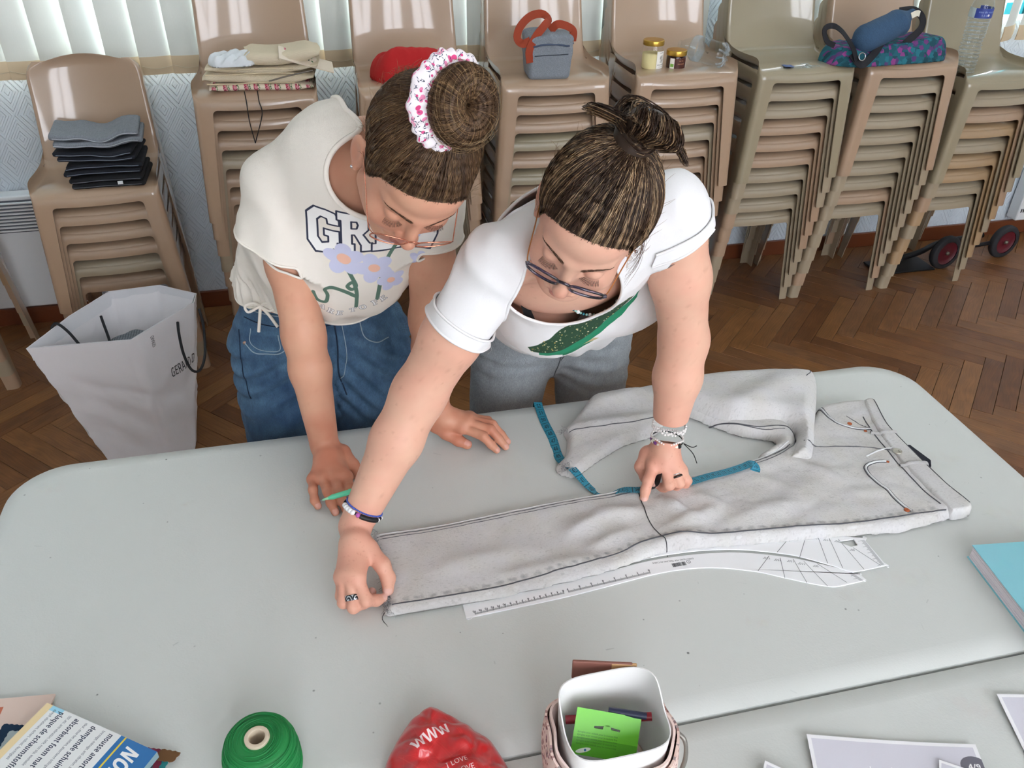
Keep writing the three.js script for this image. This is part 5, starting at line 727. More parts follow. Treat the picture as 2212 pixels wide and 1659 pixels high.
function lashesAndBrows(B, c, brow, o = {}) {
  const { P, F } = B, r = rng(5);
  for (const s of [1, -1]) {
    const L = [], Bw = [];
    for (let i = 0; i < 19; i++) { const t = i / 18, a = lerp(-0.95, 0.95, t), x = s * 0.031 + 0.0142 * Math.sin(a), y = -0.0058 - 0.0022 * Math.cos(a) * 1.2 + 0.0015, z = 0.0755 + 0.0122 * Math.cos(a), e = [(x - s * 0.031) * 0.35, -0.0042 - 0.0015 * r(), 0.0078]; L.push({ pts: [0, 0.35, 0.7, 1].map((q) => F.w([x + e[0] * q, y + e[1] * q - 0.0012 * Math.sin(q * 3.1), z + e[2] * q])), r: 0.00042, c0: c, taper: 0.2 }); }
    for (let i = 0; i < 170; i++) { const t = r(), x = s * lerp(0.012, 0.05, t), y = 0.0225 + 0.005 * Math.sin(t * 2.4) - 0.002 + (r() - 0.5) * 0.0075 * (1.15 - t), p = castOn(B.hl, [x, y, 0.14], [0, 0, -1], 0.2); if (!p) continue; const d = [s * 0.0045, 0.0018 * (1 - t) - 0.0012 * t, -0.0012]; const q = castOn(B.hl, [p[0] + d[0], p[1] + d[1], 0.14], [0, 0, -1], 0.2) ?? p; Bw.push({ pts: [p, l3(p, q, 0.5), q].map((w, k) => F.w([w[0], w[1], w[2] + 0.0006])), r: 0.0002, c0: brow, taper: 0.4 }); }
    obj('eyelashes', hairMesh(L), hairM, P); obj('eyebrow', hairMesh(Bw), hairM, P);
  }
}
function glassesFor(B, o) {   // built in the head's frame, a pair worn low on the nose
  const { P, F } = B, G = new THREE.Group(); G.name = 'eyeglasses'; P.add(G); if (o.label) G.userData.label = o.label;
  const tilt = o.tilt, W = (x, y, z) => { const q = [x, o.y + y * Math.cos(tilt), o.z - Math.abs(x) ** 2 * 2.2 + y * Math.sin(tilt)]; return V(...F.w(q)); };
  const rim = (s) => { const pts = []; for (let i = 0; i < 28; i++) { const a = (i / 28) * Math.PI * 2, c = Math.cos(a), q = Math.sin(a), e = o.sq, x = Math.sign(c) * Math.abs(c) ** e * o.w / 2, y = Math.sign(q) * Math.abs(q) ** e * o.h / 2 * (1 - 0.08 * c * s); pts.push(W(s * o.cx + x, y, 0)); } return pts; };
  for (const s of [1, -1]) {
    const pts = rim(s), n = pts.length; obj('rim', new THREE.TubeGeometry(new THREE.CatmullRomCurve3(pts, true), 90, o.r, 7, true), o.m, G);
    const c = V(0, 0, 0); pts.forEach((p) => c.add(p)); c.multiplyScalar(1 / n);
    const lens = grid(28, 4, (u, v) => { const p = c.clone().lerp(pts[Math.round(u * 28) % 28], v); const k = 0.0015 * (1 - v * v); return [p.x + F.f[0] * k, p.y + F.f[1] * k, p.z + F.f[2] * k]; }); obj('lens', lens, o.lens, G);
    const h = W(s * (o.cx + o.w / 2), o.h * 0.22, 0), e0 = V(...F.w([s * (o.cx + o.w / 2 + 0.0035), o.y + 0.004, o.z - 0.016])), ear = V(...F.w([s * 0.077, o.ey ?? 0.012, -0.006])), dn = V(...F.w([s * 0.076, -0.02, -0.03]));
    obj('temple', new THREE.TubeGeometry(new THREE.CatmullRomCurve3([h, e0, e0.clone().lerp(ear, 0.5), ear, dn]), 40, o.tr, 7), o.tm ?? o.m, G);
    if (o.hinge) obj('hinge', moved(new RoundedBoxGeometry(0.006, 0.005, 0.006, 2, 0.0015), h.x, h.y, h.z), o.m, G);
  }
  obj('bridge', new THREE.TubeGeometry(new THREE.CatmullRomCurve3([W(-(o.cx - o.w / 2) - 0.001, o.h * 0.18, 0), W(0, o.h * 0.3, 0.003), W(o.cx - o.w / 2 + 0.001, o.h * 0.18, 0)]), 16, o.r * 1.1, 7), o.m, G);
  return G;
}
// cloth surface from a field, with cut openings; returns geometry and the cut loops
function clothMesh(f, lo, hi, h, cuts) { let g = netMesh(f, lo, hi, h); const loops = cuts.map(() => []); cuts.forEach((c, i) => { g = clipMesh(g, c, loops[i]); }); return { g, loops }; }
// split a cloth at the plane w = w0 of its wearer's frame: front carries the print, back is plain
function frontBack(g, neck, n, w0) { const f = (x, y, z) => w0 - ((x - neck[0]) * n[0] + (y - neck[1]) * n[1] + (z - neck[2]) * n[2]); return [clipMesh(g, f), clipMesh(g, (x, y, z) => -f(x, y, z))]; }
const planeCut = (p, d) => (x, y, z) => (x - p[0]) * d[0] + (y - p[1]) * d[1] + (z - p[2]) * d[2];

// a sleeve: a tapered tube with a flat end just past the plane (p, d); sleeveCut opens it there
const sleeve = (a, b, ra, rb, p, d, k) => { const c = cap(a, b, ra, rb), q = planeCut(p, d); return { k, tube: c.f, plane: q, f: (x, y, z) => Math.max(c.f(x, y, z), q(x, y, z) - 0.016) }; };
const sleeveCut = (s, torso) => (x, y, z) => Math.min(s.plane(x, y, z), 0.014 - s.tube(x, y, z), torso(x, y, z) - 0.019);
// ---------------------------------------------------------------- the woman in the white top
const woman = (() => {
  const frame = orthoFrame([0.34, 1.312, -0.99], [0.05, 0.807, 0.589], [-0.507, -0.487, 0.711], 0.94);
  const neck = [0.366, 1.225, -1.12], pel = [0.455, 0.93, -1.53], shR = [0.222, 1.226, -1.06], shL = [0.51, 1.275, -1.09], elR = [0.103, 1.006, -1.069], elL = [0.562, 1.03, -1.101], wrR = [-0.0202, 0.808, -1.0008], wrL = [0.5473, 0.828, -1.0789];
  const a = nrm3(sub3(neck, pel)), l0 = nrm3(sub3(shL, shR)), n = nrm3(crs3(l0, a)), l = crs3(a, n);
  const at = (x, y, z) => [neck[0] + l[0] * x + a[0] * y + n[0] * z, neck[1] + l[1] * x + a[1] * y + n[1] * z, neck[2] + l[2] * x + a[2] * y + n[2] * z];
  const body = [
    ecap(at(0, -0.09, 0.01), at(0, -0.3, 0.0), 0.135, 0.12, n, 0.68, 0.03), ecap(at(0, -0.3, 0), at(0, -0.46, 0), 0.125, 0.155, n, 0.7, 0.03),
    cap(at(0, -0.015, -0.01), l3(neck, shR, 0.85), 0.05, 0.043, 0.03), cap(at(0, -0.015, -0.01), l3(neck, shL, 0.85), 0.05, 0.043, 0.03),
    ell(at(0.07, -0.2, 0.075), [0.062, 0.062, 0.06], 0.03), ell(at(-0.07, -0.2, 0.075), [0.062, 0.062, 0.06], 0.03),
    cap(shR, l3(shR, elR, 0.55), 0.042, 0.0445, 0.02), cap(l3(shR, elR, 0.55), elR, 0.0455, 0.041, 0.02), cap(elR, l3(elR, wrR, 0.35), 0.042, 0.041, 0.02), cap(l3(elR, wrR, 0.35), wrR, 0.041, 0.0265, 0.015),
    cap(shL, l3(shL, elL, 0.5), 0.046, 0.047, 0.02), cap(l3(shL, elL, 0.5), elL, 0.047, 0.039, 0.02), cap(elL, l3(elL, wrL, 0.35), 0.0405, 0.041, 0.02), cap(l3(elL, wrL, 0.35), wrL, 0.041, 0.0255, 0.015),
  ];
  const tone = { base: lin('#e3b49a'), pink: lin('#e2a68f'), hand: lin('#df9f89'), nail: lin('#e6b7ab'), red: lin('#cf7f6c'), lip: lin('#bd6f66'), freckle: lin('#a9664a') };
  const B = buildPerson({ label: 'woman in a white top with streaked brown hair, pointing at the pale jeans', frame, neck, body, hands: ['WR', 'WL'], elbows: [elR, elL], tone, freckles: 0.42, lo: [-0.1, 0.74, -1.72], hi: [0.66, 1.4, -0.9], bodyClip: [(x, y, z) => 0.88 - y - 0.6 * (z + 1.53) * 0 - ((x > 0.62 || x < 0.3) && z > -1.3 ? 1 : 0)] });
  const { P } = B;
  // top: loose white jersey hanging from the shoulders
  const dR = nrm3(add3(nrm3(sub3(elR, shR)), l, -0.12)), dL = nrm3(add3(nrm3(sub3(elL, shL)), l, 0.3)), endR = l3(shR, elR, 0.47), endL = l3(shL, elL, 0.17);
  const slR = sleeve(l3(neck, shR, 0.95), l3(shR, elR, 0.75), 0.0505, 0.0535, endR, dR, 0.03), slL = sleeve(l3(neck, shL, 0.95), l3(shL, elL, 0.5), 0.056, 0.0575, endL, dL, 0.03);
  const shirtP = [
    ecap(at(0, -0.07, 0.005), at(0, -0.30, 0.012), 0.152, 0.152, n, 0.74, 0.04), ecap(at(0, -0.3, 0.012), at(0.0, -0.47, 0.0), 0.155, 0.178, n, 0.72, 0.05),
    ell(at(0.06, -0.2, 0.085), [0.085, 0.08, 0.065], 0.05), ell(at(-0.06, -0.2, 0.085), [0.085, 0.08, 0.065], 0.05), ell(at(0.0, -0.36, 0.07), [0.15, 0.1, 0.07], 0.06), ell(at(0.125, -0.2, 0.05), [0.06, 0.1, 0.075], 0.05),
    cap(at(0, -0.02, -0.005), l3(neck, shR, 0.9), 0.054, 0.052, 0.04), cap(at(0, -0.02, -0.005), l3(neck, shL, 0.9), 0.056, 0.054, 0.04),
    slR, slL,
  ];
  const torso = field(shirtP.filter((p) => !p.tube));
  const shirt = field(shirtP, (d, x, y, z) => {
    const q = sub3([x, y, z], neck), u = dot3(q, l), v = dot3(q, a), w = dot3(q, n);
    const fold = Math.sin(u * 70 + 6 * N3(x * 6, y * 6, z * 6) + v * 22) * sstep(-0.18, -0.4, v) * 0.0035 + Math.sin((u * 0.6 + v) * 85 + 5 * N3(x * 9, y * 9, z * 9)) * 0.0022 * sstep(0.10, 0.16, Math.abs(u));
    return d - 0.006 * sstep(0.2, 0.12, Math.abs(u)) * fbm(x * 11, y * 11, z * 11, 3) - fold - 0.0012 * fbm(x * 60, y * 60, z * 60, 2);
  });
  const hemP = at(0, -0.435, 0), hemD = nrm3(add3([-a[0], -a[1], -a[2]], l, -0.10));
  const neckCut = (x, y, z) => { const q = sub3([x, y, z], neck), u = dot3(q, l) + 0.055, v = dot3(q, a), w = dot3(q, n); return 0.05 * (1 - Math.hypot(u / 0.096, (v - 0.012) / lerp(0.034, 0.112, sstep(-0.035, 0.03, w)))); };
  const lo = [0.04, 0.74, -1.75], hi = [0.72, 1.4, -0.94];
  const { g, loops } = clothMesh(shirt, lo, hi, 0.006, [planeCut(hemP, hemD), sleeveCut(slR, torso), sleeveCut(slL, torso), neckCut]);
  const O = V(...at(0, -0.30, 0)), Lx = V(...l), Ay = V(...a);
  const [front, back] = frontBack(g, neck, n, 0.02);
  uvPlane(front, O, Lx, Ay, 1 / 0.5, 1 / 0.5); { const wp = front.attributes.uv; for (let i = 0; i < wp.count; i++) wp.setXY(i, wp.getX(i) + 0.5, wp.getY(i) + 0.5); }
  uvPlane(back, O, Lx, Ay, 2);
  const prt = canvasTex(1024, 1024, (c, w, h) => {
    c.fillStyle = '#f3f2f2'; c.fillRect(0, 0, w, h);
    const r = rng(9), X = (x) => (x / 0.5 + 0.5) * w, Y = (y) => (0.5 - y / 0.5) * h;
    const blob = (pts, col) => { c.fillStyle = col; c.beginPath(); pts.forEach(([x, y], i) => (i ? c.lineTo(X(x), Y(y)) : c.moveTo(X(x), Y(y)))); c.closePath(); c.fill(); };
    blob(womanPrint.green, '#1f8a63'); blob(womanPrint.dark, '#274a33'); blob(womanPrint.gold, '#c9b98c'); blob(womanPrint.green2, '#1d7d58');
    for (let i = 0; i < 190; i++) { const t = r(), k = r(), A = womanPrint.dark, m = A.length / 2, f = t * (m - 1), j = Math.floor(f), fr = f - j, top = [lerp(A[j][0], A[Math.min(m - 1, j + 1)][0], fr), lerp(A[j][1], A[Math.min(m - 1, j + 1)][1], fr)], b = A.length - 1 - j, bt = [lerp(A[b][0], A[Math.max(m, b - 1)][0], fr), lerp(A[b][1], A[Math.max(m, b - 1)][1], fr)]; c.fillStyle = ['#d9c98e', '#e8dfb6', '#b79f5c'][i % 3]; const s = 0.8 + r() * 3; c.beginPath(); c.ellipse(X(lerp(top[0], bt[0], k)), Y(lerp(top[1], bt[1], k)), s, s * 0.7, r() * 3, 0, 7); c.fill(); }
  }, { clampEdge: true });
  const jersey = tileNoise(41, 128), jb = dataTex(256, 256, (u, v) => 255 * jersey(u * 2, v), false); jb.repeat.set(14, 14);
  const wm = mat(0xffffff, 0.85, { map: prt, bumpMap: jb, bumpScale: 0.0002, sheen: 0.15 }), wm2 = mat(0xf3f2f2, 0.85, { sheen: 0.15 });
  obj('top_back', back, mat(0xf3f2f2, 0.85, { bumpMap: jb, bumpScale: 0.0002, sheen: 0.15 }), P); obj('top', front, wm, P, 'white short-sleeved top with a green printed band at the hem');
  // turned-up sleeve cuffs, neck binding and hem
  for (const sl of [slR, slL]) { const e = sl === slR ? endR : endL; const q = clothMesh((x, y, z) => shirt(x, y, z) - 0.0035, e.map((k) => k - 0.11), e.map((k) => k + 0.11), 0.0045, [(x, y, z) => sl.plane(x, y, z) - 0.001, (x, y, z) => -0.021 - sl.plane(x, y, z), (x, y, z) => sl.tube(x, y, z) - 0.02, (x, y, z) => 0.008 - torso(x, y, z)]); obj('sleeve_cuff', [q.g, ...edgeTubes(q.loops.slice(0, 2).flat(), (x, y, z) => sl.tube(x, y, z) < 0.02 && torso(x, y, z) > 0.008, 0.0022)], wm2, P); }
  const big = (L) => L.filter((q) => q.length > 25);
  obj('neck_binding', big(loops[3]).map((L) => hemTube(L, 0.0028, 200)), wm2, P); obj('hem', big(loops[0]).map((L) => hemTube(L, 0.0022, 200)), wm2, P);
  // grey jeans
  const hip = [0.462, 0.86, -1.565], jp = [
    ecap([0.458, 0.97, -1.545], hip, 0.142, 0.168, [0.1, 0, 1], 0.72, 0.03), cap([0.375, 0.84, -1.545], [0.335, 0.45, -1.55], 0.098, 0.075, 0.03), cap([0.335, 0.45, -1.55], [0.33, 0.09, -1.57], 0.07, 0.052, 0.03),
    cap([0.552, 0.84, -1.545], [0.57, 0.45, -1.55], 0.096, 0.075, 0.03), cap([0.57, 0.45, -1.55], [0.59, 0.09, -1.57], 0.07, 0.052, 0.03), ell([0.46, 0.85, -1.66], [0.15, 0.11, 0.08], 0.04)];
  const jeans = field(jp, (d, x, y, z) => d - 0.004 * Math.sin(y * 150 + 9 * N3(x * 5, y * 4, z * 5) + (x > 0.46 ? x : -x) * 60) * sstep(0.6, 0.8, y) * sstep(0.2, -0.3, N3(x * 9, y * 9, z * 9) - 0.1) * 0.7 - 0.003 * fbm(x * 18, y * 18, z * 18, 2));
  const jj = clothMesh(jeans, [0.2, 0.03, -1.8], [0.72, 1.02, -1.38], 0.008, [planeCut([0.46, 0.965, -1.54], [0, 1, 0.05])]);
  uvPlane(jj.g, V(0, 0, 0), V(1, 0, 0), V(0, 1, 0), 1, 1);
  paint(jj.g, (x, y, z) => { const k = 0.5 + 0.5 * fbm(x * 14, y * 9, z * 14, 3) + 0.35 * fbm(x * 70, y * 30, z * 70, 2); return mix3(lin('#868d92'), lin('#b6bdc1'), clamp(k)); });
  const weave = tileNoise(43, 200), dnm = dataTex(512, 512, (u, v) => { const k = 205 + 46 * weave(u, v * 0.25) + 14 * Math.sin((u + v) * 512 * 0.6); return [k, k, k]; }); dnm.repeat.set(9, 9);
  denimMap = dnm;
  const gj = new THREE.MeshPhysicalMaterial({ color: 0xffffff, vertexColors: true, map: dnm, roughness: 0.85 });
  const J = obj('jeans', jj.g, gj, P, 'faded grey jeans');
  const seam = (pts, r, m) => { const q = pts.map(([x, y]) => castOn(jeans, [x, y, -1.2], [0, 0, -1], 0.8)).filter(Boolean).map((p) => V(p[0], p[1], p[2] + 0.0006)); return new THREE.TubeGeometry(new THREE.CatmullRomCurve3(q), 40, r, 5); };
  const dark = mat(0x565b60, 0.9), pale = mat(0xaeb4b8, 0.9);
  const line = (pts, n = 14) => { const c = curve(pts.map(([x, y]) => [x, y, 0])); return c.getPoints(n).map((p) => [p.x, p.y]); };
  obj('seam', [seam(line([[0.462, 0.95], [0.46, 0.87], [0.455, 0.79], [0.452, 0.72]]), 0.0013), seam(line([[0.475, 0.95], [0.475, 0.87], [0.466, 0.81], [0.457, 0.78]]), 0.0008), seam(line([[0.52, 0.945], [0.535, 0.905], [0.565, 0.885], [0.605, 0.885]]), 0.0012), seam(line([[0.4, 0.945], [0.385, 0.905], [0.355, 0.885], [0.32, 0.885]]), 0.0012), seam(line([[0.3, 0.925], [0.38, 0.928], [0.46, 0.93], [0.54, 0.932], [0.63, 0.935]], 24), 0.001)], dark, J);
  obj('frayed_thread', [[0.37, 0.79], [0.352, 0.76], [0.33, 0.80], [0.30, 0.815]].map(([x, y], i) => seam([[x, y + 0.012], [x + 0.004, y], [x - 0.003, y - 0.014]], 0.0007)), pale, J);
  for (const x of [0.335, 0.592]) obj('shoe', moved(new THREE.SphereGeometry(0.055, 20, 14).scale(0.85, 0.7, 1.9), x, 0.036, -1.53), mat(0xd8d8d6, 0.7), P);
  // hair
  const hc = (aa, v0, r) => { const s = N3(aa * 19, 3.3, 1) + 0.7 * N3(aa * 57, 9, 2), v = clamp(0.35 + 0.7 * N3(aa * 33, 2, 8) + 0.35 * v0); const blond = clamp((s - 0.10) * 3.0) * (0.55 + 0.45 * r()) + (r() < 0.06 ? 0.6 : 0); return mix3(mix3(lin('#2c1f18'), lin('#523c2e'), v), mix3(lin('#a57b50'), lin('#e0c29c'), v), clamp(blond)); };
  const H = pulledHair(B, { seed: 51, bun: [0.012, 0.119, -0.05], lift: [0.004, 0.017], n: 4200, mess: 0.8, fat: 1.0, fly: 110, flyC: lin('#8d6d4e'), colour: hc });
  { // messy bun: twisted loops and loose ends
    const r = rng(77), paths = [], C = [0.010, 0.140, -0.062], rnd = () => r() * 2 - 1, up = nrm3([0.1, 0.7, -0.7]);
    const S1 = nrm3(crs3(up, [0, 0, 1])), S2 = crs3(up, S1);
    const P3 = (x, y, z) => [C[0] + S1[0] * x + S2[0] * y + up[0] * z, C[1] + S1[1] * x + S2[1] * y + up[1] * z, C[2] + S1[2] * x + S2[2] * y + up[2] * z];
    const lock = (ctrl, n, spread, tone) => { const cv = curve(ctrl); for (let i = 0; i < n; i++) { const o = [rnd(), rnd(), rnd()].map((q) => q * spread), ph = r() * 6, cc = hc(tone + r() * 0.4, r(), r), pts = []; for (let k = 0; k <= 14; k++) { const t = k / 14, p = cv.getPoint(t), w = 0.45 + 0.55 * Math.sin(t * Math.PI); pts.push(F3([p.x + o[0] * w + 0.0012 * Math.sin(t * 5 + ph), p.y + o[1] * w, p.z + o[2] * w])); } paths.push({ pts, r: 0.0006 + r() * 0.0004, c0: cc, taper: 0.5 }); } };
    const F3 = frame.w;
    for (let q = 0; q < 13; q++) { const a0 = r() * 6.28, R = 0.018 + 0.02 * r(), z0 = -0.012 + r() * 0.03, tl = rnd() * 0.5, ctrl = []; for (let k = 0; k <= 7; k++) { const t = a0 + k * 0.72; ctrl.push(P3(R * Math.cos(t) * (1 + 0.15 * rnd()), R * Math.sin(t) * (1 + 0.15 * rnd()), z0 + R * Math.sin(t + tl) * 0.55 + 0.003 * rnd())); } lock(ctrl, 46, 0.0062, q * 0.9); }
    // upper knot, ends fanning to the left and the right
    for (let q = 0; q < 6; q++) { const x = -0.02 + 0.011 * q, ctrl = [P3(x * 0.4, -0.006, 0.012), P3(x * 0.7, -0.022, 0.024), P3(x, -0.042, 0.022), P3(x * 1.1 + 0.004, -0.056, 0.006), P3(x * 0.8, -0.042, -0.008)]; lock(ctrl, 42, 0.006, q * 1.7); }
    for (let q = 0; q < 5; q++) { const ctrl = [P3(-0.008, 0.004, -0.004), P3(-0.03, 0.008 - 0.006 * q, 0.0), P3(-0.05 - 0.004 * q, 0.012 + 0.008 * rnd(), -0.004), P3(-0.064 - 0.014 * r(), 0.022 + 0.016 * rnd(), -0.012)]; lock(ctrl, 17, 0.0075, 2 + q); }
    for (let q = 0; q < 4; q++) { const ctrl = [P3(0.012, -0.02, 0.008), P3(0.035, -0.028, 0.01), P3(0.052 + 0.006 * r(), -0.026 + 0.01 * rnd(), 0.002), P3(0.066 + 0.01 * r(), -0.02 + 0.02 * rnd(), -0.008)]; lock(ctrl, 18, 0.005, 4 + q); }
    for (let q = 0; q < 5; q++) { const ctrl = [P3(-0.012, -0.02, 0.01), P3(-0.022 + 0.004 * rnd(), -0.04, 0.012), P3(-0.03 + 0.012 * rnd(), -0.062 - 0.01 * r(), 0.008)]; lock(ctrl, 14, 0.004, 1 + q); }
    const core = netMesh(field([ell(P3(0, 0, 0), [0.032, 0.03, 0.028], 0.01), ell(P3(0.004, -0.03, 0.012), [0.024, 0.02, 0.02], 0.012), ell(P3(0, 0.004, -0.024), [0.026, 0.026, 0.03], 0.015)]), [C[0] - 0.09, C[1] - 0.09, C[2] - 0.09], [C[0] + 0.09, C[1] + 0.09, C[2] + 0.09], 0.004);
    paint(core, () => lin('#35261c')); toWorld(core, frame);
    const bn = obj('bun', core, hairM, P); obj('hair_strands', hairMesh(paths), hairM, bn).userData.kind = 'stuff';
    // wisps before the ear and hanging at the nape
    const wisps = []; for (let i = 0; i < 16; i++) { const q = r(); wisps.push({ pts: curve([[0.07, 0.02 + 0.02 * q, 0.01], [0.084, 0.0, 0.0 + 0.012 * rnd()], [0.088 + 0.01 * q, -0.05, -0.01 + 0.02 * rnd()], [0.084 + 0.02 * q, -0.09 - 0.08 * q, -0.02]]).getPoints(10).map((p) => frame.w([p.x, p.y, p.z])), r: 0.0003, c0: lin('#7b5c42') }); }
    obj('loose_wisps', hairMesh(wisps), hairM, P);
  }
  lashesAndBrows(B, lin('#1d120d'), lin('#6b4a36'));
  // glasses, slid down the nose
  const tort = canvasTex(128, 128, (c, w, h) => { c.fillStyle = '#1c1826'; c.fillRect(0, 0, w, h); const r = rng(3); for (let i = 0; i < 60; i++) { c.fillStyle = ['#4a3550', '#2e2a4a', '#0c0a10', '#6b4f63'][i % 4]; c.beginPath(); c.ellipse(r() * w, r() * h, 3 + r() * 12, 2 + r() * 5, r() * 3, 0, 7); c.fill(); } });
  glassesFor(B, { label: 'dark mottled glasses worn low on the nose', y: -0.013, z: 0.1085, tilt: 0.28, cx: 0.0335, w: 0.05, h: 0.031, sq: 0.72, r: 0.0021, tr: 0.00095, ey: 0.0, m: mat(0xffffff, 0.18, { map: tort, clearcoat: 0.6 }), tm: mat(0xc98d5a, 0.3, { metalness: 0.85 }), hinge: true, lens: mat(0xf4eef8, 0.03, { transmission: 1, thickness: 0, ior: 1.2 }) });
  // ear jewellery, necklace
  const pearl = mat(0xd9cfc8, 0.18, { clearcoat: 0.8 }), silver = mat(0xc9cbd0, 0.22, { metalness: 1 });
  const E = (x, y, z) => frame.w([x, y, z]);
  obj('earring', [moved(new THREE.SphereGeometry(0.0042, 14, 10), ...E(0.0795, -0.048, 0.0)), moved(new THREE.ConeGeometry(0.0016, 0.014, 8), ...E(0.0805, -0.06, 0.001))], pearl, P); obj('earring', moved(new THREE.SphereGeometry(0.0026, 12, 8), ...E(0.0835, -0.037, -0.008)), silver, P);
  { const pts = [at(-0.062, 0.03, 0.03), at(-0.05, -0.03, 0.075), at(-0.02, -0.085, 0.105), at(0.015, -0.10, 0.115), at(0.05, -0.075, 0.1), at(0.066, -0.01, 0.06)], cv = curve(pts), bt = [], bw = [], bc = [];
    for (let i = 0; i < 46; i++) { const p = cv.getPointAt(i / 45), s = moved(new THREE.SphereGeometry(i % 4 === 0 ? 0.0034 : 0.0024, 10, 8), p.x, p.y, p.z); (i % 4 === 0 ? bw : i % 4 === 2 ? bt : bc).push(s); }
    const N = new THREE.Group(); N.name = 'necklace'; P.add(N); obj('beads', bw, mat(0xe7eef0, 0.2), N, 'white round beads'); obj('beads', bt, mat(0x1d6f7d, 0.15), N, 'teal beads'); obj('beads', bc, mat(0x8fc3bd, 0.15), N, 'pale green beads'); }
  { const st = [at(-0.103, -0.06, 0.05), at(-0.102, -0.1, 0.075), at(-0.095, -0.14, 0.1), at(-0.085, -0.175, 0.12)], q = curve(st); obj('strap', slab(2, 20, (u, v) => { const p = q.getPoint(v); return [p.x + l[0] * (u - 0.5) * 0.014, p.y + l[1] * (u - 0.5) * 0.014, p.z + l[2] * (u - 0.5) * 0.014]; }, 0.0015), mat(0x141416, 0.8), P, 'black strap at the neckline'); }
  // bracelets and rings
  const bracelet = (name, label, w0, el, off, R, flat, mk) => { const g = new THREE.Group(); g.name = name; g.userData.label = label; P.add(g); const d = nrm3(sub3(w0, el)), c = add3(w0, d, off), s1 = nrm3(crs3(d, [0, 0, 1])), s2 = crs3(d, s1); mk(g, (t, rr = 0, o = 0) => { const cs = Math.cos(t), sn = Math.sin(t); return add3(add3(add3(c, s1, cs * (R + rr)), s2, sn * (R * flat + rr)), d, o); }); return g; };
  const ringTube = (at2, r, n = 60) => { const p = []; for (let i = 0; i < n; i++) p.push(V(...at2((i / n) * Math.PI * 2))); return new THREE.TubeGeometry(new THREE.CatmullRomCurve3(p, true), n * 2, r, 7, true); };
  const balls = (at2, n, r, from = 0, to = Math.PI * 2, o = 0) => { const L = []; for (let i = 0; i < n; i++) L.push(moved(new THREE.SphereGeometry(r, 10, 7), ...at2(lerp(from, to, i / n), 0, o))); return L; };
  bracelet('bracelet', 'blue beaded bracelet', wrR, elR, -0.036, 0.0305, 1, (g, q) => { obj('beads', balls((t) => q(t), 70, 0.0015), mat(0x3f5fc4, 0.3), g); });
  bracelet('bracelet', 'black and white bracelet with letter beads', wrR, elR, -0.030, 0.0312, 1, (g, q) => { obj('cord', ringTube((t) => q(t), 0.0026), mat(0x17171b, 0.6), g); { const p = []; for (let i = 0; i <= 8; i++) p.push(V(...q(lerp(-1.2, -2.2, i / 8), 0.0006))); obj('black_tube', new THREE.TubeGeometry(new THREE.CatmullRomCurve3(p), 20, 0.0042, 8), mat(0x111114, 0.5), g); } obj('white_links', balls((t) => q(t, 0.0015), 5, 0.0046, -0.1, -0.95), mat(0xf2f3f4, 0.3), g); obj('pink_spacer', moved(new THREE.SphereGeometry(0.004, 10, 8), ...q(-1.08, 0.001)), mat(0xb45aa8, 0.3), g); obj('white_spacers', [moved(new THREE.SphereGeometry(0.0036, 10, 8), ...q(-2.3, 0.0005)), moved(new THREE.SphereGeometry(0.0034, 10, 8), ...q(-2.75, 0.0005))], mat(0xeeeeee, 0.3), g); });
  const wL2 = wrL;
  bracelet('bracelet', 'double string of clear white beads', wL2, elL, -0.034, 0.0292, 1, (g, q) => { obj('beads', [...balls((t) => q(t, 0, 0.0035 * Math.sin(t * 5)), 34, 0.0024), ...balls((t) => q(t + 0.1, 0, -0.0035 * Math.sin(t * 5)), 34, 0.0022)], mat(0xf6f1ee, 0.15, { clearcoat: 0.6 }), g); });
  bracelet('bracelet', 'white bead bracelet close to the hand', wL2, elL, -0.012, 0.0285, 1, (g, q) => { obj('beads', balls((t) => q(t, 0, 0.0025 * Math.sin(t * 4)), 40, 0.0022), mat(0xf3ece8, 0.15, { clearcoat: 0.6 }), g); });
  bracelet('bracelet', 'purple and cream tube bead bracelet with black cord', wL2, elL, -0.006, 0.0285, 1, (g, q) => { obj('cord', ringTube((t) => q(t), 0.0011), mat(0x121214, 0.7), g); const seg = (a0, a1) => { const p = []; for (let i = 0; i <= 6; i++) p.push(V(...q(lerp(a0, a1, i / 6)))); return new THREE.TubeGeometry(new THREE.CatmullRomCurve3(p), 8, 0.0031, 8); }; const pu = [], cr = []; for (let i = 0; i < 8; i++) (i % 2 ? cr : pu).push(seg(0.25 - i * 0.27, 0.25 - i * 0.27 - 0.22)); obj('purple_beads', pu, mat(0x8a4a9a, 0.4), g); obj('cream_beads', cr, mat(0xefe9dc, 0.4), g); obj('knot', moved(new THREE.SphereGeometry(0.0042, 10, 8), ...q(-2.0, 0.001)), mat(0x101012, 0.7), g); const k = q(-2.5, 0.002); obj('cord_ends', [tube([k, [k[0] + 0.016, k[1] - 0.008, k[2] + 0.004], [k[0] + 0.026, k[1] - 0.008, k[2] + 0.002]], 0.0009, 12, 6), tube([k, [k[0] + 0.014, k[1] - 0.014, k[2] + 0.014], [k[0] + 0.02, k[1] - 0.03, k[2] + 0.024]], 0.0009, 12, 6)], mat(0x121214, 0.7), g); });
  const fingerRing = (h, f, t, r, w, m, label) => { const c = HAND[h][f], p = l3(c[0], c[1], t), d = nrm3(sub3(c[1], c[0])), q = new THREE.Quaternion().setFromUnitVectors(V(0, 1, 0), V(...d)), g = lathe([[r, -w / 2], [r + 0.0016, -w / 2], [r + 0.0019, 0], [r + 0.0016, w / 2], [r, w / 2], [r, -w / 2]], 40); g.applyQuaternion(q); g.translate(p[0], p[1], p[2]); return obj('finger_ring', g, m, P, label); };
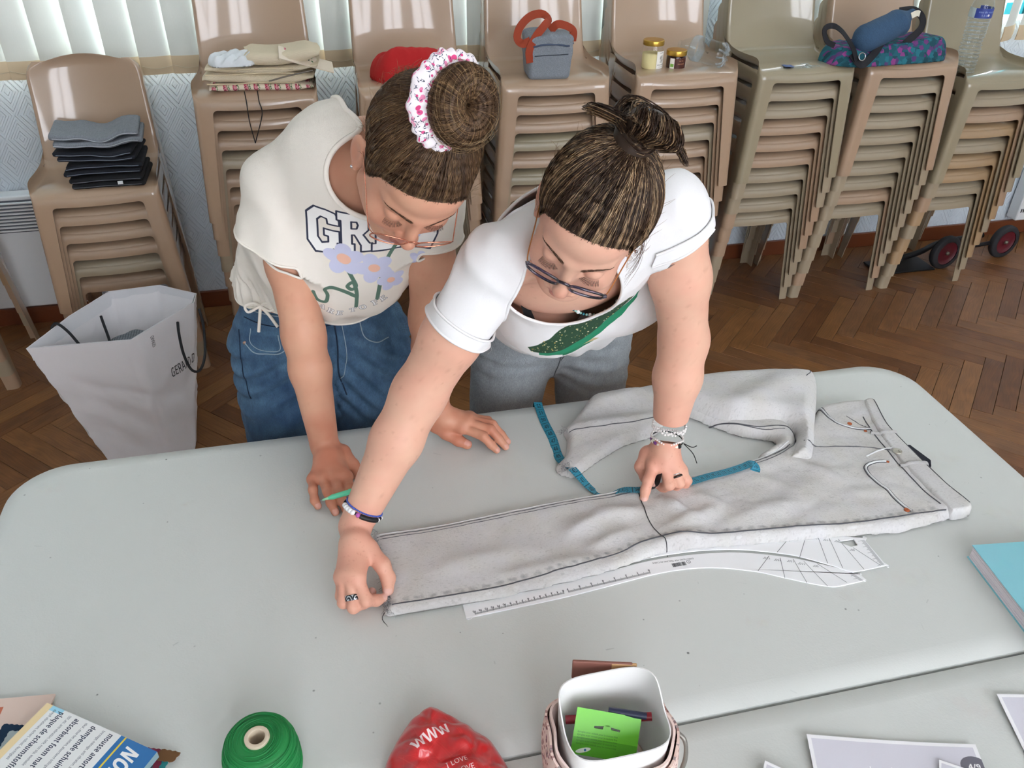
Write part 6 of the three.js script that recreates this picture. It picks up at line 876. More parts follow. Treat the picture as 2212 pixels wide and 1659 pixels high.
  const swirl = canvasTex(256, 64, (c, w, h) => { c.fillStyle = '#d3d5da'; c.fillRect(0, 0, w, h); c.strokeStyle = '#22252b'; c.lineWidth = 6; for (let i = 0; i < 6; i++) { c.beginPath(); for (let k = 0; k < 40; k++) { const t = k * 0.25, R = 3 + t * 2; c.lineTo(22 + i * 43 + R * Math.cos(t), 32 + R * Math.sin(t)); } c.stroke(); } });
  fingerRing('WR', 'middle', 0.72, 0.0102, 0.0085, mat(0xffffff, 0.25, { metalness: 0.8, map: swirl }), 'broad silver ring with dark swirls'); fingerRing('WL', 'ring', 0.5, 0.0105, 0.004, mat(0x3a2f2a, 0.3, { metalness: 0.6 }), 'dark ring'); fingerRing('WL', 'ring', 0.34, 0.0106, 0.002, mat(0xd9dadd, 0.15, { metalness: 1 }), 'thin silver ring');
  return { B, at, l, a, n, neck, shirt };
})();
// ---------------------------------------------------------------- the girl in the cream T-shirt
const girl = (() => {
  const frame = orthoFrame([0.121, 1.357, -1.128], [0.287, 0.635, 0.717], [-0.092, -0.727, 0.681], 0.98);
  const neck = [0.072, 1.33, -1.27], pel = [-0.07, 0.95, -1.53], shR = [-0.078, 1.272, -1.315], shL = [0.165, 1.235, -1.29], elR = [-0.071, 1.015, -1.274], elL = [0.153, 1.007, -1.30], wrR = [-0.0621, 0.79, -1.2494], wrL = [0.1557, 0.798, -1.2969];
  const a = nrm3(sub3(neck, pel)), l0 = nrm3(sub3(shL, shR)), n = nrm3(crs3(l0, a)), l = crs3(a, n);
  const at = (x, y, z) => [neck[0] + l[0] * x + a[0] * y + n[0] * z, neck[1] + l[1] * x + a[1] * y + n[1] * z, neck[2] + l[2] * x + a[2] * y + n[2] * z];
  const body = [
    ecap(at(0, -0.09, 0.0), at(0, -0.26, 0.0), 0.112, 0.10, n, 0.7, 0.03), ecap(at(0, -0.26, 0), [-0.07, 0.99, -1.515], 0.10, 0.128, n, 0.72, 0.03),
    cap(at(0, -0.01, 0), l3(neck, shR, 0.85), 0.042, 0.042, 0.03), cap(at(0, -0.01, 0), l3(neck, shL, 0.85), 0.042, 0.042, 0.03),
    cap(shR, l3(shR, elR, 0.5), 0.04, 0.04, 0.02), cap(l3(shR, elR, 0.5), elR, 0.04, 0.0345, 0.02), cap(elR, l3(elR, wrR, 0.3), 0.035, 0.0355, 0.02), cap(l3(elR, wrR, 0.3), wrR, 0.0355, 0.0262, 0.015),
    cap(shL, l3(shL, elL, 0.5), 0.043, 0.04, 0.02), cap(l3(shL, elL, 0.5), elL, 0.04, 0.035, 0.02), cap(elL, l3(elL, wrL, 0.3), 0.0355, 0.0355, 0.02), cap(l3(elL, wrL, 0.3), wrL, 0.0355, 0.0262, 0.015),
  ];
  const tone = { base: lin('#d8a487'), pink: lin('#d5977c'), hand: lin('#bd7358'), nail: lin('#d9a294'), red: lin('#c77a66'), lip: lin('#b56b60'), freckle: lin('#9a5c42') };
  const B = buildPerson({ label: 'girl in a cream printed T-shirt and round hair bun, leaning on the table', frame, neck, body, hands: ['GR', 'GL'], elbows: [elR, elL], tone, freckles: 0.15, lo: [-0.26, 0.74, -1.66], hi: [0.26, 1.42, -1.13], bodyClip: [(x, y, z) => 0.93 - y - ((z > -1.36) ? 1 : 0)] });
  const { P } = B;
  // loose cropped T-shirt
  const eR = [-0.03, 1.15, -1.27], dR = nrm3([-0.42, -1, -0.12]), eL = l3(shL, elL, 0.3), dL = nrm3(add3(nrm3(sub3(elL, shL)), l, 0.1));
  const slR = sleeve(shR, [-0.100, 1.11, -1.295], 0.052, 0.079, eR, dR, 0.03), slL = sleeve(shL, l3(shL, elL, 0.55), 0.05, 0.058, eL, dL, 0.03);
  const shirtP = [
    ecap(at(0, -0.06, 0.0), at(0, -0.25, 0.012), 0.138, 0.145, n, 0.74, 0.04), ecap(at(0, -0.25, 0.012), [-0.062, 1.0, -1.50], 0.140, 0.139, n, 0.72, 0.05), ell(at(0.01, -0.2, 0.075), [0.12, 0.1, 0.06], 0.06), ell([0.0, 1.0, -1.425], [0.095, 0.07, 0.055], 0.05),
    cap(at(0, -0.02, -0.006), shR, 0.05, 0.047, 0.035), cap(at(0, -0.02, -0.006), shL, 0.05, 0.047, 0.035),
    slR, slL,
  ];
  const torso = field(shirtP.filter((p) => !p.tube));
  const shirt = field(shirtP, (d, x, y, z) => {
    const q = sub3([x, y, z], neck), u = dot3(q, l), v = dot3(q, a);
    const rib = Math.sin(u * 60 + v * 14 + 5 * N3(x * 7, y * 7, z * 7)) * 0.0042 * sstep(-0.14, -0.3, v) + Math.sin((y * 0.25 + x) * 95 + 4 * N3(x * 6, y * 6, z * 6)) * 0.0045 * sstep(-0.04, -0.12, u) * sstep(1.3, 1.2, y);
    const gather = Math.sin(Math.atan2(x + 0.07, z + 1.5) * 46) * 0.0016 * sstep(-0.33, -0.39, v);
    return d - rib - gather - 0.007 * fbm(x * 11, y * 11, z * 11, 3) - 0.001 * fbm(x * 60, y * 60, z * 60, 2);
  });
  const near = (c, R, f) => (x, y, z) => (Math.hypot(x - c[0], y - c[1], z - c[2]) < R ? f(x, y, z) : -1);
  const hemP = [-0.055, 1.008, -1.45], hemD = nrm3([0.10, -1, -0.25]);
  const neckCut = (x, y, z) => { const q = sub3([x, y, z], neck), u = dot3(q, l), v = dot3(q, a), w = dot3(q, n); const R = Math.hypot((u - 0.008) / 0.078, (v - 0.022) / lerp(0.078, 0.055, sstep(-0.03, 0.03, w))); return 0.05 * (1 - R); };
  const { g, loops } = clothMesh(shirt, [-0.30, 0.9, -1.72], [0.3, 1.42, -1.12], 0.0055, [near(hemP, 0.3, planeCut(hemP, hemD)), sleeveCut(slR, torso), sleeveCut(slL, torso), neckCut]);
  const O = V(...at(0, -0.2, 0)), Lx = V(...l), Ay = V(...a);
  const [front, back] = frontBack(g, neck, n, -0.01);
  uvPlane(front, O, Lx, Ay, 2, 2); { const u = front.attributes.uv; for (let i = 0; i < u.count; i++) u.setXY(i, u.getX(i) + 0.5, u.getY(i) + 0.5); }
  uvPlane(back, O, Lx, Ay, 2, 2);
  const prt = canvasTex(1024, 1024, (c, w, h) => girlPrint(c, w, h), { clampEdge: true });
  const knit = tileNoise(47, 128), kb = dataTex(256, 256, (u, v) => 255 * knit(u * 2, v), false); kb.repeat.set(20, 20);
  const sm = mat(0xffffff, 0.9, { map: prt, bumpMap: kb, bumpScale: 0.0003, sheen: 0.1 }), sm2 = mat(0xf0e9de, 0.9);
  obj('t_shirt_back', back, mat(0xf0e9de, 0.9, { bumpMap: kb, bumpScale: 0.0003, sheen: 0.1 }), P); obj('t_shirt', front, sm, P, 'cream cropped T-shirt with outlined letters and pale blue flowers');
  const big = (L) => L.filter((q) => q.length > 25);
  obj('collar', big(loops[3]).map((L) => hemTube(L, 0.0042, 200)), sm2, P); obj('hem', [...big(loops[0]), ...big(loops[1]), ...big(loops[2])].map((L) => hemTube(L, 0.0022, 160)), sm2, P);
  { const o = castOn(shirt, [-0.35, 1.0, -1.36], nrm3([1, 0, -0.35]), 0.6) ?? [-0.2, 1.0, -1.42], q = (x, y, z) => [o[0] + x, o[1] + y, o[2] + z], b = []; b.push(tube([q(0, 0, 0.004), q(-0.012, 0.012, 0.014), q(-0.026, 0.008, 0.016), q(-0.022, -0.006, 0.014), q(0, 0, 0.006)], 0.0027, 24, 6), tube([q(0, 0, 0.004), q(0.014, 0.01, 0.016), q(0.026, 0.002, 0.018), q(0.016, -0.008, 0.014), q(0, 0, 0.006)], 0.0027, 24, 6), tube([q(0, 0, 0.006), q(-0.004, -0.02, 0.016), q(-0.01, -0.048, 0.018)], 0.003, 16, 6), tube([q(0, 0, 0.006), q(0.014, -0.016, 0.016), q(0.026, -0.04, 0.02)], 0.003, 16, 6)); obj('tie_bow', b, sm2, P); }
  // blue jeans
  const jp = [ecap([-0.064, 1.03, -1.52], [-0.05, 0.86, -1.54], 0.128, 0.158, [0.05, 0, 1], 0.74, 0.03), cap([-0.13, 0.85, -1.535], [-0.15, 0.45, -1.53], 0.106, 0.095, 0.035), cap([-0.15, 0.45, -1.53], [-0.15, 0.08, -1.54], 0.094, 0.08, 0.03), cap([0.035, 0.85, -1.53], [0.06, 0.45, -1.53], 0.100, 0.092, 0.035), cap([0.06, 0.45, -1.53], [0.07, 0.08, -1.54], 0.092, 0.08, 0.03), ell([-0.05, 0.85, -1.62], [0.14, 0.1, 0.08], 0.04)];
  const jeans = field(jp, (d, x, y, z) => d - 0.0045 * Math.sin(y * 120 + (x + 0.05) * (x > -0.03 ? 130 : -60) + 7 * N3(x * 5, y * 4, z * 5)) * sstep(0.62, 0.78, y) * sstep(0.93, 0.86, y) - 0.004 * fbm(x * 17, y * 17, z * 17, 2));
  const jj = clothMesh(jeans, [-0.33, 0.02, -1.78], [0.26, 1.08, -1.34], 0.008, [planeCut([-0.05, 1.022, -1.52], nrm3([0.14, 1, 0.30]))]);
  uvPlane(jj.g, V(0, 0, 0), V(1, 0, 0), V(0, 1, 0), 1, 1);
  paint(jj.g, (x, y, z, i, nn) => { const wh = Math.max(0, Math.sin((y * 0.75 - (x + 0.03) * (x > -0.03 ? -0.55 : 0.2)) * 210 + 3 * N3(x * 9, y * 9, 3))) * sstep(0.7, 0.84, y) * sstep(0.98, 0.9, y), k = 0.30 + 0.55 * fbm(x * 9, y * 6, z * 9, 3) + 0.4 * fbm(x * 60, y * 25, z * 60, 2) + 0.3 * wh * (0.5 + N3(x * 30, y * 12, 1)); return mix3(lin('#234469'), lin('#6a93b3'), clamp(k)); });
  const J = obj('jeans', jj.g, new THREE.MeshPhysicalMaterial({ color: 0xffffff, vertexColors: true, map: denimMap, roughness: 0.85 }), P, 'blue jeans with a raw frayed waist');
  const seam = (pts, r, off = 0.0007, nn = 16) => { const c = curve(pts.map(([x, y]) => [x, y, 0])).getPoints(nn).map((p) => castOn(jeans, [p.x, p.y, -1.15], [0, 0, -1], 0.8)).filter(Boolean).map((p) => V(p[0], p[1], p[2] + off)); return new THREE.TubeGeometry(new THREE.CatmullRomCurve3(c), nn * 3, r, 5); };
  const nav = mat(0x16283f, 0.9), pale = mat(0x9db0bd, 0.9), cop = mat(0xa8897a, 0.35, { metalness: 0.8 });
  obj('seam', [seam([[-0.02, 0.965], [-0.018, 0.9], [-0.022, 0.83], [-0.012, 0.77]], 0.0016), seam([[-0.19, 0.948], [-0.12, 0.945], [-0.04, 0.943], [0.03, 0.946], [0.07, 0.95]], 0.0011), seam([[-0.205, 0.92], [-0.21, 0.84], [-0.205, 0.77]], 0.0013)], nav, J);
  obj('stitching', [seam([[-0.105, 0.937], [-0.112, 0.905], [-0.135, 0.888], [-0.175, 0.888], [-0.196, 0.9]], 0.0012), seam([[-0.006, 0.955], [-0.002, 0.88], [-0.01, 0.835], [-0.02, 0.815]], 0.0009), seam([[-0.18, 0.932], [-0.182, 0.902], [-0.132, 0.894], [-0.128, 0.928]], 0.0009), seam([[0.03, 0.937], [0.036, 0.905], [0.056, 0.889], [0.085, 0.887]], 0.0012), seam([[-0.2, 0.972], [-0.12, 0.97], [-0.03, 0.972], [0.05, 0.972]], 0.0012)], pale, J);
  for (const [x, y] of [[-0.11, 0.938], [-0.196, 0.9], [0.032, 0.938]]) { const p = castOn(jeans, [x, y, -1.15], [0, 0, -1], 0.8); if (p) obj('rivet', moved(new THREE.SphereGeometry(0.0042, 12, 8).scale(1, 1, 0.5), p[0], p[1], p[2]), cop, J); }
  for (const x of [-0.15, 0.07]) obj('shoe', moved(new THREE.SphereGeometry(0.052, 20, 14).scale(0.85, 0.7, 1.9), x, 0.034, -1.50), mat(0xe6e4e0, 0.7), P);
  // hair
  const hc = (aa, v0, r) => { const s = N3(aa * 17, 1.3, 6) + 0.6 * N3(aa * 47, 5, 2), v = clamp(0.4 + 0.6 * N3(aa * 31, 2, 8) + 0.35 * v0); return mix3(mix3(lin('#3a281d'), lin('#6a4f39'), v), mix3(lin('#7d5f42'), lin('#a8865f'), v), clamp(s * 1.5 + (r() < 0.08 ? 0.35 : 0))); };
  const axis0 = [0.34, 0.84, 0.42];
  const H = pulledHair(B, { seed: 61, bun: [0.008, 0.125, -0.022], lift: [0.003, 0.0125], n: 4000, mess: 0.35, fat: 0.95, fly: 160, flyC: lin('#a58a68'), colour: hc });
  { // smooth doughnut bun; hairs run from its foot over the rim into the hole
    const r = rng(33), C = [0.01, 0.160, -0.012], ax = nrm3(girlBun.axis), S1 = nrm3(crs3(ax, [0, 0, 1])), S2 = crs3(ax, S1), Rm = 0.028, rm = 0.0235, wl = (x, y, z) => add3(add3(add3(C, S1, x), S2, y), ax, z), paths = [];
    const tor = (ph, th, rr) => { const R = Rm + rr * Math.cos(th); return wl(R * Math.cos(ph), R * Math.sin(ph), rr * Math.sin(th) * 0.95); };
    for (let i = 0; i < 1900; i++) { const ph = r() * 6.283, tw = 0.1 + r() * 0.45, r0 = rm * (0.96 + 0.07 * r()), cc = hc(ph + 0.5 * r(), 0.35 + 0.65 * r(), r), pts = []; for (let k = 0; k <= 20; k++) { const t = k / 20; pts.push(frame.w(tor(ph + tw * t, lerp(-1.3, 3.75, t), r0 + 0.0008 * Math.sin(t * 7 + i)))); } paths.push({ pts, r: 0.00055 + 0.0003 * r(), c0: cc, taper: 0.8 }); }
    for (let i = 0; i < 60; i++) { const ph = r() * 6.283, pts = [], rr = rm * (1.02 + 0.25 * r()), tw = 1 + r() * 1.5, th0 = -1 + r() * 2.5; for (let k = 0; k <= 9; k++) { const t = k / 9; pts.push(frame.w(tor(ph + tw * t, th0 + 0.5 * t, rr + 0.006 * t * r()))); } paths.push({ pts, r: 0.00025, c0: lin('#b0936c') }); }
    const core = grid(48, 24, (u, v) => tor(u * 6.2832, v * 6.2832, rm * 0.955)); paint(core, () => lin('#2c1d14')); toWorld(core, frame);
    const bn = obj('bun', core, hairM, P); obj('hair_strands', hairMesh(paths), hairM, bn).userData.kind = 'stuff';
    // flowered scrunchie round the foot of the bun
    const D = add3(add3(C, ax, -0.02), [-0.006, 0, 0.0]), wd = (x, y, z) => add3(add3(add3(D, S1, x), S2, y), ax, z);
    const scr = grid(160, 20, (u, v) => { const ph = u * 6.2832, th = v * 6.2832, ruf = 1 + 0.10 * Math.sin(ph * 21 + 3 * Math.sin(ph * 3)) * (0.4 + 0.6 * Math.max(0, Math.cos(th))) + 0.06 * Math.sin(ph * 9 + 1), ra = 0.018 * ruf, R = 0.046 + ra * Math.cos(th) * 1.05; return wd(R * Math.cos(ph), R * Math.sin(ph), ra * Math.sin(th) * 0.62 + 0.0016 * Math.sin(ph * 17)); }, (u, v) => [u * 4, v * 1.5]);
    toWorld(scr, frame);
    const flo = canvasTex(512, 384, (c, w, h) => { c.fillStyle = '#f6eef1'; c.fillRect(0, 0, w, h); const q = rng(8); for (let i = 0; i < 60; i++) { const x = q() * w, y = q() * h, s = 9 + q() * 15; c.fillStyle = ['#e0568f', '#e98bb2', '#d8437f', '#f0a9c4'][i % 4]; for (const [dx, dy] of [[0, 0], [w, 0], [-w, 0], [0, h], [0, -h]]) { c.beginPath(); c.ellipse(x + dx, y + dy, s, s * 0.8, q() * 3, 0, 7); c.fill(); } } for (let i = 0; i < 170; i++) { const x = q() * w, y = q() * h, t = q() * 6; c.fillStyle = ['#3c4355', '#59607a', '#2b3040'][i % 3]; c.beginPath(); c.ellipse(x, y, 9, 3, t, 0, 7); c.fill(); c.strokeStyle = '#4b5166'; c.lineWidth = 1.6; c.beginPath(); c.moveTo(x, y); c.lineTo(x + 18 * Math.cos(t), y + 18 * Math.sin(t)); c.stroke(); } });
    obj('scrunchie', scr, mat(0xffffff, 0.85, { map: flo }), P, 'white scrunchie with pink flowers');
    const nape = []; for (let i = 0; i < 150; i++) { const d = nrm3([(r() - 0.5) * 1.2, -0.1 + r() * 0.9, -1]), R = H.sc.R(d) + 0.008, p = add3(H.sc.O, d, R), e = nrm3([(r() - 0.5), 0.5 + r() * 0.6, -0.55]), pts = []; for (let k = 0; k < 7; k++) pts.push(frame.w(add3(add3(p, e, k * (0.004 + r() * 0.002)), [0, -0.0006, 0.0004], k * k))); nape.push({ pts, r: 0.00026, c0: lin('#a88a63') }); }
    obj('loose_wisps', hairMesh(nape), hairM, P);
  }
  lashesAndBrows(B, lin('#20140e'), lin('#6b4d38'));
  glassesFor(B, { label: 'thin rose-gold wire glasses', y: -0.02, z: 0.113, tilt: 0.16, cx: 0.034, w: 0.053, h: 0.042, sq: 0.82, r: 0.0011, tr: 0.00085, ey: 0.006, m: mat(0xd9947c, 0.18, { metalness: 0.9 }), lens: mat(0xfaecec, 0.03, { transmission: 1, thickness: 0, ior: 1.2 }) });
  obj('earring', moved(new THREE.SphereGeometry(0.0026, 12, 8), ...frame.w([-0.0785, -0.043, -0.002])), mat(0xd8d8dc, 0.15, { metalness: 0.9 }), P);
  obj('necklace', tube([at(-0.055, 0.03, 0.0), at(-0.06, -0.01, 0.04), at(-0.045, -0.055, 0.07), at(0, -0.085, 0.085)], 0.0007, 40, 5), mat(0xd0a860, 0.25, { metalness: 1 }), P);
  return { B, at, l, a, n, neck, shirt, O: at(0, -0.2, 0) };
})();
// ---------------------------------------------------------------- things on the chairs and on the floor
const seatY = (k) => k * CH.pitchY + 0.416;
{
  // folded jeans on the first stack
  const sy = seatY(5), r = rng(3);
  const folded = (label, cx, cz, w, d, y0, h, layers, color, edge, seed, amp = 0.006, ry = 0) => {
    const g = thing('folded_jeans', label, 'jeans', [cx, y0, cz], ry, 'folded jeans on the first stack');
    const geo = (i) => { const t = h / layers, q = 0.5 + 0.5 * Math.sin(i * 2.3 + seed), ox = (N3(i * 3.1, seed, 1)) * 0.02, oz = N3(i * 2.7, seed, 4) * 0.012; const f = (x, y, z) => { const yy = y - i * t - amp * (Math.sin((x - ox) * 26 + seed) + 0.5 * Math.sin(x * 55 + i + seed * 2)) * (0.4 + 0.6 * i / layers) - 0.003 * fbm(x * 25, i, z * 25, 2); const bx = Math.abs(x - ox) - w / 2 + 0.012, bz = Math.abs(z - oz) - d / 2 + 0.010 + 0.008 * fbm(x * 16, seed + i, 3, 2), by = Math.abs(yy - t / 2) - t / 2 * 0.86 + 0.006; const m = Math.hypot(Math.max(bx, 0), Math.max(by, 0), Math.max(bz, 0)) + Math.min(0, Math.max(bx, by, bz)); return m - 0.006; }; return netMesh(f, [-w / 2 - 0.03, -0.03, -d / 2 - 0.03], [w / 2 + 0.03, h + 0.05, d / 2 + 0.03], 0.006); };
    for (let i = 0; i < layers; i++) { const q = geo(i); uvPlane(q, V(0, 0, 0), V(1, 0, 0.3), V(0, 1, 0.6), 1); obj('fold', q, mat(color, 0.9, { map: denimMap }), g); const L = []; for (let k = 0; k <= 20; k++) { const x = lerp(-w / 2 + 0.014, w / 2 - 0.014, k / 20), t = h / layers; L.push([x, (i + 0.5) * t + amp * (Math.sin(x * 26 + seed) + 0.5 * Math.sin(x * 55 + i + seed * 2)) * (0.4 + 0.6 * i / layers), d / 2 + 0.001 + N3(i * 2.7, seed, 4) * 0.012]); } obj('stitching', tube(L, 0.0013, 50, 5), mat(edge, 0.9), g); }
    return g;
  };
  const zc = -2.9;
  folded('black jeans folded at the bottom of the pile of jeans', -0.695, zc + 0.02, 0.235, 0.20, sy + 0.003, 0.036, 2, 0x14161c, 0x5d6068, 1, 0.002);
  folded('very dark blue jeans folded second from the bottom of the pile', -0.705, zc + 0.015, 0.245, 0.19, sy + 0.043, 0.034, 2, 0x171b26, 0x6f7684, 2.2, 0.003, 0.05);
  folded('dark navy jeans with pale stitching folded under the grey pair', -0.712, zc + 0.01, 0.25, 0.19, sy + 0.083, 0.034, 2, 0x1a1f2b, 0x7b8390, 3.7, 0.006, -0.04);
  folded('grey jeans with turned edges folded at the top of the pile of jeans', -0.712, zc - 0.005, 0.275, 0.19, sy + 0.127, 0.038, 2, 0x8d939c, 0xb9c0c8, 4.5, 0.013, 0.1);
  solo('care_label', moved(rbox(0.016, 0.011, 0.0015, 0.0005), -0.655, sy + 0.02, zc + 0.122), mat(0xe4e8ea, 0.8), 'small white care label at the front of the bottom jeans', 'label');

  // crocheted bag with roses, a white cloth on top, a cable hanging down
  const by = seatY(9), B0 = thing('crocheted_bag', 'folded cream crocheted bag with embroidered roses', 'bag', [-0.165, by, -2.89]);
  const net = canvasTex(512, 512, (c, w, h) => { c.fillStyle = '#e9dcc2'; c.fillRect(0, 0, w, h); for (let j = 0; j < 32; j++) for (let i = 0; i < 32; i++) { c.fillStyle = '#b49f7d'; c.beginPath(); c.ellipse(i * 16 + (j % 2) * 8 + 4, j * 16 + 8, 3.4, 4.6, 0, 0, 7); c.fill(); } }), rose = canvasTex(512, 256, (c, w, h) => { c.fillStyle = '#e6d9c6'; c.fillRect(0, 0, w, h); const q = rng(12); for (const cx of [110, 390]) { for (let i = 0; i < 60; i++) { c.fillStyle = ['#b13a52', '#d06b7d', '#e09aa3', '#8e2b44'][i % 4]; c.beginPath(); c.ellipse(cx + (q() - 0.5) * 90, 128 + (q() - 0.5) * 110, 9 + q() * 13, 6 + q() * 8, q() * 3, 0, 7); c.fill(); } for (let i = 0; i < 30; i++) { c.fillStyle = ['#3d6b3c', '#5c8a4c', '#2c5033'][i % 3]; c.beginPath(); c.ellipse(cx + 70 + (q() - 0.5) * 70, 128 + (q() - 0.5) * 140, 10, 5, q() * 3, 0, 7); c.fill(); } } });
  const netB = canvasTex(256, 256, (c, w, h) => { c.fillStyle = '#fff'; c.fillRect(0, 0, w, h); c.fillStyle = '#000'; for (let j = 0; j < 16; j++) for (let i = 0; i < 16; i++) { c.beginPath(); c.ellipse(i * 16 + (j % 2) * 8 + 4, j * 16 + 8, 3.4, 4.6, 0, 0, 7); c.fill(); } }, { srgb: false });
  const wave = (x0, x1, y0, y1, zf, zb, ph, curl) => slab(40, 24, (u, v) => { const a = v * 2 - 1, x = lerp(x0, x1, u) + 0.006 * Math.sin(v * 7 + ph), half = (y1 - y0) / 2, e = sstep(0, 0.12, u) * sstep(1, 0.82, u); const z = v < 0.5 ? lerp(zb, zf, v * 2) : lerp(zf, zb, v * 2 - 1); const y = (y0 + y1) / 2 + (v < 0.5 ? -1 : 1) * half * Math.sqrt(Math.max(0, 1 - Math.max(0, (z - zf + 0.03) / 0.03) ** 2)) * (0.35 + 0.65 * e) + curl * Math.sin(u * 5 + ph) * 0.008; return [x, y, z]; }, 0.0025, (u, v) => [u * 5, v * 5]);
  const nm = mat(0xffffff, 0.95, { map: net, bumpMap: netB, bumpScale: 0.0008 }), rm = mat(0xffffff, 0.95, { map: rose });
  obj('fold', wave(-0.16, 0.16, 0.004, 0.026, 0.10, -0.08, 0.4, 0.4), rm, B0, 'rose-patterned lower fold'); obj('fold', wave(-0.175, 0.165, 0.028, 0.056, 0.095, -0.08, 1.1, 0.7), nm, B0); obj('fold', wave(-0.165, 0.18, 0.058, 0.078, 0.085, -0.08, 2.0, 0.9), nm, B0); obj('fold', wave(-0.05, 0.185, 0.08, 0.118, 0.08, -0.07, 2.8, 0.8), nm, B0);
  obj('fold', slab(20, 16, (u, v) => [lerp(0.06, 0.225, u), lerp(0.10, 0.045, u) + 0.02 * Math.sin(v * 3.1) * (1 - u * 0.6), lerp(-0.06, 0.09, v) - 0.02 * u], 0.003, (u, v) => [u * 0.6 + 0.05, v]), rm, B0, 'rose-patterned upper flap');
  for (const [y, z] of [[0.03, 0.099], [0.057, 0.095], [0.07, 0.09]]) obj('edging', tube([[-0.17, y, z - 0.02], [-0.1, y + 0.002, z], [0, y + 0.004, z + 0.001], [0.1, y, z]], 0.0022, 40, 6), mat(0xd9c9a8, 0.95), B0);
  obj('zip', tube([[0.02, 0.036, 0.098], [0.08, 0.05, 0.098], [0.16, 0.06, 0.08]], 0.0025, 30, 6), mat(0x7b746a, 0.6), B0);
  const wc = pillow([[-0.325, -2.85], [-0.30, -2.795], [-0.24, -2.79], [-0.19, -2.80], [-0.175, -2.86], [-0.20, -2.92], [-0.29, -2.92]], by + 0.082, (x, z) => 0.024 + 0.012 * fbm(x * 26, z * 26, 3, 3) + 0.006 * Math.sin(x * 160 + z * 90), 0.02, 0.004); wc.box[0][1] = by + 0.07; wc.box[1][1] = by + 0.15; solo('white_cloth', wc.mesh(), mat(0xdfe4e8, 0.9), 'crumpled white cloth lying on the crocheted bag', 'cloth');
  solo('cable', [tube([[-0.225, by + 0.006, -2.80], [-0.222, by - 0.02, -2.772], [-0.222, by - 0.08, -2.768], [-0.215, by - 0.15, -2.768]], 0.0016, 30, 6), tube([[-0.185, by + 0.006, -2.80], [-0.183, by - 0.02, -2.772], [-0.18, by - 0.06, -2.768], [-0.215, by - 0.15, -2.768]], 0.0016, 30, 6)], mat(0x14161a, 0.5), 'thin black cable hanging over the seat edge below the crocheted bag', 'cable');

  // red cloth
  const rc = pillow([[0.182, -2.93], [0.20, -2.85], [0.235, -2.80], [0.30, -2.80], [0.38, -2.83], [0.45, -2.88], [0.44, -2.96], [0.36, -3.0], [0.25, -2.98]], by + 0.003, (x, z) => 0.075 + 0.02 * fbm(x * 14, z * 14, 9, 3) + ridge(x, z, [0.2, -2.84], [0.42, -2.90], 0.03, 0.03) - ridge(x, z, [0.22, -2.81], [0.36, -2.84], 0.03, 0.012), 0.045, 0.005); rc.box[1][1] = by + 0.16;
  solo('red_cloth', rc.mesh(), mat(0xb5171a, 0.85, { sheen: 0.3, sheenColor: new THREE.Color(0xff6a5a) }), 'crumpled bright red cloth on a chair behind the girl\'s bun', 'cloth');

  // grey lunch bag with rust-coloured straps
  const lb = thing('lunch_bag', 'grey insulated lunch bag with a rust-coloured carrying strap', 'bag', [0.782, by, -2.852], -0.06);
  const gb = tileNoise(7, 90), gt = dataTex(256, 256, (u, v) => { const k = 112 + 34 * gb(u, v) + 12 * gb(u * 2 + 0.3, v * 2); return [k * 0.97, k * 1.02, k * 1.08]; }); gt.repeat.set(2.5, 2.5);
  const gm = mat(0xffffff, 0.9, { map: gt });
  const bagF = (x, y, z) => { const t = clamp(y / 0.15), w = lerp(0.070, 0.082, t) + 0.003 * N3(x * 20, y * 20, z * 20), d = lerp(0.062, 0.066, t), top = 0.148 - 0.010 * (x / 0.08) ** 2 + 0.006 * N3(x * 15, 2, z * 15); const bx = Math.abs(x) - w + 0.016, bz = Math.abs(z) - d + 0.016, byy = Math.max(y - top + 0.016, 0.016 - y); return Math.hypot(Math.max(bx, 0), Math.max(byy, 0), Math.max(bz, 0)) + Math.min(0, Math.max(bx, byy, bz)) - 0.016 + 0.0025 * Math.sin(x * 60 + y * 40 + 4 * N3(x * 14, y * 14, z * 14)) * sstep(0.02, 0.08, y); };
  { const g = netMesh(bagF, [-0.11, -0.005, -0.1], [0.11, 0.18, 0.1], 0.0045); uvPlane(g, V(0, 0, 0), V(1, 0, 0.4), V(0, 1, 0.7), 1 / 0.2); obj('body', g, gm, lb); }
  const fr = (x, y) => castOn(bagF, [x, y, 0.3], [0, 0, -1], 0.6) ?? [x, y, 0.066];
  obj('zip', tube([[-0.078, 0.112, 0.03], ...[-0.06, -0.03, 0, 0.03, 0.06].map((x) => { const p = fr(x, 0.116 - 0.006 * (x / 0.06) ** 2); return [p[0], p[1], p[2] + 0.001]; }), [0.084, 0.112, 0.03]], 0.003, 50, 6), mat(0x3e4d66, 0.6), lb);
  obj('pocket_edge', tube([-0.055, -0.02, 0.02, 0.06].map((x) => { const p = fr(x, 0.082 + x * 0.04); return [p[0], p[1], p[2] + 0.001]; }), 0.0016, 30, 5), mat(0x3b424c, 0.8), lb);
  const strap = (pts, w, c, n = 50) => { const cv = curve(pts); return slab(2, n, (u, v) => { const p = cv.getPointAt(v), t = cv.getTangentAt(v), s = new THREE.Vector3().crossVectors(t, V(c[0], c[1], c[2])).normalize(); return [p.x + s.x * (u - 0.5) * w, p.y + s.y * (u - 0.5) * w, p.z + s.z * (u - 0.5) * w]; }, 0.0022); };
  const rust = mat(0x9a3d22, 0.85);
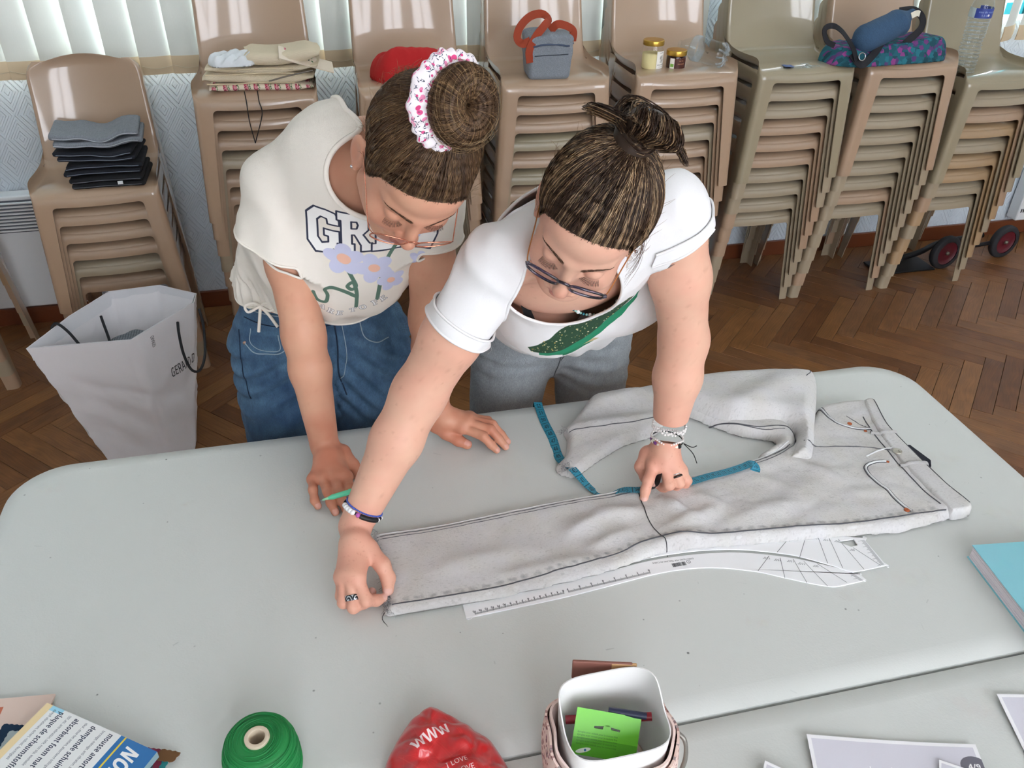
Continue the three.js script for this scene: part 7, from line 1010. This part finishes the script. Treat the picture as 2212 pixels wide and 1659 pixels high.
  obj('strap', strap([[-0.070, 0.060, 0.068], [-0.074, 0.10, 0.07], [-0.050, 0.14, 0.055], [-0.018, 0.168, 0.03], [0.002, 0.182, 0.0], [-0.016, 0.195, -0.03], [-0.06, 0.19, -0.01], [-0.10, 0.165, 0.03], [-0.112, 0.135, 0.05], [-0.095, 0.12, 0.062], [-0.07, 0.128, 0.06]], 0.026, [0.2, 0.3, 1]), rust, lb);
  obj('handle', strap([[0.005, 0.150, 0.02], [0.025, 0.172, 0.03], [0.055, 0.168, 0.03], [0.083, 0.15, 0.022], [0.083, 0.115, 0.02]], 0.026, [0, 0.6, 1]), rust, lb);

  // glass jars and a bottle lying down
  const glass = mat(0xffffff, 0.04, { transmission: 1, thickness: 0, ior: 1.45 }), gold = mat(0xc9a24a, 0.28, { metalness: 0.9 });
  const lab1 = canvasTex(256, 256, (c, w, h) => { c.fillStyle = '#f2efe8'; c.fillRect(0, 0, w, h); c.fillStyle = '#3a3a3a'; c.font = 'bold 20px sans-serif'; c.textAlign = 'center'; c.fillText('pour l\'eau', w / 2, 30); c.strokeStyle = '#55524e'; c.lineWidth = 2; for (let i = 0; i < 26; i++) { c.beginPath(); c.ellipse(w / 2 + Math.cos(i * 1.3) * 34, 116 + Math.sin(i * 1.7) * 38, 18, 12, i, 0, 7); c.stroke(); } c.font = 'bold 22px sans-serif'; c.fillText('Mélange de graines', w / 2, 206); c.font = '17px sans-serif'; c.fillText('Récolte : fruit sec', w / 2, 234); });
  const jar = (name, label, x, z, R, h, fillc, fh, lidR, op) => { const g = thing(name, label, 'jar', [x, by, z]); obj('glass', lathe([[0, 0.001], [R * 0.9, 0.001], [R, 0.006], [R, h * 0.74], [R * 0.86, h * 0.86], [R * 0.84, h * 0.98]], 40), glass, g); obj('contents', lathe([[0, 0.003], [R * 0.88, 0.003], [R * 0.95, 0.008], [R * 0.95, fh], [0, fh]], 36), fillc, g); obj('lid', lathe([[0, h + 0.008], [lidR * 0.93, h + 0.0085], [lidR, h + 0.006], [lidR, h - 0.008], [lidR * 0.97, h - 0.009]], 40), gold, g); return g; };
  const patch = (R, a0, a1, y0, y1) => grid(20, 1, (u, v) => { const a = lerp(a0, a1, u); return [R * Math.sin(a), lerp(y0, y1, v), R * Math.cos(a)]; });
  const j1 = jar('glass_jar', 'tall glass jar of cream-coloured grains with a gold lid and white label', 1.182, -2.885, 0.038, 0.092, mat(0xe6d9a0, 0.8), 0.055, 0.0375); obj('label', patch(0.0388, 0.05, 1.15, 0.008, 0.066), mat(0xffffff, 0.7, { map: lab1 }), j1);
  const lab2 = canvasTex(256, 128, (c, w, h) => { c.fillStyle = '#4a1d10'; c.fillRect(0, 0, w, h); c.fillStyle = '#efe9df'; c.fillRect(0, 0, 56, h); c.fillRect(226, 0, 30, h); c.fillStyle = '#7fb24a'; c.fillRect(6, 70, 44, 40); c.fillStyle = '#d8a27a'; c.font = '22px serif'; c.textAlign = 'center'; c.fillText('LE TI', 140, 40); c.fillText('caramel', 140, 76); });
  const j2 = jar('glass_jar', 'short dark brown jar with a gold lid beside the tall jar', 1.268, -2.872, 0.035, 0.058, mat(0x3a1408, 0.4), 0.044, 0.0365); obj('label', patch(0.0355, -1.0, 1.15, 0.008, 0.042), mat(0xffffff, 0.5, { map: lab2 }), j2);
  const pet = mat(0xf6fafc, 0.06, { transmission: 1, thickness: 0, ior: 1.4 }), petB = mat(0xeef4f8, 0.08, { transmission: 0.85, thickness: 0 });
  const lying = thing('plastic_bottle', 'clear plastic bottle lying on its side with its ribbed base to the front', 'bottle', [1.435, by + 0.046, -2.835]); lying.rotation.set(0.1, 0.72, 0, 'YXZ');
  const turnZ = (g) => g.rotateX(Math.PI / 2);
  obj('body', turnZ(lathe([[0.008, 0.0], [0.03, -0.001], [0.041, -0.008], [0.044, -0.02], [0.044, -0.07], [0.042, -0.074], [0.044, -0.08], [0.044, -0.11], [0.040, -0.125], [0.026, -0.15], [0.014, -0.168], [0.0135, -0.18]].map(([x, y]) => [x, y]), 48)), pet, lying);
  { const pr = []; for (let i = 0; i < 10; i++) { const a = (i / 10) * 6.283; pr.push(tube([[0.008 * Math.cos(a), 0.008 * Math.sin(a), 0.001], [0.022 * Math.cos(a), 0.022 * Math.sin(a), 0.006], [0.036 * Math.cos(a), 0.036 * Math.sin(a), 0.002], [0.043 * Math.cos(a), 0.043 * Math.sin(a), -0.012]], 0.0032, 12, 6)); } obj('base_ribs', pr, petB, lying); }
  obj('neck_ring', turnZ(lathe([[0.0445, -0.095], [0.0455, -0.10], [0.0455, -0.118], [0.041, -0.123]], 40)), mat(0xe4edf4, 0.12, { transmission: 0.85, thickness: 0 }), lying);

  // clear wrapper with a blue print
  const wr = thing('clear_wrapper', 'clear plastic wrapper with a small blue print on the bare seat', 'wrapper', [1.71, by, -2.815]);
  obj('film', slab(16, 8, (u, v) => [lerp(-0.06, 0.085, u), 0.003 + 0.004 * Math.abs(N3(u * 5, v * 5, 2)) + 0.003 * u, lerp(-0.035, 0.035, v)], 0.0003), pet, wr);
  obj('print', slab(8, 6, (u, v) => [lerp(-0.045, -0.010, u), 0.0075 + 0.001 * Math.sin(u * 6), lerp(-0.015, 0.02, v)], 0.0003), mat(0x3f5f9c, 0.5), wr);
  obj('rim', [tube([[0.03, 0.004, -0.03], [0.038, 0.012, 0], [0.034, 0.004, 0.03]], 0.0012, 14, 5), tube([[0.05, 0.004, -0.03], [0.056, 0.010, 0], [0.052, 0.004, 0.03]], 0.0012, 14, 5)], petB, wr);

  // flowered bag with a small denim pouch on it
  const flo = canvasTex(512, 512, (c, w, h) => { c.fillStyle = '#1f5f6e'; c.fillRect(0, 0, w, h); const q = rng(31); for (let i = 0; i < 240; i++) { c.fillStyle = ['#23707f', '#6d3a78', '#8a4083', '#174855', '#174855', '#553a6e', '#23707f', '#1b5562'][Math.floor(q() * 8)]; c.save(); c.translate(q() * w, q() * h); c.rotate(q() * 6); c.beginPath(); for (let k = 0; k < 5; k++) c.ellipse(13 * Math.cos(k * 1.256), 13 * Math.sin(k * 1.256), 11, 7, k * 1.256, 0, 7); c.fill(); c.restore(); } });
  const fb = thing('flowered_bag', 'teal and purple flowered cloth bag lying flat with black handles', 'bag');
  const fbF = pillow([[1.845, -2.885], [1.86, -2.80], [1.935, -2.755], [2.06, -2.765], [2.2, -2.775], [2.325, -2.80], [2.335, -2.86], [2.28, -2.94], [2.1, -2.97], [1.93, -2.96]], by + 0.004, (x, z) => 0.062 + 0.016 * fbm(x * 10, z * 10, 3, 3) + 0.02 * sstep(2.1, 2.25, x) + ridge(x, z, [2.05, -2.79], [2.3, -2.81], 0.012, 0.012), 0.04, 0.005); fbF.box[1][1] = by + 0.14;
  { const g = fbF.mesh(); uvPlane(g, V(1.8, by, -2.8), V(1, 0, 0), V(0, 0.8, -1), 1 / 0.26); obj('body', g, mat(0xffffff, 0.9, { map: flo }), fb); }
  const blk = mat(0x14151c, 0.75);
  const st2 = (pts, w, c) => strap(pts, w, c, 60);
  obj('handle', st2([[2.135, by + 0.07, -2.80], [2.185, by + 0.12, -2.80], [2.195, by + 0.155, -2.82], [2.165, by + 0.178, -2.84], [2.12, by + 0.172, -2.86]], 0.026, [0, 0.3, 1]), blk, fb); obj('handle', st2([[1.915, by + 0.03, -2.745], [1.90, by + 0.075, -2.77], [1.885, by + 0.115, -2.83], [1.86, by + 0.13, -2.86], [1.825, by + 0.12, -2.85], [1.83, by + 0.085, -2.83], [1.86, by + 0.07, -2.82]], 0.020, [0.2, 0.4, 1]), blk, fb);
  obj('handle', st2([[1.90, by + 0.05, -2.765], [1.935, by + 0.018, -2.742], [1.985, by + 0.05, -2.755], [2.03, by + 0.08, -2.79]], 0.026, [0, 0.5, 1]), blk, fb);
  obj('ring', moved(new THREE.TorusGeometry(0.013, 0.0025, 8, 24), 1.93, by + 0.045, -2.744, -0.3), mat(0xa9aeb2, 0.25, { metalness: 1 }), fb);
  const db = thing('denim_pouch', 'small rounded blue denim pouch lying on the flowered bag', 'pouch');
  const A = [1.97, by + 0.095, -2.80], Bp = [2.10, by + 0.135, -2.83], dF = field([cap(A, Bp, 0.05, 0.046, 0.02), cap(Bp, [2.155, by + 0.165, -2.835], 0.03, 0.016, 0.03)], (d, x, y, z) => d + 0.003 * Math.sin(x * 70 + y * 60) * sstep(2.06, 2.12, x) + 0.003 * fbm(x * 20, y * 20, z * 20, 2));
  { const g = netMesh(dF, [1.88, by, -2.92], [2.2, by + 0.23, -2.72], 0.005); uvPlane(g, V(0, 0, 0), V(1, 0.3, 0), V(-0.3, 1, 0.5), 1); obj('body', g, mat(0x3f5f80, 0.9, { map: denimMap }), db); }
  obj('loop', st2([[2.14, by + 0.165, -2.81], [2.165, by + 0.172, -2.815], [2.19, by + 0.165, -2.83]], 0.02, [0, 0.3, 1]), mat(0xe6e2d0, 0.8), db);

  // tall clear bottle on the last chair
  const hy = seatY(8), tall = thing('plastic_bottle', 'tall clear ribbed plastic bottle standing open with a blue label', 'bottle', [2.495, hy, -2.885], 0.4);
  const prof = []; for (let i = 0; i <= 60; i++) { const y = i / 60 * 0.2, R = 0.039 + 0.0016 * Math.sin(y * 420) - 0.004 * sstep(0.09, 0.11, y) * sstep(0.14, 0.12, y); prof.push([i < 2 ? 0.03 : R, y + 0.002]); }
  obj('body', lathe([[0.004, 0.006], [0.02, 0.002], ...prof, [0.0405, 0.205], [0.0405, 0.245], [0.037, 0.26], [0.024, 0.29], [0.0145, 0.31], [0.0135, 0.318], [0.0135, 0.328]], 48), pet, tall);
  const bl = canvasTex(512, 96, (c, w, h) => { c.fillStyle = '#33489c'; c.fillRect(0, 0, w, h); c.fillStyle = '#c4d6dc'; c.fillRect(0, 0, 110, h); c.fillRect(390, 0, 20, h); c.fillStyle = '#8fa4d8'; c.font = 'bold 26px sans-serif'; c.fillText('eau de source', 140, 44); c.fillText('1,5 L', 170, 78); c.fillStyle = '#eef2ff'; c.beginPath(); c.arc(240, 66, 12, 0, 7); c.fill(); });
  obj('label', patch(0.0412, -2.6, 2.2, 0.208, 0.242), mat(0xffffff, 0.4, { map: bl, side: THREE.DoubleSide }), tall);
  { const rb = []; for (let k = 0; k < 14; k++) rb.push(new THREE.TorusGeometry(0.0392 - (k > 7 && k < 10 ? 0.003 : 0), 0.0012, 6, 40).rotateX(Math.PI / 2).translate(0, 0.012 + k * 0.014, 0)); obj('ribs', rb, petB, tall); }
  obj('neck_ring', new THREE.TorusGeometry(0.015, 0.0016, 8, 32).rotateX(Math.PI / 2).translate(0, 0.312, 0), petB, tall);

  // white paper carrier bag on the floor
  const pb = thing('paper_bag', 'large white paper carrier bag with black cord handles standing open on the floor', 'bag');
  const rim = [[-0.905, 0.485, -2.275], [-0.618, 0.485, -2.265], [-0.455, 0.50, -2.44], [-0.452, 0.50, -2.50], [-0.575, 0.50, -2.585], [-0.725, 0.50, -2.57], [-0.818, 0.495, -2.435]], base = [[-0.785, 0.003, -2.29], [-0.60, 0.003, -2.275], [-0.54, 0.003, -2.34], [-0.54, 0.003, -2.40], [-0.60, 0.003, -2.45], [-0.73, 0.003, -2.45], [-0.79, 0.003, -2.38]];
  const pm = mat(0xebe9ec, 0.75);
  const loop = (P, u) => { const n = P.length, f = ((u % 1) + 1) % 1 * n, i = Math.floor(f), t = f - i; return l3(P[i], P[(i + 1) % n], t); };
  const crump = (u, v, p) => { const k = 0.010 * N3(u * 22, v * 7, 3) + 0.006 * Math.abs(N3(u * 40, v * 16, 8)); const c = [-0.68, p[1], -2.41], d = nrm3(sub3(p, c)); return add3(p, d, k * Math.sin(v * Math.PI * 0.95 + 0.1)); };
  obj('paper', slab(84, 30, (u, v) => { const p = crump(u, v, l3(loop(base, -u), loop(rim, -u), Math.pow(v, 0.92))); return p; }, 0.0012), pm, pb);
  obj('turned_rim', slab(84, 3, (u, v) => { const p = loop(rim, -u), c = [-0.68, p[1], -2.41], d = nrm3(sub3(c, p)); return add3(add3(p, [0, -0.045 * v, 0]), d, 0.004 + 0.003 * v); }, 0.0008), mat(0xe2e2e6, 0.75), pb);
  obj('base', (() => { const s = new THREE.Shape(base.map(([x, , z]) => new THREE.Vector2(x, -z))); return new THREE.ExtrudeGeometry(s, { depth: 0.002, bevelEnabled: false }).rotateX(-Math.PI / 2).translate(0, 0.002, 0); })(), pm, pb);
  const cord = mat(0x16181d, 0.7);
  obj('handle', tube([[-0.835, 0.465, -2.40], [-0.86, 0.478, -2.38], [-0.845, 0.50, -2.385], [-0.81, 0.48, -2.36], [-0.77, 0.42, -2.33], [-0.74, 0.36, -2.33], [-0.72, 0.38, -2.40], [-0.75, 0.45, -2.50]], 0.0042, 60, 8), cord, pb);
  obj('handle', tube([[-0.50, 0.475, -2.365], [-0.497, 0.455, -2.33], [-0.492, 0.40, -2.30], [-0.478, 0.35, -2.285], [-0.455, 0.34, -2.29], [-0.437, 0.37, -2.33], [-0.435, 0.43, -2.40], [-0.443, 0.475, -2.44]], 0.0042, 60, 8), cord, pb);
  const lt = (t, size, w = 640, h = 96) => canvasTex(w, h, (c) => { c.fillStyle = '#000'; c.fillRect(0, 0, w, h); c.fillStyle = '#fff'; c.font = size + 'px sans-serif'; c.fillText(t, 10, h * 0.76); }, { srgb: false });
  const ink = (t) => new THREE.MeshStandardMaterial({ color: 0x26282d, roughness: 0.8, alphaMap: t, transparent: true, alphaTest: 0.5 });
  const sideP = (u, v, o = 0.0022) => { const uu = 1 - u, p0 = crump(uu, v, l3(loop(base, -uu), loop(rim, -uu), Math.pow(v, 0.92))), c = [-0.68, p0[1], -2.41]; return add3(p0, nrm3(sub3(p0, c)), o); };
  obj('lettering', grid(20, 4, (u, v) => sideP(lerp(0.205, 0.335, u), lerp(0.565, 0.665, v), 0.0035)), ink(lt('GERARD DA', 84)), pb); obj('lettering', grid(8, 3, (u, v) => sideP(lerp(0.175, 0.19, u), lerp(0.86, 0.975, v), 0.003), (u, v) => [v, 1 - u]), ink(lt('GERARD', 40, 200, 60)), pb);
  { const ck = canvasTex(128, 128, (c, w, h) => { c.fillStyle = '#7d848a'; c.fillRect(0, 0, w, h); c.fillStyle = '#4b5158'; for (let i = 0; i < 16; i++) { c.fillRect(i * 8, 0, 2, h); c.fillRect(0, i * 8, w, 2); } }); const q = pillow([[-0.74, -2.45], [-0.70, -2.36], [-0.58, -2.37], [-0.57, -2.47], [-0.66, -2.50]], 0.355, (x, z) => 0.05 + 0.02 * fbm(x * 16, z * 16, 2, 2), 0.04, 0.008); q.box[0][1] = 0.345; q.box[1][1] = 0.48; const g = q.mesh(); uvPlane(g, V(0, 0, 0), V(1, 0, 0), V(0, 0, 1), 8); solo('checked_cloth', g, mat(0xffffff, 0.9, { map: ck }), 'grey checked cloth inside the white paper bag', 'cloth'); const q2 = pillow([[-0.76, -2.42], [-0.74, -2.33], [-0.61, -2.32], [-0.57, -2.42], [-0.66, -2.47]], 0.012, () => 0.335, 0.05, 0.012); q2.box[0][1] = 0; q2.box[1][1] = 0.37; solo('folded_fabric', q2.mesh(), mat(0xcfc6b8, 0.9), 'pale folded fabric filling the white paper bag under the checked cloth', 'fabric'); }

  // hand truck behind the last stack: two wheels with dark red hubs on a black bar
  const ht = thing('hand_truck', 'black hand truck with two dark red hubbed wheels behind the last stack', 'hand truck');
  const tyre = mat(0x26262a, 0.8), hub = mat(0x5c1020, 0.45), bar = mat(0x15161a, 0.4, { metalness: 0.4 });
  for (const [x, z] of [[2.862, -3.06], [3.235, -3.115]]) { const q = (g) => moved(g, x, 0.083, z, 0, 0.14 + Math.PI, 0); const w = obj('wheel', q(lathe([[0.058, -0.017], [0.078, -0.017], [0.083, -0.008], [0.083, 0.008], [0.078, 0.017], [0.058, 0.017]], 40).rotateX(Math.PI / 2)), tyre, ht); obj('hub', q(lathe([[0, 0.010], [0.012, 0.012], [0.018, 0.006], [0.045, 0.004], [0.056, 0.014], [0.059, 0.014], [0.059, -0.014], [0, -0.012]], 36).rotateX(-Math.PI / 2)), hub, w); obj('axle_cap', q(lathe([[0, 0.022], [0.009, 0.021], [0.010, 0.008], [0, 0.006]], 18).rotateX(-Math.PI / 2)), mat(0x8a8478, 0.5, { metalness: 0.7 }), w); }
  obj('axle', tube([[2.862, 0.083, -3.07], [3.235, 0.083, -3.125]], 0.010, 4, 8), bar, ht); obj('frame_bar', tube([[2.55, 0.06, -3.06], [2.75, 0.075, -3.10], [2.9, 0.09, -3.15], [3.15, 0.10, -3.17]], 0.014, 24, 8), bar, ht); obj('toe_plate', rbox(0.30, 0.008, 0.14, 0.003, 2.66, 0.012, -3.10), bar, ht);
}
scene.traverse((o) => { if (o.isMesh) o.castShadow = o.receiveShadow = true; });
renderer.render(scene, camera);
